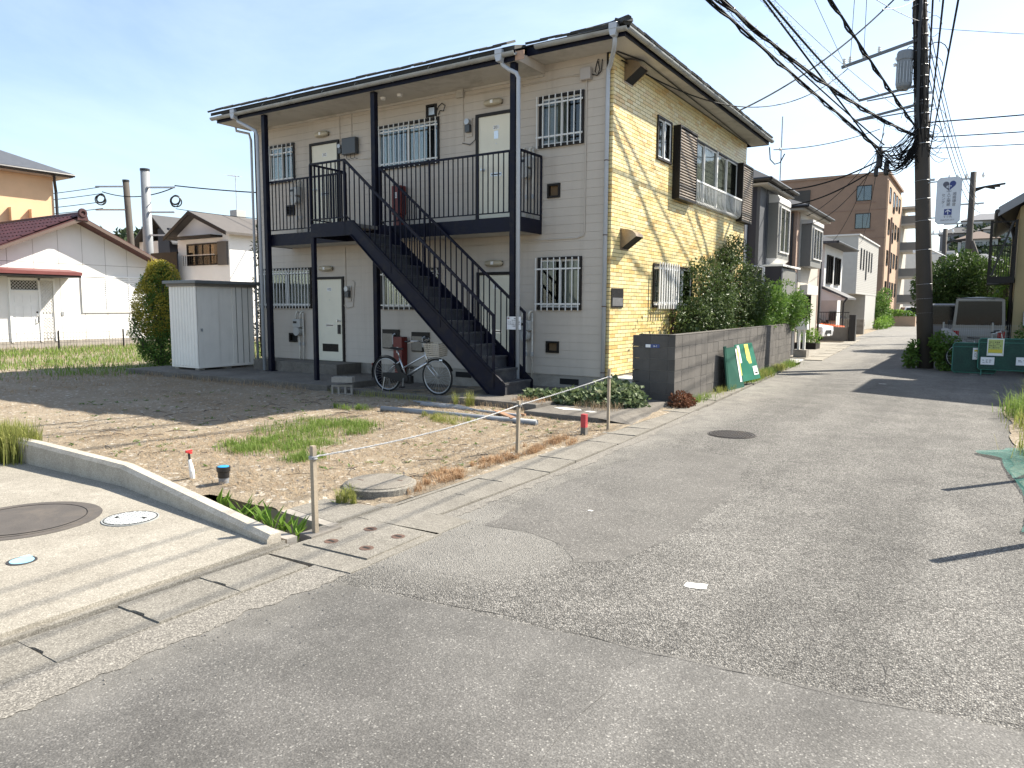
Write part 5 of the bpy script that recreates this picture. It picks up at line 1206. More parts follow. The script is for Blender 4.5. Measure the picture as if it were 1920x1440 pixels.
tr = MB().lathe((tx_, PY-.10, 7.70), [(.12, 0), (.19, .08), (.20, .12), (.20, .78), (.215, .80), (.215, .98), (.19, 1.04), (.05, 1.06)], 24).build('transformer', mat('transformer grey', (.20, .215, .23), .45, .1, 3), U)
for i in range(9):
    a = math.pi*(1.0+i/8.0); MB().box((tx_+.2*math.cos(a)-.008, PY-.10+.2*math.sin(a)-.02, 7.86), (tx_+.2*math.cos(a)+.008, PY-.10+.2*math.sin(a)+.02, 8.42)).build('cooling_fin', M_galv, tr)
for k in (0, 1): MB().lathe((tx_-.2-.04*k, PY-.15, 8.52-.16*k), [(.03, 0), (.05, .02), (.03, .04), (.05, .06), (.02, .09)], 10).build('bushing', M_white, tr)
for (xa, za, xb, zb, w) in ((1.78, 8.60, 3.85, 9.0, .075), (2.28, 7.60, 3.9, 7.78, .06), (2.5, 7.56, 3.9, 7.60, .03), (2.17, 7.04, 3.95, 7.28, .06), (2.3, 7.04, 3.95, 7.10, .03)):
    MB().bar((xa, PY-.02, za), (xb, PY-.16, zb), w, w).build('crossarm', M_armp, U)
for x in (1.85, 2.0, 2.35, 2.75):
    z = 8.63+(x-1.78)*.19; MB().lathe((x, PY-.03, z+.02), [(.02, 0), (.05, .05), (.035, .07), (.05, .10), (.035, .12), (.045, .16), (.02, .18)], 10).build('insulator', M_white, U)
MB().tube([(3.72, PY-.18, 12), (3.74, PY-.2, 9.0), (3.78, PY-.2, 8.0), (3.80, PY-.22, 7.2), (3.85, PY-.2, 6.6)], .05, 8).build('riser_duct', M_black, U)
# tangle of drop wires around the pole
g = MB()
def droop(p, e, sag, r, n=9): g.tube([p.lerp(e, i/n)-V(0, .04*math.sin(i), sag*4*(i/n)*(1-i/n)) for i in range(n+1)], r, 5)
for k in range(52):                                           # hanging between the pole and the closures
    z = rnd(5.75, 6.75); p = V(pole_x(z)-.12+rnd(-.05, .05), PY-.2+rnd(-.05, .05), z); e = V(rnd(2.75, 3.45), PY-.22+rnd(-.08, .1), rnd(5.55, 6.25)); droop(p, e, rnd(.02, .45), rnd(.006, .017))
for k in range(22):                                           # slack loops tied to the shaft
    z = rnd(5.5, 7.0) if k < 9 else rnd(7.6, 11.6); s_ = random.choice((-1, 1)); R = rnd(.10, .30); c = V(pole_x(z)+s_*(.16+R*.7), PY-.18+rnd(-.06, .06), z)
    g.tube([c+V(R*math.cos(a_)*s_, .03*math.sin(3*a_), 1.25*R*math.sin(a_)) for a_ in [q*.42+rnd(-.05, .05) for q in range(random.randint(8, 14))]], rnd(.006, .013), 5)
for k in range(16):                                           # lines strapped up the shaft
    z0, z1 = rnd(5.6, 7.5), rnd(8, 12); o = rnd(-.18, .18); g.tube([(pole_x(z0+(z1-z0)*q/8)+o+.02*math.sin(q*2+k), PY-.2+.02*math.cos(q+k), z0+(z1-z0)*q/8) for q in range(9)], rnd(.006, .012), 5)
for k in range(10): z = rnd(5.8, 6.6); droop(V(pole_x(z)+.15, PY-.15, z), V(pole_x(z)+rnd(.3, .7), PY-.1, z+rnd(-.4, .3)), rnd(.05, .2), .008, 6)
g.build('drop_wire_tangle', M_wire, U, kind='stuff')
for (x, z, h, r) in ((2.93, 5.62, .55, .085), (3.12, 5.40, .40, .07), (2.86, 5.38, .30, .06)):
    MB().lathe((x, PY-.2, z), [(r*.6, 0), (r, .05), (r, h-.08), (r*.7, h)], 14).build('cable_closure', M_black, U)
S = thing('pole_sign', 'white medical centre sign with heart logo and arrow hung beside the utility pole', 'sign', (4.68, 11.3, 4.6))
sx0, sx1, sz0, sz1, sy = 4.40, 4.965, 3.98, 5.20, 11.30; M_signw = mat('sign white', (.62, .66, .72), .4, .05, 3)
c = .08; P8 = [(sx0+c, sz0), (sx1-c, sz0), (sx1, sz0+c), (sx1, sz1-c), (sx1-c, sz1), (sx0+c, sz1), (sx0, sz1-c), (sx0, sz0+c)]
MB().prism(P8, 'y', sy, sy+.05).build('panel', M_signw, S); MB().prism([(sx0+(x-sx0)*1.0-.012*(1 if x < 4.68 else -1), z-.012*(1 if z < 4.6 else -1)) for x, z in P8], 'y', sy+.008, sy+.045).build('panel_rim', M_galv, S)
MB().bar((4.10, 11.45, 5.12), (4.42, 11.33, 5.12), .03, .03).build('bracket', M_galv, S); MB().bar((4.10, 11.45, 4.15), (4.42, 11.33, 4.15), .03, .03).build('bracket', M_galv, S)
M_navyink = mat('navy print', (.025, .045, .20), .5, .03, bump=0); M_greyink = mat('grey print', (.09, .095, .13), .5, .03, bump=0)
def heart(cx_, cz, s, side):
    pts = []
    for i in range(25):
        t_ = math.pi*i/24; x = 16*math.sin(t_)**3; y = 13*math.cos(t_)-5*math.cos(2*t_)-2*math.cos(3*t_)-math.cos(4*t_); pts.append((cx_+side*(x*s+.006), cz+y*s))
    return [(x, z) for x, z in pts]
MB().prism(heart(4.685, 4.99, .0092, -1), 'y', sy-.003, sy-.001).build('logo_heart_half', M_greyink, S); MB().prism(heart(4.685, 5.0, .0092, 1), 'y', sy-.003, sy-.001).build('logo_heart_half', M_navyink, S)
MB().box((4.62, sy-.005, 4.965), (4.74, sy-.0035, 4.985)).box((4.62, sy-.005, 4.93), (4.64, sy-.0035, 4.965)).box((4.64, sy-.005, 4.925), (4.70, sy-.0035, 4.94)).build('logo_line', M_signw, S)
text_obj('SKJRC', .045, M_greyink, 'lettering', S, (4.685, sy-.003, 4.835), (1, 0, 0), (0, 0, 1))
for s_, x in (('湘南鎌倉', 4.815), ('人工関節', 4.685), ('センタ｜', 4.56)):
    for i, ch in enumerate(s_): text_obj(ch, .095, M_greyink, 'lettering', S, (x, sy-.003, 4.755-.093*i-(.02 if x < 4.6 else 0)), (1, 0, 0), (0, 0, 1))
MB().box((4.595, sy-.003, 4.205), (4.775, sy-.001, 4.365)).build('arrow_square', M_navyink, S)
MB().box((4.675, sy-.005, 4.22), (4.695, sy-.0035, 4.33)).bar((4.685, sy-.0045, 4.345), (4.625, sy-.0045, 4.285), .022, .002, (0, 1, 0)).bar((4.685, sy-.0045, 4.345), (4.745, sy-.0045, 4.285), .022, .002, (0, 1, 0)).build('arrow', M_signw, S)
text_obj('すぐ先', .07, M_greyink, 'lettering', S, (4.685, sy-.003, 4.155), (1, 0, 0), (0, 0, 1)); text_obj('(0467)47-2377', .055, M_greyink, 'lettering', S, (4.685, sy-.003, 4.07), (1, 0, 0), (0, 0, 1))
def cable(a, b, sag, r, label, n=24, m=None, coil=0, ties=0, group=None):
    a, b = V(*a), V(*b); pts = [a.lerp(b, i/n)-V(0, 0, sag*4*(i/n)*(1-i/n)) for i in range(n+1)]
    L = (b-a).length
    if not coil and not ties:
        return MB().tube(pts, r, 6).build('overhead_cable', m or M_wire, label=label, cat='cable', group=group, base=tuple(b))
    t = thing('overhead_cable', label, 'cable', tuple(b), group); MB().tube(pts, r, 6).build('line', m or M_wire, t)
    def at(u): k = min(n-1, int(u*n)); return pts[k].lerp(pts[k+1], u*n-k)
    if coil:
        q = []; N = int(L/coil*10); 
        for i in range(N+1):
            u = i/N; p = at(u); w = 2*math.pi*i/10; q.append(p+V(.08*math.cos(w), 0, .08*math.sin(w)-.03))
        MB().tube(q, .0042, 3, False).build('lashing_spiral', M_wireg, t)
    if ties:
        q = [at(i/60)+V(.03*math.sin(i*1.3), 0, -.045+.012*math.sin(i*2.1)) for i in range(61)]; MB().tube(q, r*.8, 5).build('second_line', M_wire, t)
    return t
def far(px, py, Y, ext=1.9, frm=None):                       # point beyond the frame on the line from frm
    p = atY(px, py, Y); return frm+(p-frm)*ext
cl1, cl2, hub = V(2.93, PY-.2, 6.15), V(2.9, PY-.2, 5.9), V(3.75, PY-.2, 6.45); tip = V(2.28, PY-.05, 7.62)
cable(far(1345, 0, 3, 1.9, cl1), cl1, .12, .026, 'thick black cable bundle from the closure towards the lot, lowest strand', ties=1)
cable(far(1368, 0, 3, 1.9, cl1), cl1+V(.1, 0, .1), .18, .018, 'black cable just above the lowest thick bundle', coil=0)
cable(far(1425, 0, 3, 1.9, hub), hub, .6, .027, 'thick black cable with hanging wire spirals running to the pole hub', coil=.42, ties=1)
cable(far(1428, 0, 3, 1.9, cl2), cl2+V(.1, 0, .0), .02, .022, 'straight black cable crossing over the spiral wrapped one', ties=0)
cable(far(1458, 0, 3, 1.9, tip), tip, .2, .024, 'black cable with tight spirals ending at the middle crossarm tip', coil=.30)
h2 = V(3.72, PY-.2, 6.75); cable(far(1565, 0, 4, 1.9, h2), h2, .1, .027, 'thick black cable reaching the pole just above the wire tangle', ties=1)
cable(far(1475, 0, 3, 1.9, hub), hub+V(0, 0, .4), .4, .006, 'thin wire beside the spiral wrapped cable', m=M_wireg); cable(far(1395, 0, 3, 1.9, cl1), cl1, .5, .006, 'thin wire between the two thick cables', m=M_wireg)
for k, (px, x, z) in enumerate(((1602, 2.0, 8.75), (1625, 2.35, 8.8), (1530, 1.85, 8.7))): cable(far(px, 0, 5, 2.0, V(x, PY, z)), (x, PY, z), .05, .007, ('thin wire to the first insulator of the top crossarm', 'thin wire to the second insulator of the top crossarm', 'thin wire to the tip of the top crossarm')[k], m=M_wireg)
for px, z, lb in ((1660, 9.5, 'lower'), (1700, 10.2, 'upper')): cable(far(px, 0, 6, 2.0, V(pole_x(z), PY, z)), (pole_x(z), PY, z), .1, .008, lb+' thin wire climbing to the top of the pole', m=M_wireg)
a = V(.53, 5.6, 6.24); cable(a, (3.55, PY-.2, 10.6), .35, .020, 'thick dark service cable from the apartment eaves up to the pole top')
cable((.02, .25, 6.02), (.40, 3.2, 6.02), .05, .012, 'cable sagging below the eaves from the apartment corner'); cable((.40, 3.2, 6.02), (1.95, PY, 8.55), .55, .012, 'slack service cable from the apartment eaves to the top crossarm')
cable((.6, 8.9, 5.95), (2.9, PY-.2, 6.7), .12, .012, 'service wire from the apartment far corner to the lower crossarm'); MB().lathe((.75, 9.0, 5.93), [(.02, 0), (.045, .03), (.02, .07)], 10).build('wire_insulator', M_white, label='small white insulator on the wire at the apartment far corner', cat='insulator')
MB().tube([(.5, 8.85, 6.02), (.52, 8.9, 5.7), (.62, 9.0, 5.58), (.75, 9.05, 5.62), (.85, 9.1, 5.85)], .016, 6).build('wire_loop', M_wire, label='black wire loop hanging from the apartment far corner', cat='cable')
for k, (xa, ya, za, zb, sg) in enumerate(((-1, 14, 5.7, 5.9, .3), (-1.2, 16, 5.4, 5.75, .35), (-1.2, 22, 5.6, 6.3, .3), (-1, 21, 5.2, 6.0, .5), (-2, 33, 5.3, 6.6, .6), (-2.4, 48, 6.5, 6.9, .9))):
    cable((xa, ya, za), (3.0, PY-.1, zb), sg, .022 if k < 2 else .011, ('service wire from the dark house to the pole', 'second service wire from the dark house to the pole', 'service wire from the brick fronted house to the pole', 'lower service wire from the brick fronted house', 'service wire from the white gabled house to the pole', 'service wire from the pale tiled house to the pole')[k])
for k, (za, zb) in enumerate(((6.75, 7.15), (6.35, 6.5), (6.05, 6.05))): cable((pole_x(za)+.15, PY-.1, za), (22, 12.5, zb), .25, .018-.003*k, ('upper', 'middle', 'lower')[k]+' cable leading from the pole along the side street')
for k in range(4): cable((pole_x(9.4-k*.5)+.2, PY, 9.4-k*.5), (4.95+.1*k, 30, 7.3-.35*k), .5+.1*k, .012, ('first', 'second', 'third', 'fourth')[k]+' wire from the pole towards the next pole down the street', m=M_wire if k % 2 else M_wireg)
for k, (xa, xb, z) in enumerate(((4.05, 6.6, 6.3), (4.1, 6.9, 6.0), (4.0, 6.3, 6.6), (4.15, 7.3, 5.8))): cable((xa, PY-.25, z), (xb, -26, z+.4), .35, .014, ('first', 'second', 'third', 'fourth')[k]+' heavy cable running from the pole above the road edge')
cable((pole_x(10)+.2, PY, 9.3), (24, 16, 7.5), .6, .007, 'thin pale wire falling away to the right of the pole', m=M_wireg)
# ================================================================== GENERIC HOUSE PARTS
M_pane = glass_mat('dark pane', (.55, .60, .62), .6)
def win(parent, ax, c, a0, a1, z0, z1, out=.05, fr=M_alu, n=2, back=M_room, bar=.05, name='window'):
    """a framed window proud of a wall: ax 'x' = wall facing +X at x=c (a along Y), ax 'y' = wall facing -Y at y=c (a along X)"""
    s = 1 if ax == 'x' else -1
    def B(g, u0, u1, w0, w1, d0, d1):
        if ax == 'x': g.box((c+d0, u0, w0), (c+d1, u1, w1))
        else: g.box((u0, c-d1, w0), (u1, c-d0, w1))
        return g
    g = MB(); B(g, a0-bar, a0, z0-bar, z1+bar, .002, out); B(g, a1, a1+bar, z0-bar, z1+bar, .002, out); B(g, a0, a1, z0-bar, z0, .002, out); B(g, a0, a1, z1, z1+bar, .002, out)
    for i in range(1, n): m = a0+(a1-a0)*i/n; B(g, m-bar*.35, m+bar*.35, z0, z1, .004, out*.8)
    w = g.build(name, fr, parent); B(MB(), a0, a1, z0, z1, .012, .016).build('pane', M_pane, w); B(MB(), a0, a1, z0, z1, .003, .006).build('blind_or_dark_room', back, w); return w  # room-dark backing panels carry the unlit room's shade in their colour
def wallbox(parent, x0, x1, y0, y1, z0, z1, m, name='wall'): return MB().box((x0, y0, z0), (x1, y1, z1)).build(name, m, parent)
def hip(parent, x0, x1, y0, y1, z, h, m, name='roof', over=.4, th=.12, eave=None):
    x0 -= over; x1 += over; y0 -= over; y1 += over; W, L_ = x1-x0, y1-y0
    if W < L_: r0, r1 = (x0+W/2, y0+W/2, z+h), (x0+W/2, y1-W/2, z+h)
    else: r0, r1 = (x0+L_/2, y0+L_/2, z+h), (x1-L_/2, y0+L_/2, z+h)
    v = [(x0, y0, z), (x1, y0, z), (x1, y1, z), (x0, y1, z), r0, r1]; lo = [(a, b, c-th) for a, b, c in v[:4]]
    f = [(0, 1, 4), (1, 2, 5, 4), (2, 3, 5), (3, 0, 4, 5)] if W < L_ else [(0, 1, 5, 4), (1, 2, 5), (2, 3, 4, 5), (3, 0, 4)]
    f += [(9, 8, 7, 6), (0, 6, 7, 1), (1, 7, 8, 2), (2, 8, 9, 3), (3, 9, 6, 0)]
    return MB().add(v+lo, f).build(name, m, parent)
def gable(parent, x0, x1, y0, y1, z, h, m, ax='y', name='roof', over=.45, th=.10, px=None):
    """ridge along ax"""
    if ax == 'y':
        xm = (x0+x1)/2 if px is None else px; prof = lambda t: [(x0-over, z-over*h/((x1-x0)/2)), (xm, z+h), (x1+over, z-over*h/((x1-x0)/2)), (x1+over, z-over*h/((x1-x0)/2)+t), (xm, z+h+t), (x0-over, z-over*h/((x1-x0)/2)+t)]
        return MB().prism(prof(th), 'y', y0-over, y1+over).build(name, m, parent)
    ym = (y0+y1)/2; k = over*h/((y1-y0)/2)
    return MB().prism([(y0-over, z-k), (ym, z+h), (y1+over, z-k), (y1+over, z-k+th), (ym, z+h+th), (y0-over, z-k+th)], 'x', x0-over, x1+over).build(name, m, parent)
M_darkroof = mat('dark slate roof', (.055, .055, .058), .7, .2, 3, 20, .3); M_navyw = mat('navy siding', (.010, .012, .024), .6, .12, 2, 30, .1); M_whw = mat('white siding', (.56, .55, .53), .6, .05, 2, 40, .06); M_greyw = mat('charcoal panel', (.065, .07, .08), .6, .1, 2)
M_brkw = mat('brown brick siding', (.20, .13, .10), .85, .3, 9, 40, .3); M_tanw = mat('tan brick', (.36, .25, .19), .85, .3, 14, 50, .3); M_beige = mat('cream render', (.42, .39, .34), .8, .06, 3); M_grey = mat('bay grey', (.17, .17, .16), .6, .05)
# ---- navy house beyond the shrubs
H = thing('navy_house', 'two storey navy and white house behind the shrubs next to the apartment', 'house', (-4, 13.8, 0))
wallbox(H, -7.5, -.60, 12.0, 15.1, 0, 5.55, M_navyw); wallbox(H, -.60, -.50, 12.0, 12.8, 0, 5.56, M_greyw, 'corner_panel'); wallbox(H, -.60, -.48, 12.8, 14.6, 0, 5.55, M_greyw, 'front_wall'); wallbox(H, -.60, -.5, 14.6, 15.1, 0, 5.54, M_greyw, 'corner_panel')
hip(H, -7.5, -.5, 12.0, 15.1, 5.72, 1.1, M_darkroof, over=.35); wallbox(H, -7.8, -.2, 11.7, 15.4, 5.5, 5.56, M_beige, 'soffit'); MB().tube([(-.1, 11.6, 5.66), (-.1, 15.5, 5.66)], .06, 8).tube([(-7.9, 11.6, 5.66), (-.1, 11.6, 5.66)], .06, 8).build('rain_gutter', M_black, H)
b = wallbox(H, -.48, -.16, 13.0, 14.7, 3.3, 5.1, M_grey, 'bay'); win(b, 'x', -.16, 13.25, 14.5, 3.55, 4.95, .05, M_whw, 2, M_curtain); MB().prism([(-.48, 5.1), (-.14, 5.1), (-.14, 5.25), (-.2, 5.34), (-.48, 5.38)], 'y', 13.0, 14.7).build('bay_hood', M_whw, b); MB().prism([(-.48, 3.3), (-.14, 3.3), (-.48, 3.0)], 'y', 13.0, 14.7).build('bay_foot', M_whw, b)
bc = wallbox(H, -.48, .15, 12.5, 14.5, 1.9, 2.95, M_grey, 'balcony'); wallbox(bc, -.5, .17, 12.34, 12.5, 0, 3.0, M_navyw, 'balcony_end'); MB().box((-.5, 12.3, 3.0), (.22, 14.9, 3.06)).build('balcony_cap', M_white, bc); wallbox(H, -.5, .12, 14.5, 14.9, 0, 2.9, M_greyw, 'pier')
MB().tube([(-.9, 11.95, 5.4), (-.9, 11.95, 3.1), (-.7, 11.95, 3.0), (-.3, 11.95, 2.95), (-.3, 11.95, .2)], .045, 8).build('downpipe', M_pvc, H)
for z in (3.9, 4.4, 4.8): MB().box((-1.35, 11.9, z), (-1.15, 12.0, z+.2)).build('vent_cap', M_galv, H)
# ---- brick sided house
H = thing('brick_house', 'two storey house with brown brick side and cream front beyond the navy house', 'house', (-4, 21, 0))
wallbox(H, -8, -1.05, 19.5, 24.6, 0, 5.6, M_brkw); wallbox(H, -1.05, -.92, 19.5, 20.0, 0, 5.61, M_tanw, 'corner_panel'); wallbox(H, -1.05, -.90, 20.0, 24.2, 0, 5.6, M_beige, 'front_wall'); wallbox(H, -1.05, -.92, 24.2, 24.6, 0, 5.59, M_tanw, 'corner_panel')
hip(H, -8, -.9, 19.5, 24.6, 5.8, 1.2, M_darkroof); wallbox(H, -8.3, -.6, 19.1, 25.0, 5.58, 5.66, M_beige, 'soffit'); MB().tube([(-.45, 19.05, 5.72), (-.45, 25.0, 5.72)], .06, 8).tube([(-8.3, 19.05, 5.72), (-.45, 19.05, 5.72)], .06, 8).build('rain_gutter', M_black, H)
b = wallbox(H, -.9, -.5, 20.3, 22.6, 3.4, 5.15, M_grey, 'bay'); win(b, 'x', -.5, 20.6, 22.4, 3.75, 4.95, .06, M_whw, 3, M_curtain); wallbox(b, -.9, -.45, 20.25, 22.65, 5.15, 5.3, M_whw, 'bay_cap')
w = win(H, 'x', -.9, 20.9, 22.6, .35, 2.2, .06, M_dkframe, 3, M_curtain); wallbox(H, -.9, -.62, 20.6, 22.9, 2.25, 2.65, M_whw, 'shutter_case')
MB().tube([(-1.1, 19.45, 5.5), (-1.1, 19.45, .1)], .045, 8).build('downpipe', M_black, H); MB().tube([(-.84, 24.5, 5.5), (-.84, 24.5, .1)], .05, 8).build('downpipe', M_black, H); MB().cyl((-.82, 20.5, .3), (-.82, 20.5, 1.2), .1, n=10).build('gas_meter', M_galv, H)
# ---- white gabled house with porch
H = thing('gabled_house', 'white house with dark framed windows, porch roof and black gutter beyond the carport', 'house', (-5, 33.5, 0))
wallbox(H, -9, -1.9, 31.5, 37.5, 0, 5.2, M_whw); hip(H, -9, -1.9, 31.5, 37.5, 5.3, 1.4, M_darkroof, over=.7); MB().tube([(-1.15, 30.8, 5.24), (-1.15, 38.2, 5.24)], .07, 8).build('rain_gutter', M_black, H)
for a in (32.2, 34.8): win(H, 'x', -1.9, a, a+1.5, 3.1, 4.6, .10, M_dkframe, 2, M_curtain)
MB().prism([(-1.9, 2.75), (-.55, 2.15), (-.55, 2.25), (-1.9, 2.9)], 'y', 31.0, 34.0).build('porch_roof', M_darkroof, H); MB().prism([(-1.9, 2.1), (-.6, 2.1), (-.6, 2.15), (-1.9, 2.74)], 'y', 31.1, 31.2).build('porch_gable', M_whw, H); MB().tube([(-.6, 31.0, 2.2), (-.75, 31.0, 1.95), (-.75, 31.0, .1)], .05, 8).build('porch_downpipe', M_black, H)
wallbox(H, -1.9, -1.1, 31.1, 31.25, 0, 2.1, M_beige, 'porch_wall'); MB().box((-1.45, 31.0, 1.0), (-1.1, 31.1, 1.5)).build('letter_box', M_black, H)
# ---- pale tiled boxy house
H = thing('tiled_house', 'boxy flat roofed house clad in pale tiles with five tall slit windows', 'house', (-5, 50, 0))
M_ptile = mat('pale tile', (.37, .36, .335), .7, .06, 3, 30, .1)
wallbox(H, -10, -2.3, 46.6, 58.5, 2.75, 6.95, M_ptile, 'upper_wall'); wallbox(H, -10, -4.2, 47.5, 58.4, 0, 2.74, M_ptile, 'lower_wall'); wallbox(H, -4.2, -2.32, 52, 58.4, 0, 2.745, M_ptile, 'lower_front'); wallbox(H, -10.1, -2.2, 46.5, 58.6, 6.95, 7.05, M_whw, 'parapet_cap')
for i in range(30): MB().box((-2.302, 46.62, 2.95+i*.135), (-2.292, 58.48, 2.965+i*.135)).build('tile_joint', M_conc, H)
for i in range(5): win(H, 'x', -2.3, 48.0+i*1.5, 48.45+i*1.5, 4.6 if i != 2 else 3.9, 6.1, .04, M_greyw, 1, M_room, .03)
win(H, 'y', 47.5, -5.0, -4.4, .3, 2.5, .05, M_dkframe, 1, M_room)
# ---- brown apartment block
H = thing('apartment_block', 'four storey brown tiled apartment block with orange lit front and balconies', 'building', (-12, 76, 0))
M_apts = mat('brown tile', (.215, .145, .105), .85, .12, 1.2, 8, .1); M_aptf = mat('orange and sunlit tile', (.40, .27, .18), .85, .1, 1.2, 8, .1)  # block front: the brown tile brightened, sunlight put into its colour
wallbox(H, -34, -3.15, 70, 84, 0, 14.9, M_apts); wallbox(H, -3.15, -3.0, 69.98, 84, 1.5, 14.3, M_aptf, 'front_wall'); wallbox(H, -34, -2.9, 69.9, 84.1, 14.9, 15.15, M_apts, 'parapet')
for i in range(1, 5): MB().box((-34, 69.96, 2.8*i+.3), (-3.1, 70.0, 2.8*i+.36)).build('floor_joint', M_brkw, H)
for z in (9.75, 12.5): win(H, 'y', 70, -5.85, -4.55, z, z+1.4, .06, M_dkframe, 2, M_curtain, .06); MB().box((-6.3, 69.94, z-.3), (-4.1, 69.97, z-.2)).build('surround', M_brkw, H)
for z in (3.0, 6.1, 9.2, 12.3):
    for a, b, h in ((71, 72.2, 1.4), (74.5, 76, 2.0), (77.3, 78.8, 1.4), (80.2, 81.5, 1.4)): win(H, 'x', -3.0, a, b, z+(0 if h < 2 else -.6), z+1.4, .06, M_dkframe, 1, M_room, .06)
bal_ = wallbox(H, -12.5, -10.3, 69.9, 70.05, 11.4, 13.9, M_room, 'recess')
for z in (2.2, 5.2, 8.2, 11.2): 
    q = wallbox(H, -3.0, -.6, 84.2, 88.5, z, z+.2, M_beige, 'balcony_slab'); wallbox(q, -.8, -.7, 84.2, 88.5, z+.2, z+1.1, M_grey, 'balcony_rail'); wallbox(q, -3, -.7, 84.2, 84.3, z+.2, z+1.1, M_grey, 'balcony_rail')
wallbox(H, -34, -3.0, 84.1, 92, 0, 13.3, M_beige, 'rear_wing'); wallbox(H, -3, -.6, 84.2, 88.5, 13.1, 13.35, M_beige, 'canopy'); MB().box((-.8, 84.3, 0), (-.6, 84.5, 13.1)).build('column', M_grey, H); MB().tube([(-2.95, 73.3, 0), (-2.95, 73.3, 11)], .12, 8).build('downpipe', M_brkw, H)
# ---- white house beyond, street far end
H = thing('white_block', 'white flat fronted building beyond the brown apartment block', 'building', (-4, 105, 0)); wallbox(H, -9, 2.0, 104, 116, 0, 9.5, M_whw)
for z in (1, 4, 7):
    for a in (-2.5, .1): win(H, 'y', 104, a, a+1.5, z, z+1.6, .08, M_dkframe, 2, M_room, .1)
# ================================================================== FRONT YARDS
add_poly([(.62, 11.0), (1.0, 11.2), (.9, 13.2), (-.3, 13.2)], .012, 'gravel_yard', mat('gravel', (.36, .35, .33), .95, .3, 40, 120, .9))
MB().prism([(-.3, 13.25), (.82, 13.25), (.2, 26), (-1.2, 26)], 'z', -.1, .03).build('front_apron', M_pad, kind='structure')
lm3 = MB().box((-.28, -.9, -.05), (.28, .9, .02)).mesh('paving_slab', M_pad)
for i in range(9):
    y = 13.6+i*1.95; inst(lm3, 'paving_slab', gut, (cx(y)+.42, y, .006), (0, 0, R_(4)))
t = thing('letter_box_stand', 'white letter box on a stand at the end of the block wall', 'letter box', (.55, 13.9, 0)); MB().box((.45, 13.8, 0), (.52, 13.9, .95)).box((.62, 13.8, 0), (.69, 13.9, .95)).build('stand', M_white, t); bevel(MB().box((.38, 13.7, .95), (.76, 14.0, 1.28)).build('box', M_white, t), .01); MB().box((.36, 13.65, .0), (.78, 14.05, .28)).build('base', M_conc, t)
t = thing('planter', 'dark planter box with a small green plant before the brick sided house', 'planter', (-.2, 19.4, 0)); MB().box((-.75, 19.0, 0), (.1, 19.9, .28)).build('trough', M_dkframe, t); foliage([(V(-.2, 19.4, .5), V(.4, .4, .35))], 500, .14, .04, gap=-.6).build('leaves', M_lf3, t)
t = thing('low_wall', 'low dark block wall with black railing before the carport', 'wall', (-.8, 28.3, 0)); MB().box((-1.55, 28.2, 0), (-.05, 28.45, .72)).build('wall', M_concd, t)
for i in range(13): MB().box((-1.5+i*.115, 28.3, .72), (-1.485+i*.115, 28.32, 1.45)).build('bar', M_black, t)
MB().box((-1.55, 28.29, 1.45), (-.05, 28.33, 1.49)).build('top_rail', M_black, t); MB().box((-.02, 28.1, 0), (.28, 28.5, 1.35)).build('gate_post', M_black, t)
t = thing('low_wall', 'low dark block wall before the pale tiled house', 'wall', (-1.5, 41, 0)); MB().box((-2.3, 40.5, 0), (-.9, 40.9, .95)).build('wall', M_concd, t); MB().box((-2.3, 40.6, .95), (-.9, 40.7, 1.0)).build('cap', M_conc, t)
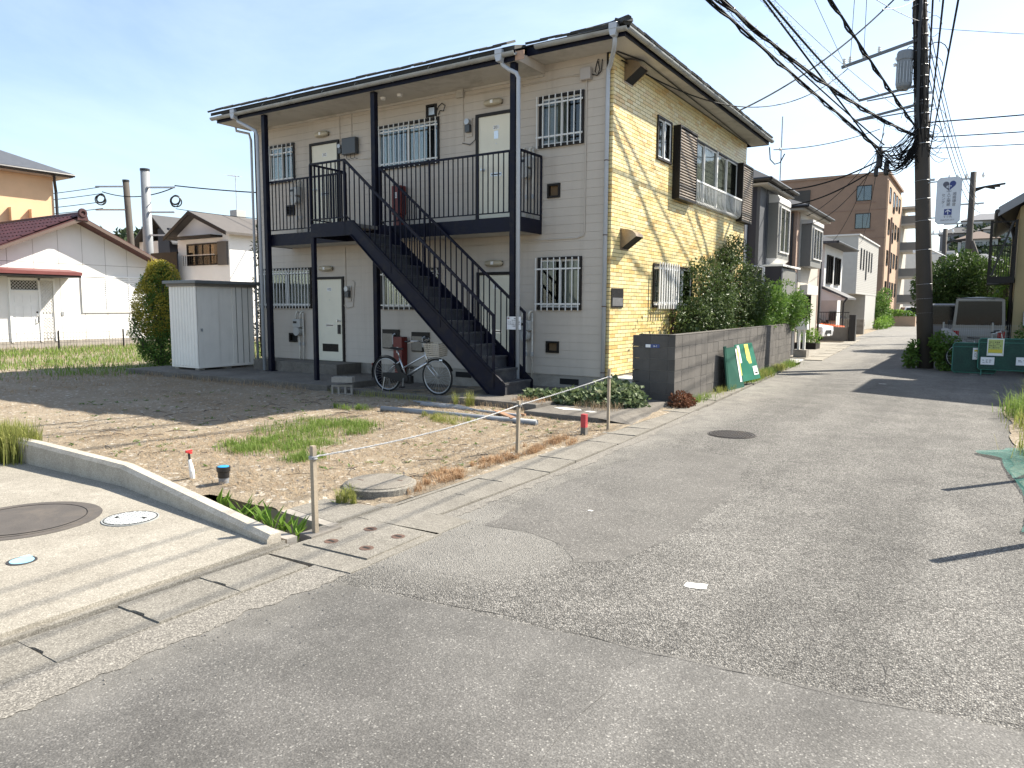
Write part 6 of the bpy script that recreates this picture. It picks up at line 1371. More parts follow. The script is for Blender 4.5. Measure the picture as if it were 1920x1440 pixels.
# ---- cars
def car(name, label, loc, rot, paint, L_=3.9, W_=1.65, H_=1.5, bonnet=.9, boxy=False):
    t = bpy.data.objects.new(name, None); col.objects.link(t); t.location = loc; t.rotation_euler = (0, 0, rot); WO[t.name] = V(0, 0, 0); tag(t, label, 'van' if boxy else 'car')
    h = L_/2; zb, zw = .28, .52*H_+.1; nose = h-(.12 if boxy else .0)
    side = [(-h, zb), (h-.05, zb), (h, zb+.25), (nose-.02, zw-.12), (h-bonnet, zw), (-h+.05, zw), (-h, zw-.2)]
    n = len(side); g = MB(); K = ((-1, .0), (-.93, .0))
    P = []
    for s, k in ((-W_/2, 1), (-W_/2+.06, 1.0), (W_/2-.06, 1), (W_/2, 1)):
        ins = .05 if abs(s) > W_/2-.03 else 0
        P += [(x*(1-ins/h), s, z-(ins if z > zw-.3 else -ins*.3)) for x, z in side]
    F = [tuple(range(n)), tuple(range(4*n-1, 3*n-1, -1))]
    for k in range(3):
        for i in range(n): F.append((k*n+i, (k+1)*n+i, (k+1)*n+(i+1) % n, k*n+(i+1) % n))
    body = g.add(P, F).build('body', paint, t); bevel(body, .03)
    rf0, rf1 = h-bonnet, h-bonnet-(.25 if boxy else .75); rb = -h+(.06 if boxy else .45); z1 = H_; tw = W_/2-(.10 if boxy else .17); bw_ = W_/2-.05
    cab = MB().add([(rf0, -bw_, zw-.02), (rf0, bw_, zw-.02), (-h+.06, bw_, zw-.02), (-h+.06, -bw_, zw-.02), (rf1, -tw, z1-.05), (rf1, tw, z1-.05), (rb, tw, z1-.05), (rb, -tw, z1-.05), (rf1-.12, -tw+.1, z1), (rf1-.12, tw-.1, z1), (rb+.1, tw-.1, z1), (rb+.1, -tw+.1, z1)],
                   [(0, 1, 5, 4), (1, 2, 6, 5), (2, 3, 7, 6), (3, 0, 4, 7), (4, 5, 9, 8), (5, 6, 10, 9), (6, 7, 11, 10), (7, 4, 8, 11), (8, 9, 10, 11)]).build('cabin', paint, t)
    A_ = V(rf0, bw_, zw-.02); 
    def q4(a, b, c_, d, i0, i1, j0, j1, off, nm):
        f = lambda u, v: (a.lerp(b, u)).lerp(d.lerp(c_, u), v)+off
        return MB().poly([tuple(f(i0, j0)), tuple(f(i1, j0)), tuple(f(i1, j1)), tuple(f(i0, j1))]).build(nm, M_carg, cab)
    v = [V(*p) for p in ((rf0, -bw_, zw), (rf0, bw_, zw), (-h+.06, bw_, zw), (-h+.06, -bw_, zw), (rf1, -tw, z1-.05), (rf1, tw, z1-.05), (rb, tw, z1-.05), (rb, -tw, z1-.05))]
    q4(v[0], v[1], v[5], v[4], .06, .94, .08, .94, V(.012, 0, .004), 'windscreen'); q4(v[2], v[3], v[7], v[6], .06, .94, .10, .94, V(-.012, 0, .002), 'rear_window')
    for s, a, b, c_, d in ((1, v[1], v[2], v[6], v[5]), (-1, v[3], v[0], v[4], v[7])):
        q4(a, b, c_, d, .06, .48, .1, .9, V(0, .012*s, 0), 'side_window'); q4(a, b, c_, d, .53, .94, .1, .9, V(0, .012*s, 0), 'side_window')
    for x in (h-.75, -h+.65):
        for s in (-1, 1):
            w = MB().cyl((x, s*(W_/2-.16), .29), (x, s*(W_/2+.012), .29), .29, n=24).build('wheel', M_rubber, t); MB().cyl((x, s*(W_/2+.0), .29), (x, s*(W_/2+.02), .29), .19, n=18).build('rim', M_silver, w)
    for s in (-1, 1):
        bevel(MB().box((h-.16, s*(W_/2-.40), zw-.36), (h-.005, s*(W_/2-.07), zw-.20)).build('headlight', M_lens, t), .03); MB().box((-h-.012, s*(W_/2-.22), zw-.45), (-h+.06, s*(W_/2-.05), zw-.08)).build('tail_light', M_tail, t)
        MB().box((rf0-.12, s*(W_/2-.02), zw+.02), (rf0+.02, s*(W_/2+.16), zw+.18)).build('mirror', M_black, t)
    MB().box((h-.08, -W_/2+.45, zb+.10), (h+.012, W_/2-.45, zb+.30)).build('grille', M_black, t); MB().box((h-.02, -.17, zb+.02), (h+.02, .17, zb+.12)).build('number_plate', M_white, t); MB().box((-h-.02, -.17, zb+.25), (-h+.02, .17, zb+.41)).build('number_plate', M_white, t); MB().box((-h-.03, -W_/2+.06, zb), (-h+.08, W_/2-.06, zb+.2)).build('bumper', M_black if boxy else paint, t)
    return t
M_carg = mat('tinted car glass', (.006, .008, .010), .06, .1, 2, bump=0, spec=.3); M_lens = mat('lamp lens', (.5, .52, .55), .1, .05, bump=0); M_tail = mat('tail lens', (.30, .01, .01), .15, .05, bump=0)
M_carw = mat('white car paint', (.72, .72, .72), .25, .03, 2, bump=0); M_caro = mat('orange car paint', (.55, .10, .02), .25, .05, 2, bump=0); M_carb = mat('dark blue car paint', (.02, .03, .06), .2, .05, 2, bump=0); M_carbe = mat('beige van paint', (.22, .21, .19), .3, .06, 2, bump=0); M_carg2 = mat('grey van paint', (.12, .12, .125), .3, .06, 2, bump=0)
car('parked_car', 'white car parked nose out beside the brick sided house', (-2.6, 26.6, .03), R_(-8), M_carw, 3.9, 1.7, 1.5)
car('parked_car', 'bright orange car parked behind the low dark wall', (-2.4, 30.0, .0), R_(-4), M_caro, 3.6, 1.6, 1.45); car('parked_car', 'dark car parked behind the low wall of the pale tiled house', (-3.2, 42.8, .0), R_(0), M_carb, 4.0, 1.7, 1.45)
car('parked_van', 'white van parked at the far end of the street', (-1.1, 80, .0), R_(205), M_carw, 3.4, 1.5, 1.9, .55, True)
car('parked_van', 'beige light van with white roof and dark rear window behind the green fence', (5.57, 13.95, .0), R_(90), M_carbe, 3.3, 1.36, 1.98, .55, True); car('parked_van', 'dark grey van parked left of the beige van behind the utility pole', (4.75, 19.2, .0), R_(88), M_carg2, 3.6, 1.5, 1.85, .6, True)
t_ = MB().grid(8, 6, lambda i, j: (5.57-.60+1.20*i, 12.42+2.4*j, 1.985+.03*math.sin(math.pi*i)*math.sin(math.pi*j))).build('roof_panel', M_carw, None); t_.parent = bpy.data.objects['parked_van.001']; t_.matrix_parent_inverse = Matrix.Translation(V(5.57, 13.95, 0)).inverted() if 0 else (Matrix.Translation(V(5.57, 13.95, 0)) @ Matrix.Rotation(R_(90), 4, 'Z')).inverted()
# ================================================================== GREEN FENCE, NOTICES, THINGS BEHIND
def net_mat():
    t = NT('green net'); c = t.noise(t.coord(), 3, 3); t.set(Base_Color=t.ramp(c, [(.3, (.004, .035, .026)), (.7, (.008, .06, .042))]), Roughness=.6)
    v = t.voro(t.coord(), 60, 'DISTANCE_TO_EDGE'); tr = t.node('ShaderNodeBsdfTransparent'); mx = t.node('ShaderNodeMixShader'); t.lk(t.ramp(v, [(.18, 0.0), (.30, .42)]), mx.inputs[0]); t.lk(t.b.outputs[0], mx.inputs[1]); t.lk(tr.outputs[0], mx.inputs[2]); t.lk(mx.outputs[0], t.out.inputs[0]); return t.m
M_net = net_mat(); M_gpipe = mat('green coated pipe', (.03, .16, .12), .4, .1); M_lyel = mat('yellow green print', (.42, .47, .16), .6, .15, 10); M_yelp = mat('yellow print', (.60, .50, .05), .6, .1, 9)
def fence_panel(x0, x1, z0, z1, y, label):
    t = thing('fence_panel', label, 'fence', ((x0+x1)/2, y, 0)); r = .05
    MB().tube([(x0+r, y, z0), (x1-r, y, z0), (x1, y, z0+r), (x1, y, z1-r), (x1-r, y, z1), (x0+r, y, z1), (x0, y, z1-r), (x0, y, z0+r), (x0+r, y, z0)], .013, 7).build('frame_pipe', M_gpipe, t, smooth=True)
    MB().box((x0+.01, y-.003, z0+.01), (x1-.01, y+.003, z1-.01)).build('net', M_net, t); MB().tube([(x0, y, z1-.1), (x1, y, z1-.1)], .008, 6).build('brace', M_gpipe, t)
    for x in (x0+.08, x1-.08): MB().tube([(x, y, z0), (x, y-.12, .012), (x, y+.12, .012)], .010, 6).build('foot', M_gpipe, t)
    return t
f1 = fence_panel(5.06, 6.02, .04, .80, 10.0, 'green netted barrier panel standing next to the bush at the pole'); f2 = fence_panel(5.62, 6.95, .14, .93, 9.88, 'green netted barrier panel carrying the collection calendar')
def notice(x0, x1, z0, z1, y, label, m, rows, cols, tilt=0, head=None):
    t = thing('notice', label, 'notice', ((x0+x1)/2, y, z0)); MB().box((x0, y-.006, z0), (x1, y-.002, z1)).build('sheet', M_paper, t); MB().box((x0+.02, y-.008, z0+.02), (x1-.02, y-.0065, z1-.02)).build('print_area', m, t)
    g = MB(); W_, H_ = x1-x0-.08, z1-z0-.10
    for r in range(rows):
        for c in range(cols):
            if rnd(0, 1) < .85: xx = x0+.04+W_*c/cols; zz = z0+.05+H_*r/rows; g.box((xx, y-.0095, zz), (xx+W_/cols*rnd(.35, .8), y-.0082, zz+H_/rows*.4))
    g.build('print_marks', M_ink if m is not M_paper else M_greyink, t, kind='stuff')
    if head: MB().box((x0+.03, y-.0095, z1-.09), (x1-.03, y-.0082, z1-.05)).build('heading_bar', head, t)
    return t
n1 = notice(5.80, 6.15, .50, .93, 9.86, 'yellow green collection calendar in a white frame on the green barrier', M_lyel, 7, 7); MB().box((5.83, 9.850, .58), (6.12, 9.8515, .66)).build('yellow_band', M_yelp, n1); MB().box((5.83, 9.850, .52), (6.12, 9.8515, .565)).build('white_band', M_white, n1)
notice(5.50, 5.665, .38, .68, 9.97, 'grey notice with a yellow heading on the left green barrier', M_paper, 8, 2, head=M_yelp); notice(5.68, 5.97, .27, .46, 9.86, 'wide grey notice below the calendar on the green barrier', M_paper, 4, 3); notice(6.42, 6.72, .28, .48, 9.86, 'white notice with a blue block at the barrier end', M_paper, 3, 2)
bg = bicycle('bicycle', 'green bicycle leaning behind the green barrier panels', (5.80, 10.9, .06), R_(8), R_(-6), mat('green bike paint', (.02, .22, .16), .35), basket=False)
t = thing('wire_fence', 'grey welded wire fence between the barrier and the beige van', 'fence', (5.7, 11.6, 0)); g = MB()
for i in range(46): g.box((4.75+i*.05, 11.6, 0.02), (4.753+i*.05, 11.603, 1.25))
for i in range(9): g.box((4.75, 11.598, .1+i*.14), (7.0, 11.602, .103+i*.14))
g.build('wire_mesh', M_galv, t, kind='stuff')
for x in (4.75, 5.9, 6.95): MB().cyl((x, 11.62, 0), (x, 11.62, 1.3), .025, n=8).build('post', M_galv, t)
t = MB().grid(14, 10, lambda i, j: (4.72+.75*i, 11.0+.5*j, .9+.16*math.sin(i*4+1)*math.sin(j*3)+.1*(1-i)-.5*abs(j-.5))).build('tarpaulin', mat('grey tarpaulin', (.30, .29, .27), .5, .15, 5, 30, .3), label='crumpled grey tarpaulin draped behind the pole bush', cat='tarpaulin', smooth=True)
bl = [(V(4.95, 11.1, .45), V(.42, .35, .5)), (V(4.75, 11.2, .75), V(.3, .3, .3)), (V(5.0, 10.8, .25), V(.35, .3, .3))]; shrub('pole_bush', 'dark leafy bush between the utility pole and the green barrier', 'bush', (4.9, 11.0, 0), bl, 2600, .10, .05, M_lf2, gap=-.3, floor=lambda p: .01)
bl = [(V(4.02, 11.3, .3), V(.20, .25, .30)), (V(4.08, 11.3, .6), V(.14, .2, .2))]; shrub('pole_bush', 'small leafy bush on the road side of the utility pole foot', 'bush', (4.0, 11.3, 0), bl, 520, .12, .055, M_lf2, gap=-.3, floor=lambda p: .01)
bl = [(V(6.75, 11.2, .8), V(.4, .4, .6)), (V(6.9, 11.0, .3), V(.4, .4, .4))]; shrub('pole_bush', 'green bush at the right end of the barrier against the yellow house', 'bush', (6.8, 11.2, 0), bl, 1500, .09, .05, M_lf2, gap=-.3)
M_lfd = leaf_mat('deep green leaves', (.03, .06, .014), (.065, .11, .025), (.13, .17, .05), .45, .3)
bl = [(V(4.0, 22, 2.3), V(.9, 1.4, 1.25)), (V(4.8, 22.5, 2.7), V(1.2, 1.5, 1.3)), (V(5.9, 22, 2.4), V(1.2, 1.5, 1.3)), (V(5.2, 21.2, 1.5), V(1.6, 1.0, .8)), (V(7.0, 21.8, 2.0), V(.9, 1.2, 1.2))]
shrub('dense_tree', 'broad dense dark green tree behind the parked vans', 'tree', (5.0, 22, 0), bl, 20000, .17, .07, M_lfd, gap=-.3, freq=1.1, stem_r=.09, shell=.3)
bl = [(V(6.2, 16.9, 1.8), V(.35, .5, .7)), (V(6.25, 17.0, 2.4), V(.3, .4, .4))]; shrub('young_tree', 'light green young tree between the beige van and the yellow house', 'tree', (6.2, 17, 0), bl, 900, .14, .06, M_lf3, gap=-.2)
# ---- yellow house at the right edge
H = thing('yellow_house', 'yellow rendered house with purple shutter and grey gable eaves behind the barrier', 'house', (9, 15, 0)); M_yw = mat('yellow render', (.50, .40, .22), .9, .08, 2, 50, .3, streak=.2)
wallbox(H, 6.36, 14, 13.0, 20, 0, 4.5, M_yw); MB().prism([(6.36, 4.5), (14, 4.5), (10.2, 6.9)], 'y', 13.0, 20).build('gable_wall', M_yw, H)
MB().prism([(5.85, 4.25), (10.2, 7.0), (14.6, 4.25), (14.6, 4.42), (10.2, 7.2), (5.85, 4.42)], 'y', 12.5, 20.5).build('roof', M_darkroof, H); MB().prism([(5.84, 4.22), (10.2, 6.97), (10.2, 7.22), (5.84, 4.47)], 'y', 12.47, 12.498).build('barge_board', mat('grey board', (.28, .29, .31), .6, .08), H)
MB().tube([(5.82, 12.45, 4.36), (5.82, 20.5, 4.36)], .06, 8).build('rain_gutter', M_black, H); MB().tube([(5.85, 12.9, 4.3), (6.2, 12.95, 3.9), (6.28, 12.95, 3.6), (6.28, 12.95, 0)], .045, 8).build('downpipe', M_dkframe, H)
s_ = wallbox(H, 6.62, 7.6, 12.94, 13.0, 2.55, 4.0, mat('purple brown shutter', (.085, .065, .075), .5, .1), 'shutter')
for i in range(18): MB().box((6.66, 12.93, 2.6+i*.075), (7.56, 12.942, 2.64+i*.075)).build('shutter_slat', mat('purple brown shutter', (.08, .06, .07)), s_)
bevel(MB().box((6.60, 12.75, 1.15), (7.2, 12.99, 1.6)).build('meter_cabinet', M_galv, H), .01)
bk = thing('steel_balcony', 'dark steel balcony frame hung on the side of the yellow house', 'balcony', (6.0, 14, 2.6))
for x in (5.72, 6.30):
    for y in (12.85, 15.0): MB().box((x-.035, y-.035, 2.4), (x+.035, y+.035, 4.15)).build('post', M_dkframe, bk)
MB().box((5.70, 12.82, 2.4), (6.33, 15.05, 2.58)).build('floor', M_dkframe, bk)
for z in (3.45, 4.1): MB().bar((5.72, 12.85, z), (6.3, 12.85, z), .04).bar((5.72, 12.85, z), (5.72, 15.0, z), .04).build('rail', M_dkframe, bk)
for i in range(9): MB().box((5.76+i*.06, 12.84, 2.58), (5.775+i*.06, 12.86, 3.45)).build('baluster', M_dkframe, bk)
for i in range(10): MB().box((5.71, 13.0+i*.2, 2.58), (5.73, 13.02+i*.2, 3.45)).build('baluster', M_dkframe, bk)
MB().bar((5.78, 12.83, 2.6), (6.22, 12.8, 4.1), .05).build('brace', M_black, bk)
# ---- taller house standing right of the barrier, on the corner of the side street; it shades the junction
H = thing('corner_house', 'plain cream two storey house on the side street corner shading the junction', 'house', (10.5, 11, 0))
wallbox(H, 7.9, 15, 9.8, 12.3, 0, 6.4, M_beige); MB().prism([(7.5, 6.35), (15.4, 6.35), (15.4, 6.5), (11.4, 7.9), (7.5, 6.5)], 'y', 9.4, 12.7).build('roof', M_darkroof, H)
for z in (1.0, 3.9): win(H, 'y', 9.8, 8.8, 10.4, z, z+1.3, .06, M_dkframe, 2, M_curtain)
# ================================================================== RIGHT VERGE
strip(lambda y: 6.08+.14*nz(4, y, .5)+.06*nz(7, y, 2.5), lambda y: 9, -12, 4.3, 80, .012, 'right_verge', M_soil)
for (x, y, r, n, h, m, lb) in ((6.45, 1.6, .45, 900, .42, M_grass, 'tall green grass clump on the right verge by the side street'), (6.5, .3, .4, 700, .30, M_grassy, 'yellowing grass clump on the right verge'), (6.45, -2.2, .35, 700, .34, M_grassy, 'leafy grass clump above the green net'), (6.55, -.9, .35, 400, .16, M_straw, 'low dry grass on the right verge'), (6.8, 2.9, .5, 700, .6, M_grassy, 'tall feathery weeds at the corner of the side street')):
    P = [V(x+random.gauss(0, r*.4), y+random.gauss(0, r*.8), .01) for _ in range(n)]; blades(P, h, .010, .5).build('verge_grass', m, kind='stuff', label=lb, cat='grass')
def turq():
    t = NT('turquoise net'); t.set(Base_Color=(.008, .12, .09), Roughness=.6); p = t.coord('Object', (95, 95, 95)); X, Y, Z = t.sep(p)
    a = t.math('LESS_THAN', t.math('FRACT', t.math('ADD', X, Y)), .35); b = t.math('LESS_THAN', t.math('FRACT', t.math('SUBTRACT', X, Y)), .35)
    tr = t.node('ShaderNodeBsdfTransparent'); mx = t.node('ShaderNodeMixShader'); t.lk(t.math('MAXIMUM', a, b), mx.inputs[0]); t.lk(tr.outputs[0], mx.inputs[1]); t.lk(t.b.outputs[0], mx.inputs[2]); t.lk(mx.outputs[0], t.out.inputs[0]); return t.m
def netf(u, v): y = -5.6+3.9*u; x0 = 6.02+.07*math.sin(u*6)-(.26 if .80 < u < .95 else .0)*math.sin((u-.80)/.15*math.pi); return V(x0+(6.9-x0)*v, y, .016+.05*abs(math.sin(u*9+v*5))*(v+.25)+.10*v+.02*nz(u*30, v*9, 1))
MB().grid(90, 24, netf).build('garden_net', turq(), label='turquoise garden netting lying along the right road edge', cat='net', smooth=True)
# slim posts just outside the view on the right verge, whose shadows reach the road
for y, h in ((-3.3, 1.25), (-5.6, 1.2)): MB().cyl((6.25, y, 0), (6.25, y, h), .04, n=10).build('verge_post', M_stake, label='slim post carrying the net on the right verge', cat='post', group='posts carrying the net on the right verge', base=(6.25, y, 0))
# far verge: planter wall and hedges at the bend
t = thing('planter_wall', 'orange tiled planter wall with clipped hedge at the bend of the street', 'planter', (-1, 67, 0)); MB().box((-3.6, 66.5, 0), (.25, 67.4, .95)).build('wall', M_aptf, t); foliage([(V(-1.7, 67, 1.15), V(2.0, .5, .35))], 1200, .22, .12, gap=-.7, shell=.2).build('hedge', M_lf3, t)
bl = [(V(-2.0, 60, 1.6), V(.8, 1.2, 1.5)), (V(-1.9, 61, 2.6), V(.6, .9, .9)), (V(-1.6, 59, .6), V(.7, 1.2, .6))]; shrub('roadside_shrub', 'loose flowering shrub in front of the pale tiled house', 'shrub', (-1.9, 60, 0), bl, 1500, .26, .12, M_lf2, gap=-.15)
bl = [(V(-2.6, 64, 1.9), V(.8, 1.0, 1.1)), (V(-2.2, 64.5, 1.2), V(.7, .8, .9))]; shrub('roadside_shrub', 'dark roadside shrub beside the orange planter wall', 'shrub', (-2.5, 64, 0), bl, 900, .26, .12, M_lf2, gap=-.2)
bl = [(V(-1.3, 56, .5), V(.5, 1.5, .5)), (V(-1.4, 53.5, .4), V(.4, 1.2, .4))]; shrub('roadside_shrub', 'low green plants along the foot of the pale tiled house', 'shrub', (-1.3, 55, 0), bl, 700, .22, .1, M_lf3, gap=-.3)
for (x, y, z, h, lean, lb) in ((4.85, 30, 0, 8.2, .0, 'concrete utility pole further down the right side of the street'), (3.35, 41, 0, 6.6, -.0, 'distant slim utility pole behind the hanging sign')):
    t = thing('utility_pole', lb, 'utility pole', (x, y, 0)); MB().tube([(x, y, 0), (x+lean, y, h)], [.17, .13], 12).build('shaft', M_pole, t, smooth=True)
    for k, zz in enumerate((h-.3, h-1.5, h-2.4)): MB().bar((x-1.1, y, zz), (x+(.5 if k else .1), y, zz), .08).build('crossarm', M_galv, t)
    for k in range(5): MB().lathe((x-1.0+.35*k, y, h-.3), [(.03, 0), (.07, .1), (.03, .25)], 8).build('insulator', M_white, t)
    for k in range(3): MB().tube([(x+.1, y, h-.8-.05*k), (x+.5, y-.1, h-.75), (x+.9+.2*k, y, h-.85+.1*k)], .05, 6).build('cable_sleeve', M_black, t)
MB().tube([(4.95, 30, 4.9), (6.0, 29, 2.0)], .12, 8).build('strut_pole', M_pole, label='slanting wooden strut propping the pole down the street', cat='strut')
t = thing('street_lamp', 'small grey street lamp reaching over the street from the pole', 'street lamp', (3.3, 34, 5)); MB().tube([(3.45, 41, 4.9), (2.9, 36, 5.0), (2.4, 34, 4.8)], .05, 6).build('arm', M_galv, t); MB().box((2.2, 33.6, 4.7), (2.6, 34.2, 4.85)).build('lamp_head', M_white, t)
# ================================================================== LEFT BACKGROUND
M_wpan = mat('white wall panel', (.70, .69, .66), .55, .04, 1.5, 40, .04); M_rtile = mat('oxblood roof tile', (.055, .014, .013), .5, .2, 6, 30, .2, rndv=.2); M_redc = mat('red canopy sheet', (.15, .04, .036), .5, .1)
H = thing('white_house', 'single storey white panelled house with oxblood tiled gable roof beyond the lawn', 'house', (-30, 3.4, 0))
XW = -25.0; Y0, Y1, YM = -.35, 6.7, 3.3; ZE, ZR = 3.35, 4.95
wallbox(H, -37, XW, Y0, Y1, 0, ZE, M_wpan); MB().prism([(Y0, ZE), (Y1, ZE), (YM, ZR)], 'x', -37, XW).build('gable_wall', M_wpan, H)
y = Y0+.25
while y < Y1:
    MB().box((XW, y-.006, .2), (XW+.004, y+.006, ZE+(ZR-ZE)*(1-abs(y-YM)/(Y1-YM))*.98)).build('panel_joint', M_conc, H); y += .91
MB().box((XW, Y0, 3.28), (XW+.004, Y1, 3.295)).build('panel_joint', M_conc, H); MB().box((XW, Y0, 0), (XW+.03, Y1, .28)).build('plinth', M_conc, H)
ov = .32; sl = (ZR-ZE)/(Y1-YM); kz = ZE-ov*sl
rf = MB().prism([(Y0-ov, kz), (YM, ZR+.02), (Y1+ov, kz), (Y1+ov, kz+.14), (YM, ZR+.18), (Y0-ov, kz+.14)], 'x', -37.5, XW+.62).build('roof', M_rtile, H)
MB().prism([(Y0-ov-.02, kz-.02), (YM, ZR+.0), (Y1+ov+.02, kz-.02), (Y1+ov+.02, kz+.10), (YM, ZR+.13), (Y0-ov-.02, kz+.10)], 'x', XW+.62, XW+.66).build('barge_board', mat('brown barge', (.11, .075, .06), .7), rf)
tl = MB().tube([(0, 0, 0), (0, .0, .001)], .1, 3).mesh('x', M_rtile)
th_ = math.atan(sl); n = 0
tile = MB().grid(6, 1, lambda i, j: (.30*i-.15, (j-.5)*.33, .03*math.cos((i-.5)*5)+.012*(1-j))).mesh('roof_tile', M_rtile)
for i in range(28):
    for j in range(9):
        y = Y0-ov+.18+j*.46; 
        if y > YM-.1: continue
        inst(tile, 'roof_tile', rf, (XW+.45-i*.30, y, kz+.16+(y-(Y0-ov))*sl), (th_, 0, 0), (1, 1.45, 1)); n += 1
for i in range(26): MB().tube([(XW+.62-i*.32, YM, ZR+.24), (XW+.32-i*.32, YM, ZR+.25)], [.13, .12], 8).build('ridge_tile', M_rtile, rf)
MB().ring((XW+.68, YM, ZR+.30), (1, 0, 0), .12, .07, 14, 6).build('ridge_ornament', M_rtile, rf); MB().prism([(YM-.22, ZR+.02), (YM+.22, ZR+.02), (YM+.14, ZR+.3), (YM-.14, ZR+.3)], 'x', XW+.62, XW+.70).build('ridge_ornament_base', M_rtile, rf)
# entrance
fr = MB().box((XW, .78, .25), (XW+.06, .86, 2.68)).box((XW, 1.80, .25), (XW+.06, 1.88, 2.68)).box((XW, 2.34, .25), (XW+.06, 2.42, 2.68)).box((XW, .86, 2.60), (XW+.06, 2.34, 2.68)).box((XW, .86, 2.16), (XW+.06, 1.80, 2.22)).build('door_frame', M_white, H)
d = MB().box((XW+.005, .86, .28), (XW+.03, 1.80, 2.16)).build('front_door', M_white, H)
for a in range(3):
    for z0, z1 in ((1.75, 2.02), (.95, 1.62), (.38, .85)): MB().box((XW+.03, .96+a*.28, z0), (XW+.04, 1.14+a*.28, z1)).build('door_panel', M_white, d)
MB().tube([(XW+.04, 1.72, 1.25), (XW+.09, 1.72, 1.2), (XW+.09, 1.72, 1.0), (XW+.04, 1.72, .95)], .015, 6).build('handle', M_dkframe, d); MB().cyl((XW+.03, 1.72, 1.38), (XW+.06, 1.72, 1.38), .03, n=10).build('lock', M_dkframe, d)
for a0, a1, z0, z1 in ((.88, 1.78, 2.24, 2.58), (1.90, 2.32, 1.35, 2.58), (1.90, 2.32, .35, 1.2)):
    q = MB().box((XW+.006, a0, z0), (XW+.012, a1, z1)).build('door_light', M_room if z0 > 2 else M_curtain, H); g = MB(); k = a0-(z1-z0)
    while k < a1:
        for s in (1, -1):
            ya, za, yb, zb = (k, z0, k+(z1-z0), z1) if s > 0 else (k, z1, k+(z1-z0), z0)
            t0 = max(0, (a0-ya)/(yb-ya)); t1 = min(1, (a1-ya)/(yb-ya))
            if t1 > t0: g.bar((XW+.03, ya+(yb-ya)*t0, za+(zb-za)*t0), (XW+.03, ya+(yb-ya)*t1, za+(zb-za)*t1), .012, .012)
        k += .12
    g.build('lattice', M_white, q, kind='stuff')
MB().prism([(XW, 2.78), (XW+1.0, 2.80), (XW+1.0, 2.92), (XW, 3.05)], 'y', -.4, 3.0).build('canopy', M_redc, H); MB().box((XW, -.38, 2.72), (XW+.97, 2.97, 2.79)).build('canopy_soffit', M_dkframe, H); MB().box((XW, 2.62, 1.25), (XW+.03, 2.72, 1.4)).build('doorbell', M_galv, H)
w = MB().box((XW, 3.42, 1.36), (XW+.05, 6.0, 1.42)).box((XW, 3.42, 2.80), (XW+.05, 6.0, 2.86)).box((XW, 3.42, 1.42), (XW+.05, 3.48, 2.80)).box((XW, 4.40, 1.42), (XW+.05, 4.46, 2.80)).box((XW, 5.36, 1.42), (XW+.05, 5.42, 2.80)).box((XW, 5.94, 1.42), (XW+.05, 6.0, 2.80)).build('window', M_white, H)
for a0, a1 in ((3.48, 4.40), (4.46, 5.36), (5.42, 5.94)):
    s_ = MB().prism([(XW+.005, 0), (XW+.035, .01), (XW+.035, .05), (XW+.005, .075)], 'y', a0, a1).mesh('shutter_slat', M_white)
    for i in range(17): inst(s_, 'shutter_slat', w, (0, 0, 1.43+i*.08))
MB().prism([(-4.2, 4.2), (-2.4, 4.95), (-.6, 4.2), (-.6, 4.32), (-2.4, 5.1), (-4.2, 4.32)], 'x', -34, -28.6).build('annex_roof', M_rtile, H); wallbox(H, -33.8, -29, -3.9, -.9, 0, 4.15, M_wpan, 'annex_wall')
# wire fence before the white house
t = thing('wire_fence', 'low dark wire fence in front of the white house lawn', 'fence', (-22.3, 2, 0)); g = MB()
for i in range(150): g.box((-22.35, -5+i*.11, .05), (-22.343, -4.993+i*.11, .68))
for z in (.12, .3, .48, .66): g.box((-22.352, -5, z), (-22.344, 11.5, z+.008))
g.build('wire_mesh', mat('dark wire', (.05, .05, .05), .6), t, kind='stuff')
for i in range(8): MB().cyl((-22.3, -5.9+i*2.36, 0), (-22.3, -5.9+i*2.36, .75), .03, n=8).build('post', M_black, t)
# peach house
H = thing('peach_house', 'tall peach rendered house with dark slate roof behind the white house', 'house', (-41, 2, 0)); M_peach = mat('peach render', (.62, .42, .25), .85, .05, 1.5, 30, .12)
wallbox(H, -46, -36, -6, 7.85, 0, 8.35, M_peach); hip(H, -46, -36, -6, 7.85, 8.55, 2.6, mat('slate grey roof', (.07, .075, .085), .55, .15, 4, 16, .3), over=.7, th=.2); wallbox(H, -46.5, -35.4, -6.6, 8.5, 8.33, 8.38, M_beige, 'soffit'); MB().tube([(-35.25, -6.7, 8.45), (-35.25, 8.6, 8.45)], .08, 8).build('rain_gutter', M_black, H); MB().tube([(-35.3, 7.6, 8.4), (-35.5, 7.7, 8.0), (-35.93, 7.95, 7.6), (-35.93, 7.95, 0)], .07, 8).build('downpipe', M_black, H)
for px in (22, 60): p = atX(px, 420, -36); MB().box((-36, p.y-.12, 3.5), (-35.7, p.y+.12, 6.55)).build('wall_fin', M_peach, H)
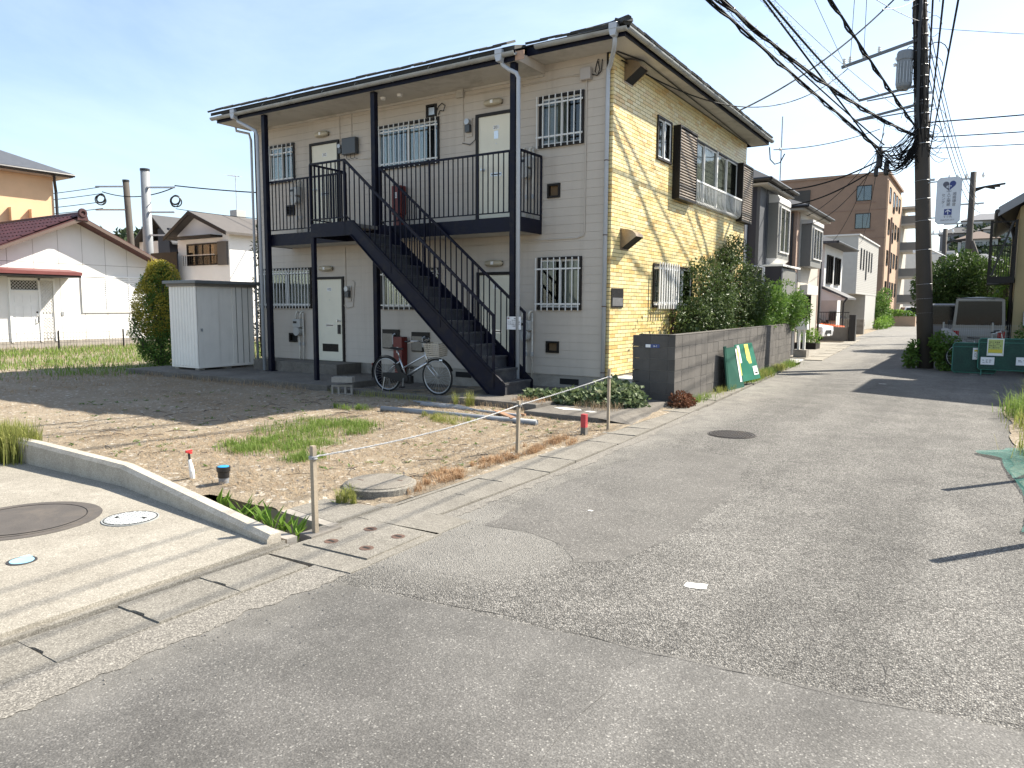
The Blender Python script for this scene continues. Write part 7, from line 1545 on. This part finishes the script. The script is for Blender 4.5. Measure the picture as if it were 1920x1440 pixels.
# white two storey house behind the shed
H = thing('two_storey_house', 'white two storey house with dark barge boards and balcony window behind the shed', 'house', (-29.5, 15, 0)); hx0, hx1, hy0, hy1 = -31.6, -27.15, 12.0, 21.0; ze = 5.45; xm = -29.75; zr = 6.45
wallbox(H, hx0, hx1, hy0, hy1, 0, ze, M_wpan); MB().prism([(hx0, ze), (hx1, ze), (xm, zr)], 'y', hy0, hy1).build('gable_wall', M_wpan, H)
k1, k2 = (zr-ze)/(xm-hx0), (zr-ze)/(hx1-xm); o_ = .45
r_ = MB().prism([(hx0-o_, ze-o_*k1), (xm, zr), (hx1+o_, ze-o_*k2), (hx1+o_, ze-o_*k2+.12), (xm, zr+.14), (hx0-o_, ze-o_*k1+.12)], 'y', hy0-.5, hy1+.5).build('roof', mat('brown grey shingle', (.10, .09, .083), .85, .15, 3, 30, .3), H)
MB().prism([(hx0-o_-.02, ze-o_*k1-.06), (xm, zr-.06), (hx1+o_+.02, ze-o_*k2-.06), (hx1+o_+.02, ze-o_*k2+.13), (xm, zr+.15), (hx0-o_-.02, ze-o_*k1+.13)], 'y', hy0-.56, hy0-.5).build('barge_board', M_dkframe, r_)
a, b = atY(353, 470, hy0).x, atY(409, 470, hy0).x; z0, z1 = atY(380, 495, hy0).z, atY(380, 459, hy0).z
win(H, 'y', hy0, a, b, z0, z1, .06, M_dkframe, 4, M_curtain, .07); e = atY(428, 470, hy0).x; wallbox(H, b+.1, e, hy0-.12, hy0-.001, z0-.1, z1+.1, mat('brown shutter case', (.085, .075, .065), .6, .1, 3), 'shutter_case'); wallbox(H, a-.6, b+.4, hy0-.7, hy0, z1+.32, z1+.42, M_dkframe, 'window_hood')
rl_ = MB().bar((a-.2, hy0-.3, z0+.45), (b+.1, hy0-.3, z0+.45), .04).build('balcony_rail', M_galv, H)
for i in range(15): MB().box((a+(b-a)*i/14-.01, hy0-.31, z0-.1), (a+(b-a)*i/14+.01, hy0-.29, z0+.45)).build('bar', M_dkframe, rl_)
p = atY(442, 398, 15); wallbox(H, p.x-.25, p.x+.35, 14.8, 15.4, 5.3, p.z+.1, mat('chimney grey', (.42, .42, .40), .8), 'chimney')
t = thing('tv_antenna', 'thin television antenna mast on the roof of the two storey house', 'antenna', (p.x, 15.1, 6)); MB().cyl((p.x, 15.1, 5.8), (p.x-.05, 15.1, 9.0), .025, n=6).build('mast', M_galv, t); MB().bar((p.x-.75, 15.1, 9.1), (p.x+.3, 15.1, 8.95), .03).build('boom', M_galv, t)
for i in range(8): MB().bar((p.x-.7+i*.13, 14.8, 9.09-i*.018), (p.x-.7+i*.13, 15.4, 9.09-i*.018), .015).build('element', M_galv, t)
p = V(-1.2, 17.5, 5.9); t = thing('tv_antenna', 'thin television antenna mast rising above the navy house roof', 'antenna', tuple(p)); MB().cyl(p, p+V(0, 0, 3.0), .025, n=6).build('mast', M_galv, t)
# navy gabled neighbour and slatted fence
H = thing('navy_gabled_house', 'small white and navy gabled house seen between the pole and the two storey house', 'house', (-43, 17.5, 0)); q = atY(262, 470, 17); q2 = atY(297, 470, 17); q3 = atY(318, 470, 17)
wallbox(H, q.x, q2.x, 17, 24, 0, 6.0, M_whw); wallbox(H, q2.x, q3.x, 17.01, 24, 0, 6.8, M_navyw, 'navy_wall'); gable(H, q.x, q3.x+.6, 17, 24, 6.0, 1.6, M_darkroof, 'y', px=q2.x)
a, b = atY(283, 490, 11.5), atY(332, 490, 11.5); t = thing('slatted_fence', 'dark brown slatted screen beside the two storey house', 'fence', tuple(V((a.x+b.x)/2, 11.5, 0))); zt = atY(300, 474, 11.5).z
for i in range(22): MB().box((a.x+(b.x-a.x)*i/22, 11.5, .2), (a.x+(b.x-a.x)*i/22+.09, 11.54, zt)).build('slat', M_dkframe, t)
for z in (1.0, zt-.1): MB().box((a.x, 11.54, z), (b.x, 11.60, z+.1)).build('rail', M_dkframe, t)
# poles on the left
M_spole = mat('grey steel pole', (.22, .23, .24), .5, .08, 2)
def lpole(x, y, h, r0, r1, m, label, lean=0, arms=()):
    t = thing('utility_pole', label, 'utility pole', (x, y, 0)); MB().tube([(x, y, 0), (x+lean, y, h)], [r0, r1], 14).build('shaft', m, t, smooth=True); MB().cyl((x+lean, y, h), (x+lean, y, h+.12), r1*1.1, n=12).build('cap', M_black, t)
    for z, l in arms: MB().bar((x+lean*z/h, y-.15, z), (x+lean*z/h+l*.86, y-.15+l*.5, z), .09).build('crossarm', M_galv, t)
    for z, l in arms[:1]: MB().ring((x+lean+l*.8, y+l*.45, z-.7), (.5, -.8, .2), .26, .05, 18, 5).ring((x+lean+l*.82, y+l*.45, z-.78), (.7, -.6, -.3), .30, .035, 18, 5).ring((x+lean+l*.78, y+l*.45, z-.75), (.2, -.9, .1), .34, .025, 18, 5).build('cable_coil', M_black, t)
    return t
lpole(-35.4, 12.6, 9.35, .30, .24, M_spole, 'thick grey steel utility pole behind the white house roof', .0, ((8.4, 1.9), (7.0, 1.8), (5.7, 2.2))); lpole(-38.6, 13.6, 9.2, .22, .18, M_pole, 'slim brown concrete utility pole behind the white house', -.55, ((8.9, -1.8), (7.5, -1.9)))
for k, (za, zb) in enumerate(((8.5, 7.3), (7.2, 6.0), (5.8, 5.2), (5.2, 4.6), (4.8, 4.3))): cable((-33.8+.0*k, 13.4, za), (-12.5, 19, zb+.2), .5+.15*k, .035 if k == 0 else .02, ('thick cable from the steel pole passing behind the apartment', 'second cable from the steel pole passing behind the apartment', 'third cable from the steel pole over the two storey house', 'fourth cable from the steel pole across the gable', 'lowest cable from the steel pole across the gable')[k])
for k, za in enumerate((8.9, 8.5, 8.0, 7.6)): cable((-40.4, 12.8, za), (-48, -6, za-2.6+.3*k), .7, .022, ('highest', 'second', 'third', 'lowest')[k]+' wire swinging from the brown pole to the far left')
cable((-40.4, 12.8, 8.6), (-33.9, 13.4, 8.4), .4, .03, 'short slack cable between the two left hand poles'); cable((-38.9, 13.6, 6.0), (-45, 9, 4.5), .4, .02, 'thin wire from the brown pole down towards the peach house')
# ================================================================== HILLS
M_far = leaf_mat('far woodland', (.03, .045, .022), (.055, .078, .036), (.08, .10, .05), .8, .2)
M_hill = mat('hill ground', (.07, .085, .045), .95, .3, .08, 1, .3)
def hillmesh(cx_, cy_, rx, ry, h, name): return MB().grid(40, 40, lambda i, j: (cx_+(i-.5)*2*rx, cy_+(j-.5)*2*ry, -2+h*max(0, math.cos((i-.5)*math.pi)*math.cos((j-.5)*math.pi))**.8+1.5*nz(i*12, j*12, 1))).build(name, M_hill, kind='structure', smooth=True)
hillmesh(-150, 75, 60, 70, 17, 'hill')
bl = [(V(-150+rnd(-45, 55), 75+rnd(-55, 60), 0), V(rnd(2.5, 4.5), rnd(2.5, 4.5), rnd(2, 3.2))) for _ in range(260)]
for c, r in bl: c.z = -2+17*max(0, math.cos((c.x+150)/120*math.pi)*math.cos((c.y-75)/140*math.pi))**.8+r.z*.15
foliage(bl, 26000, 1.2, .9, gap=-.9, freq=.2, shell=.4).build('woodland', M_far, kind='stuff', label='distant wooded hill beyond the houses on the left', cat='woodland')
MB().grid(40, 40, lambda i, j: (-90+190*i, 125+150*j, -1+54*min(1, max(0, j*1.25))**1.1*(.75+.25*math.sin(i*9))*min(1, max(0, (190*i-90+14)/16))+.8*nz(i*20, j*20, 1))).build('hillside', M_hill, kind='structure', smooth=True)
def hz(x, y): return -1+54*min(1, max(0, (y-125)/150*1.25))**1.1*(.75+.25*math.sin((x+90)/190*9))*min(1, max(0, (x+14)/16))
roofs = [mat('far roof red', (.30, .11, .08), .8), M_darkroof, mat('far roof grey', (.18, .18, .19), .8), mat('far roof brown', (.16, .11, .085), .8)]; fw_ = [mat('far wall white', (.36, .36, .35), .8), mat('far wall cream', (.32, .30, .26), .8), mat('far wall grey', (.20, .20, .21), .8)]
k = 0
names = ['pale', 'white', 'cream', 'grey']
for (px, Y, wd_, hh, ri, lb) in ((1757, 205, 9, 5, 0, 'hillside house with red roof seen under the hanging sign'), (1775, 185, 8, 5, 2, 'hillside house with grey roof below the red roofed one'), (1800, 215, 10, 6, 1, 'wide dark roofed house high on the hillside'), (1830, 195, 8, 5, 3, 'brown roofed house halfway up the hillside'), (1850, 220, 12, 6, 2, 'large grey roofed house at the top of the hillside'), (1842, 170, 8, 4, 2, 'low grey roofed house at the foot of the hillside'), (1880, 205, 9, 6, 1, 'dark roofed hillside house behind the steel balcony'), (1785, 165, 7, 4, 3, 'small brown roofed house low on the hillside'), (1745, 230, 10, 6, 1, 'dark roofed house on the hill crest behind the pole')):
    X = atY(px, 500, Y).x; z = hz(X, Y)-1; t = thing('hillside_house', lb, 'house', (X, Y, z), 'houses on the far hillside'); wallbox(t, X-wd_/2, X+wd_/2, Y, Y+7, z, z+hh, fw_[k % 3]); hip(t, X-wd_/2, X+wd_/2, Y, Y+7, z+hh, 2.0, roofs[ri], over=.6)
    for i in range(3): win(t, 'y', Y, X-wd_/2+.8+i*wd_/3.2, X-wd_/2+2.3+i*wd_/3.2, z+hh-2.2, z+hh-.9, .08, M_dkframe, 2, M_room, .1)
    MB().box((X-wd_/2-1.5, Y-3, z-4), (X+wd_/2+1.5, Y-2.5, z+.3)).build('retaining_wall', M_concd, t); k += 1
bl = [(V(rnd(-8, 25), rnd(140, 235), 0), V(rnd(2, 5), rnd(2, 4), rnd(1.5, 3))) for _ in range(80)]
for c, r in bl: c.z = hz(c.x, c.y)+r.z*.4
foliage(bl, 16000, 1.1, .8, gap=-.5, freq=.3, shell=.2).build('woodland', M_far, kind='stuff', label='trees and scrub between the houses on the far hillside', cat='woodland')
# more roofs in the middle distance that close the horizon on the left
for (x, y, w_, d_, h_, m1, m2, lb) in ((-58, 30, 12, 10, 5, M_beige, M_darkroof, 'cream house with dark roof far behind the white house'), (-22, 34, 10, 9, 5.5, M_whw, M_darkroof, 'white house hidden behind the apartment and the shed'), (-60, 8, 10, 10, 5.5, M_whw, roofs[3], 'white house with brown roof beyond the peach house'), (-48, 26, 9, 8, 5, M_greyw, M_darkroof, 'grey house behind the two poles')):
    t = thing('far_house', lb, 'house', (x, y, 0)); wallbox(t, x-w_/2, x+w_/2, y, y+d_, 0, h_, m1); hip(t, x-w_/2, x+w_/2, y, y+d_, h_, 1.8, m2)
    for i in range(3): win(t, 'y', y, x-w_/2+1+i*w_/3.3, x-w_/2+2.6+i*w_/3.3, 3, 4.3, .06, M_dkframe, 2, M_room)
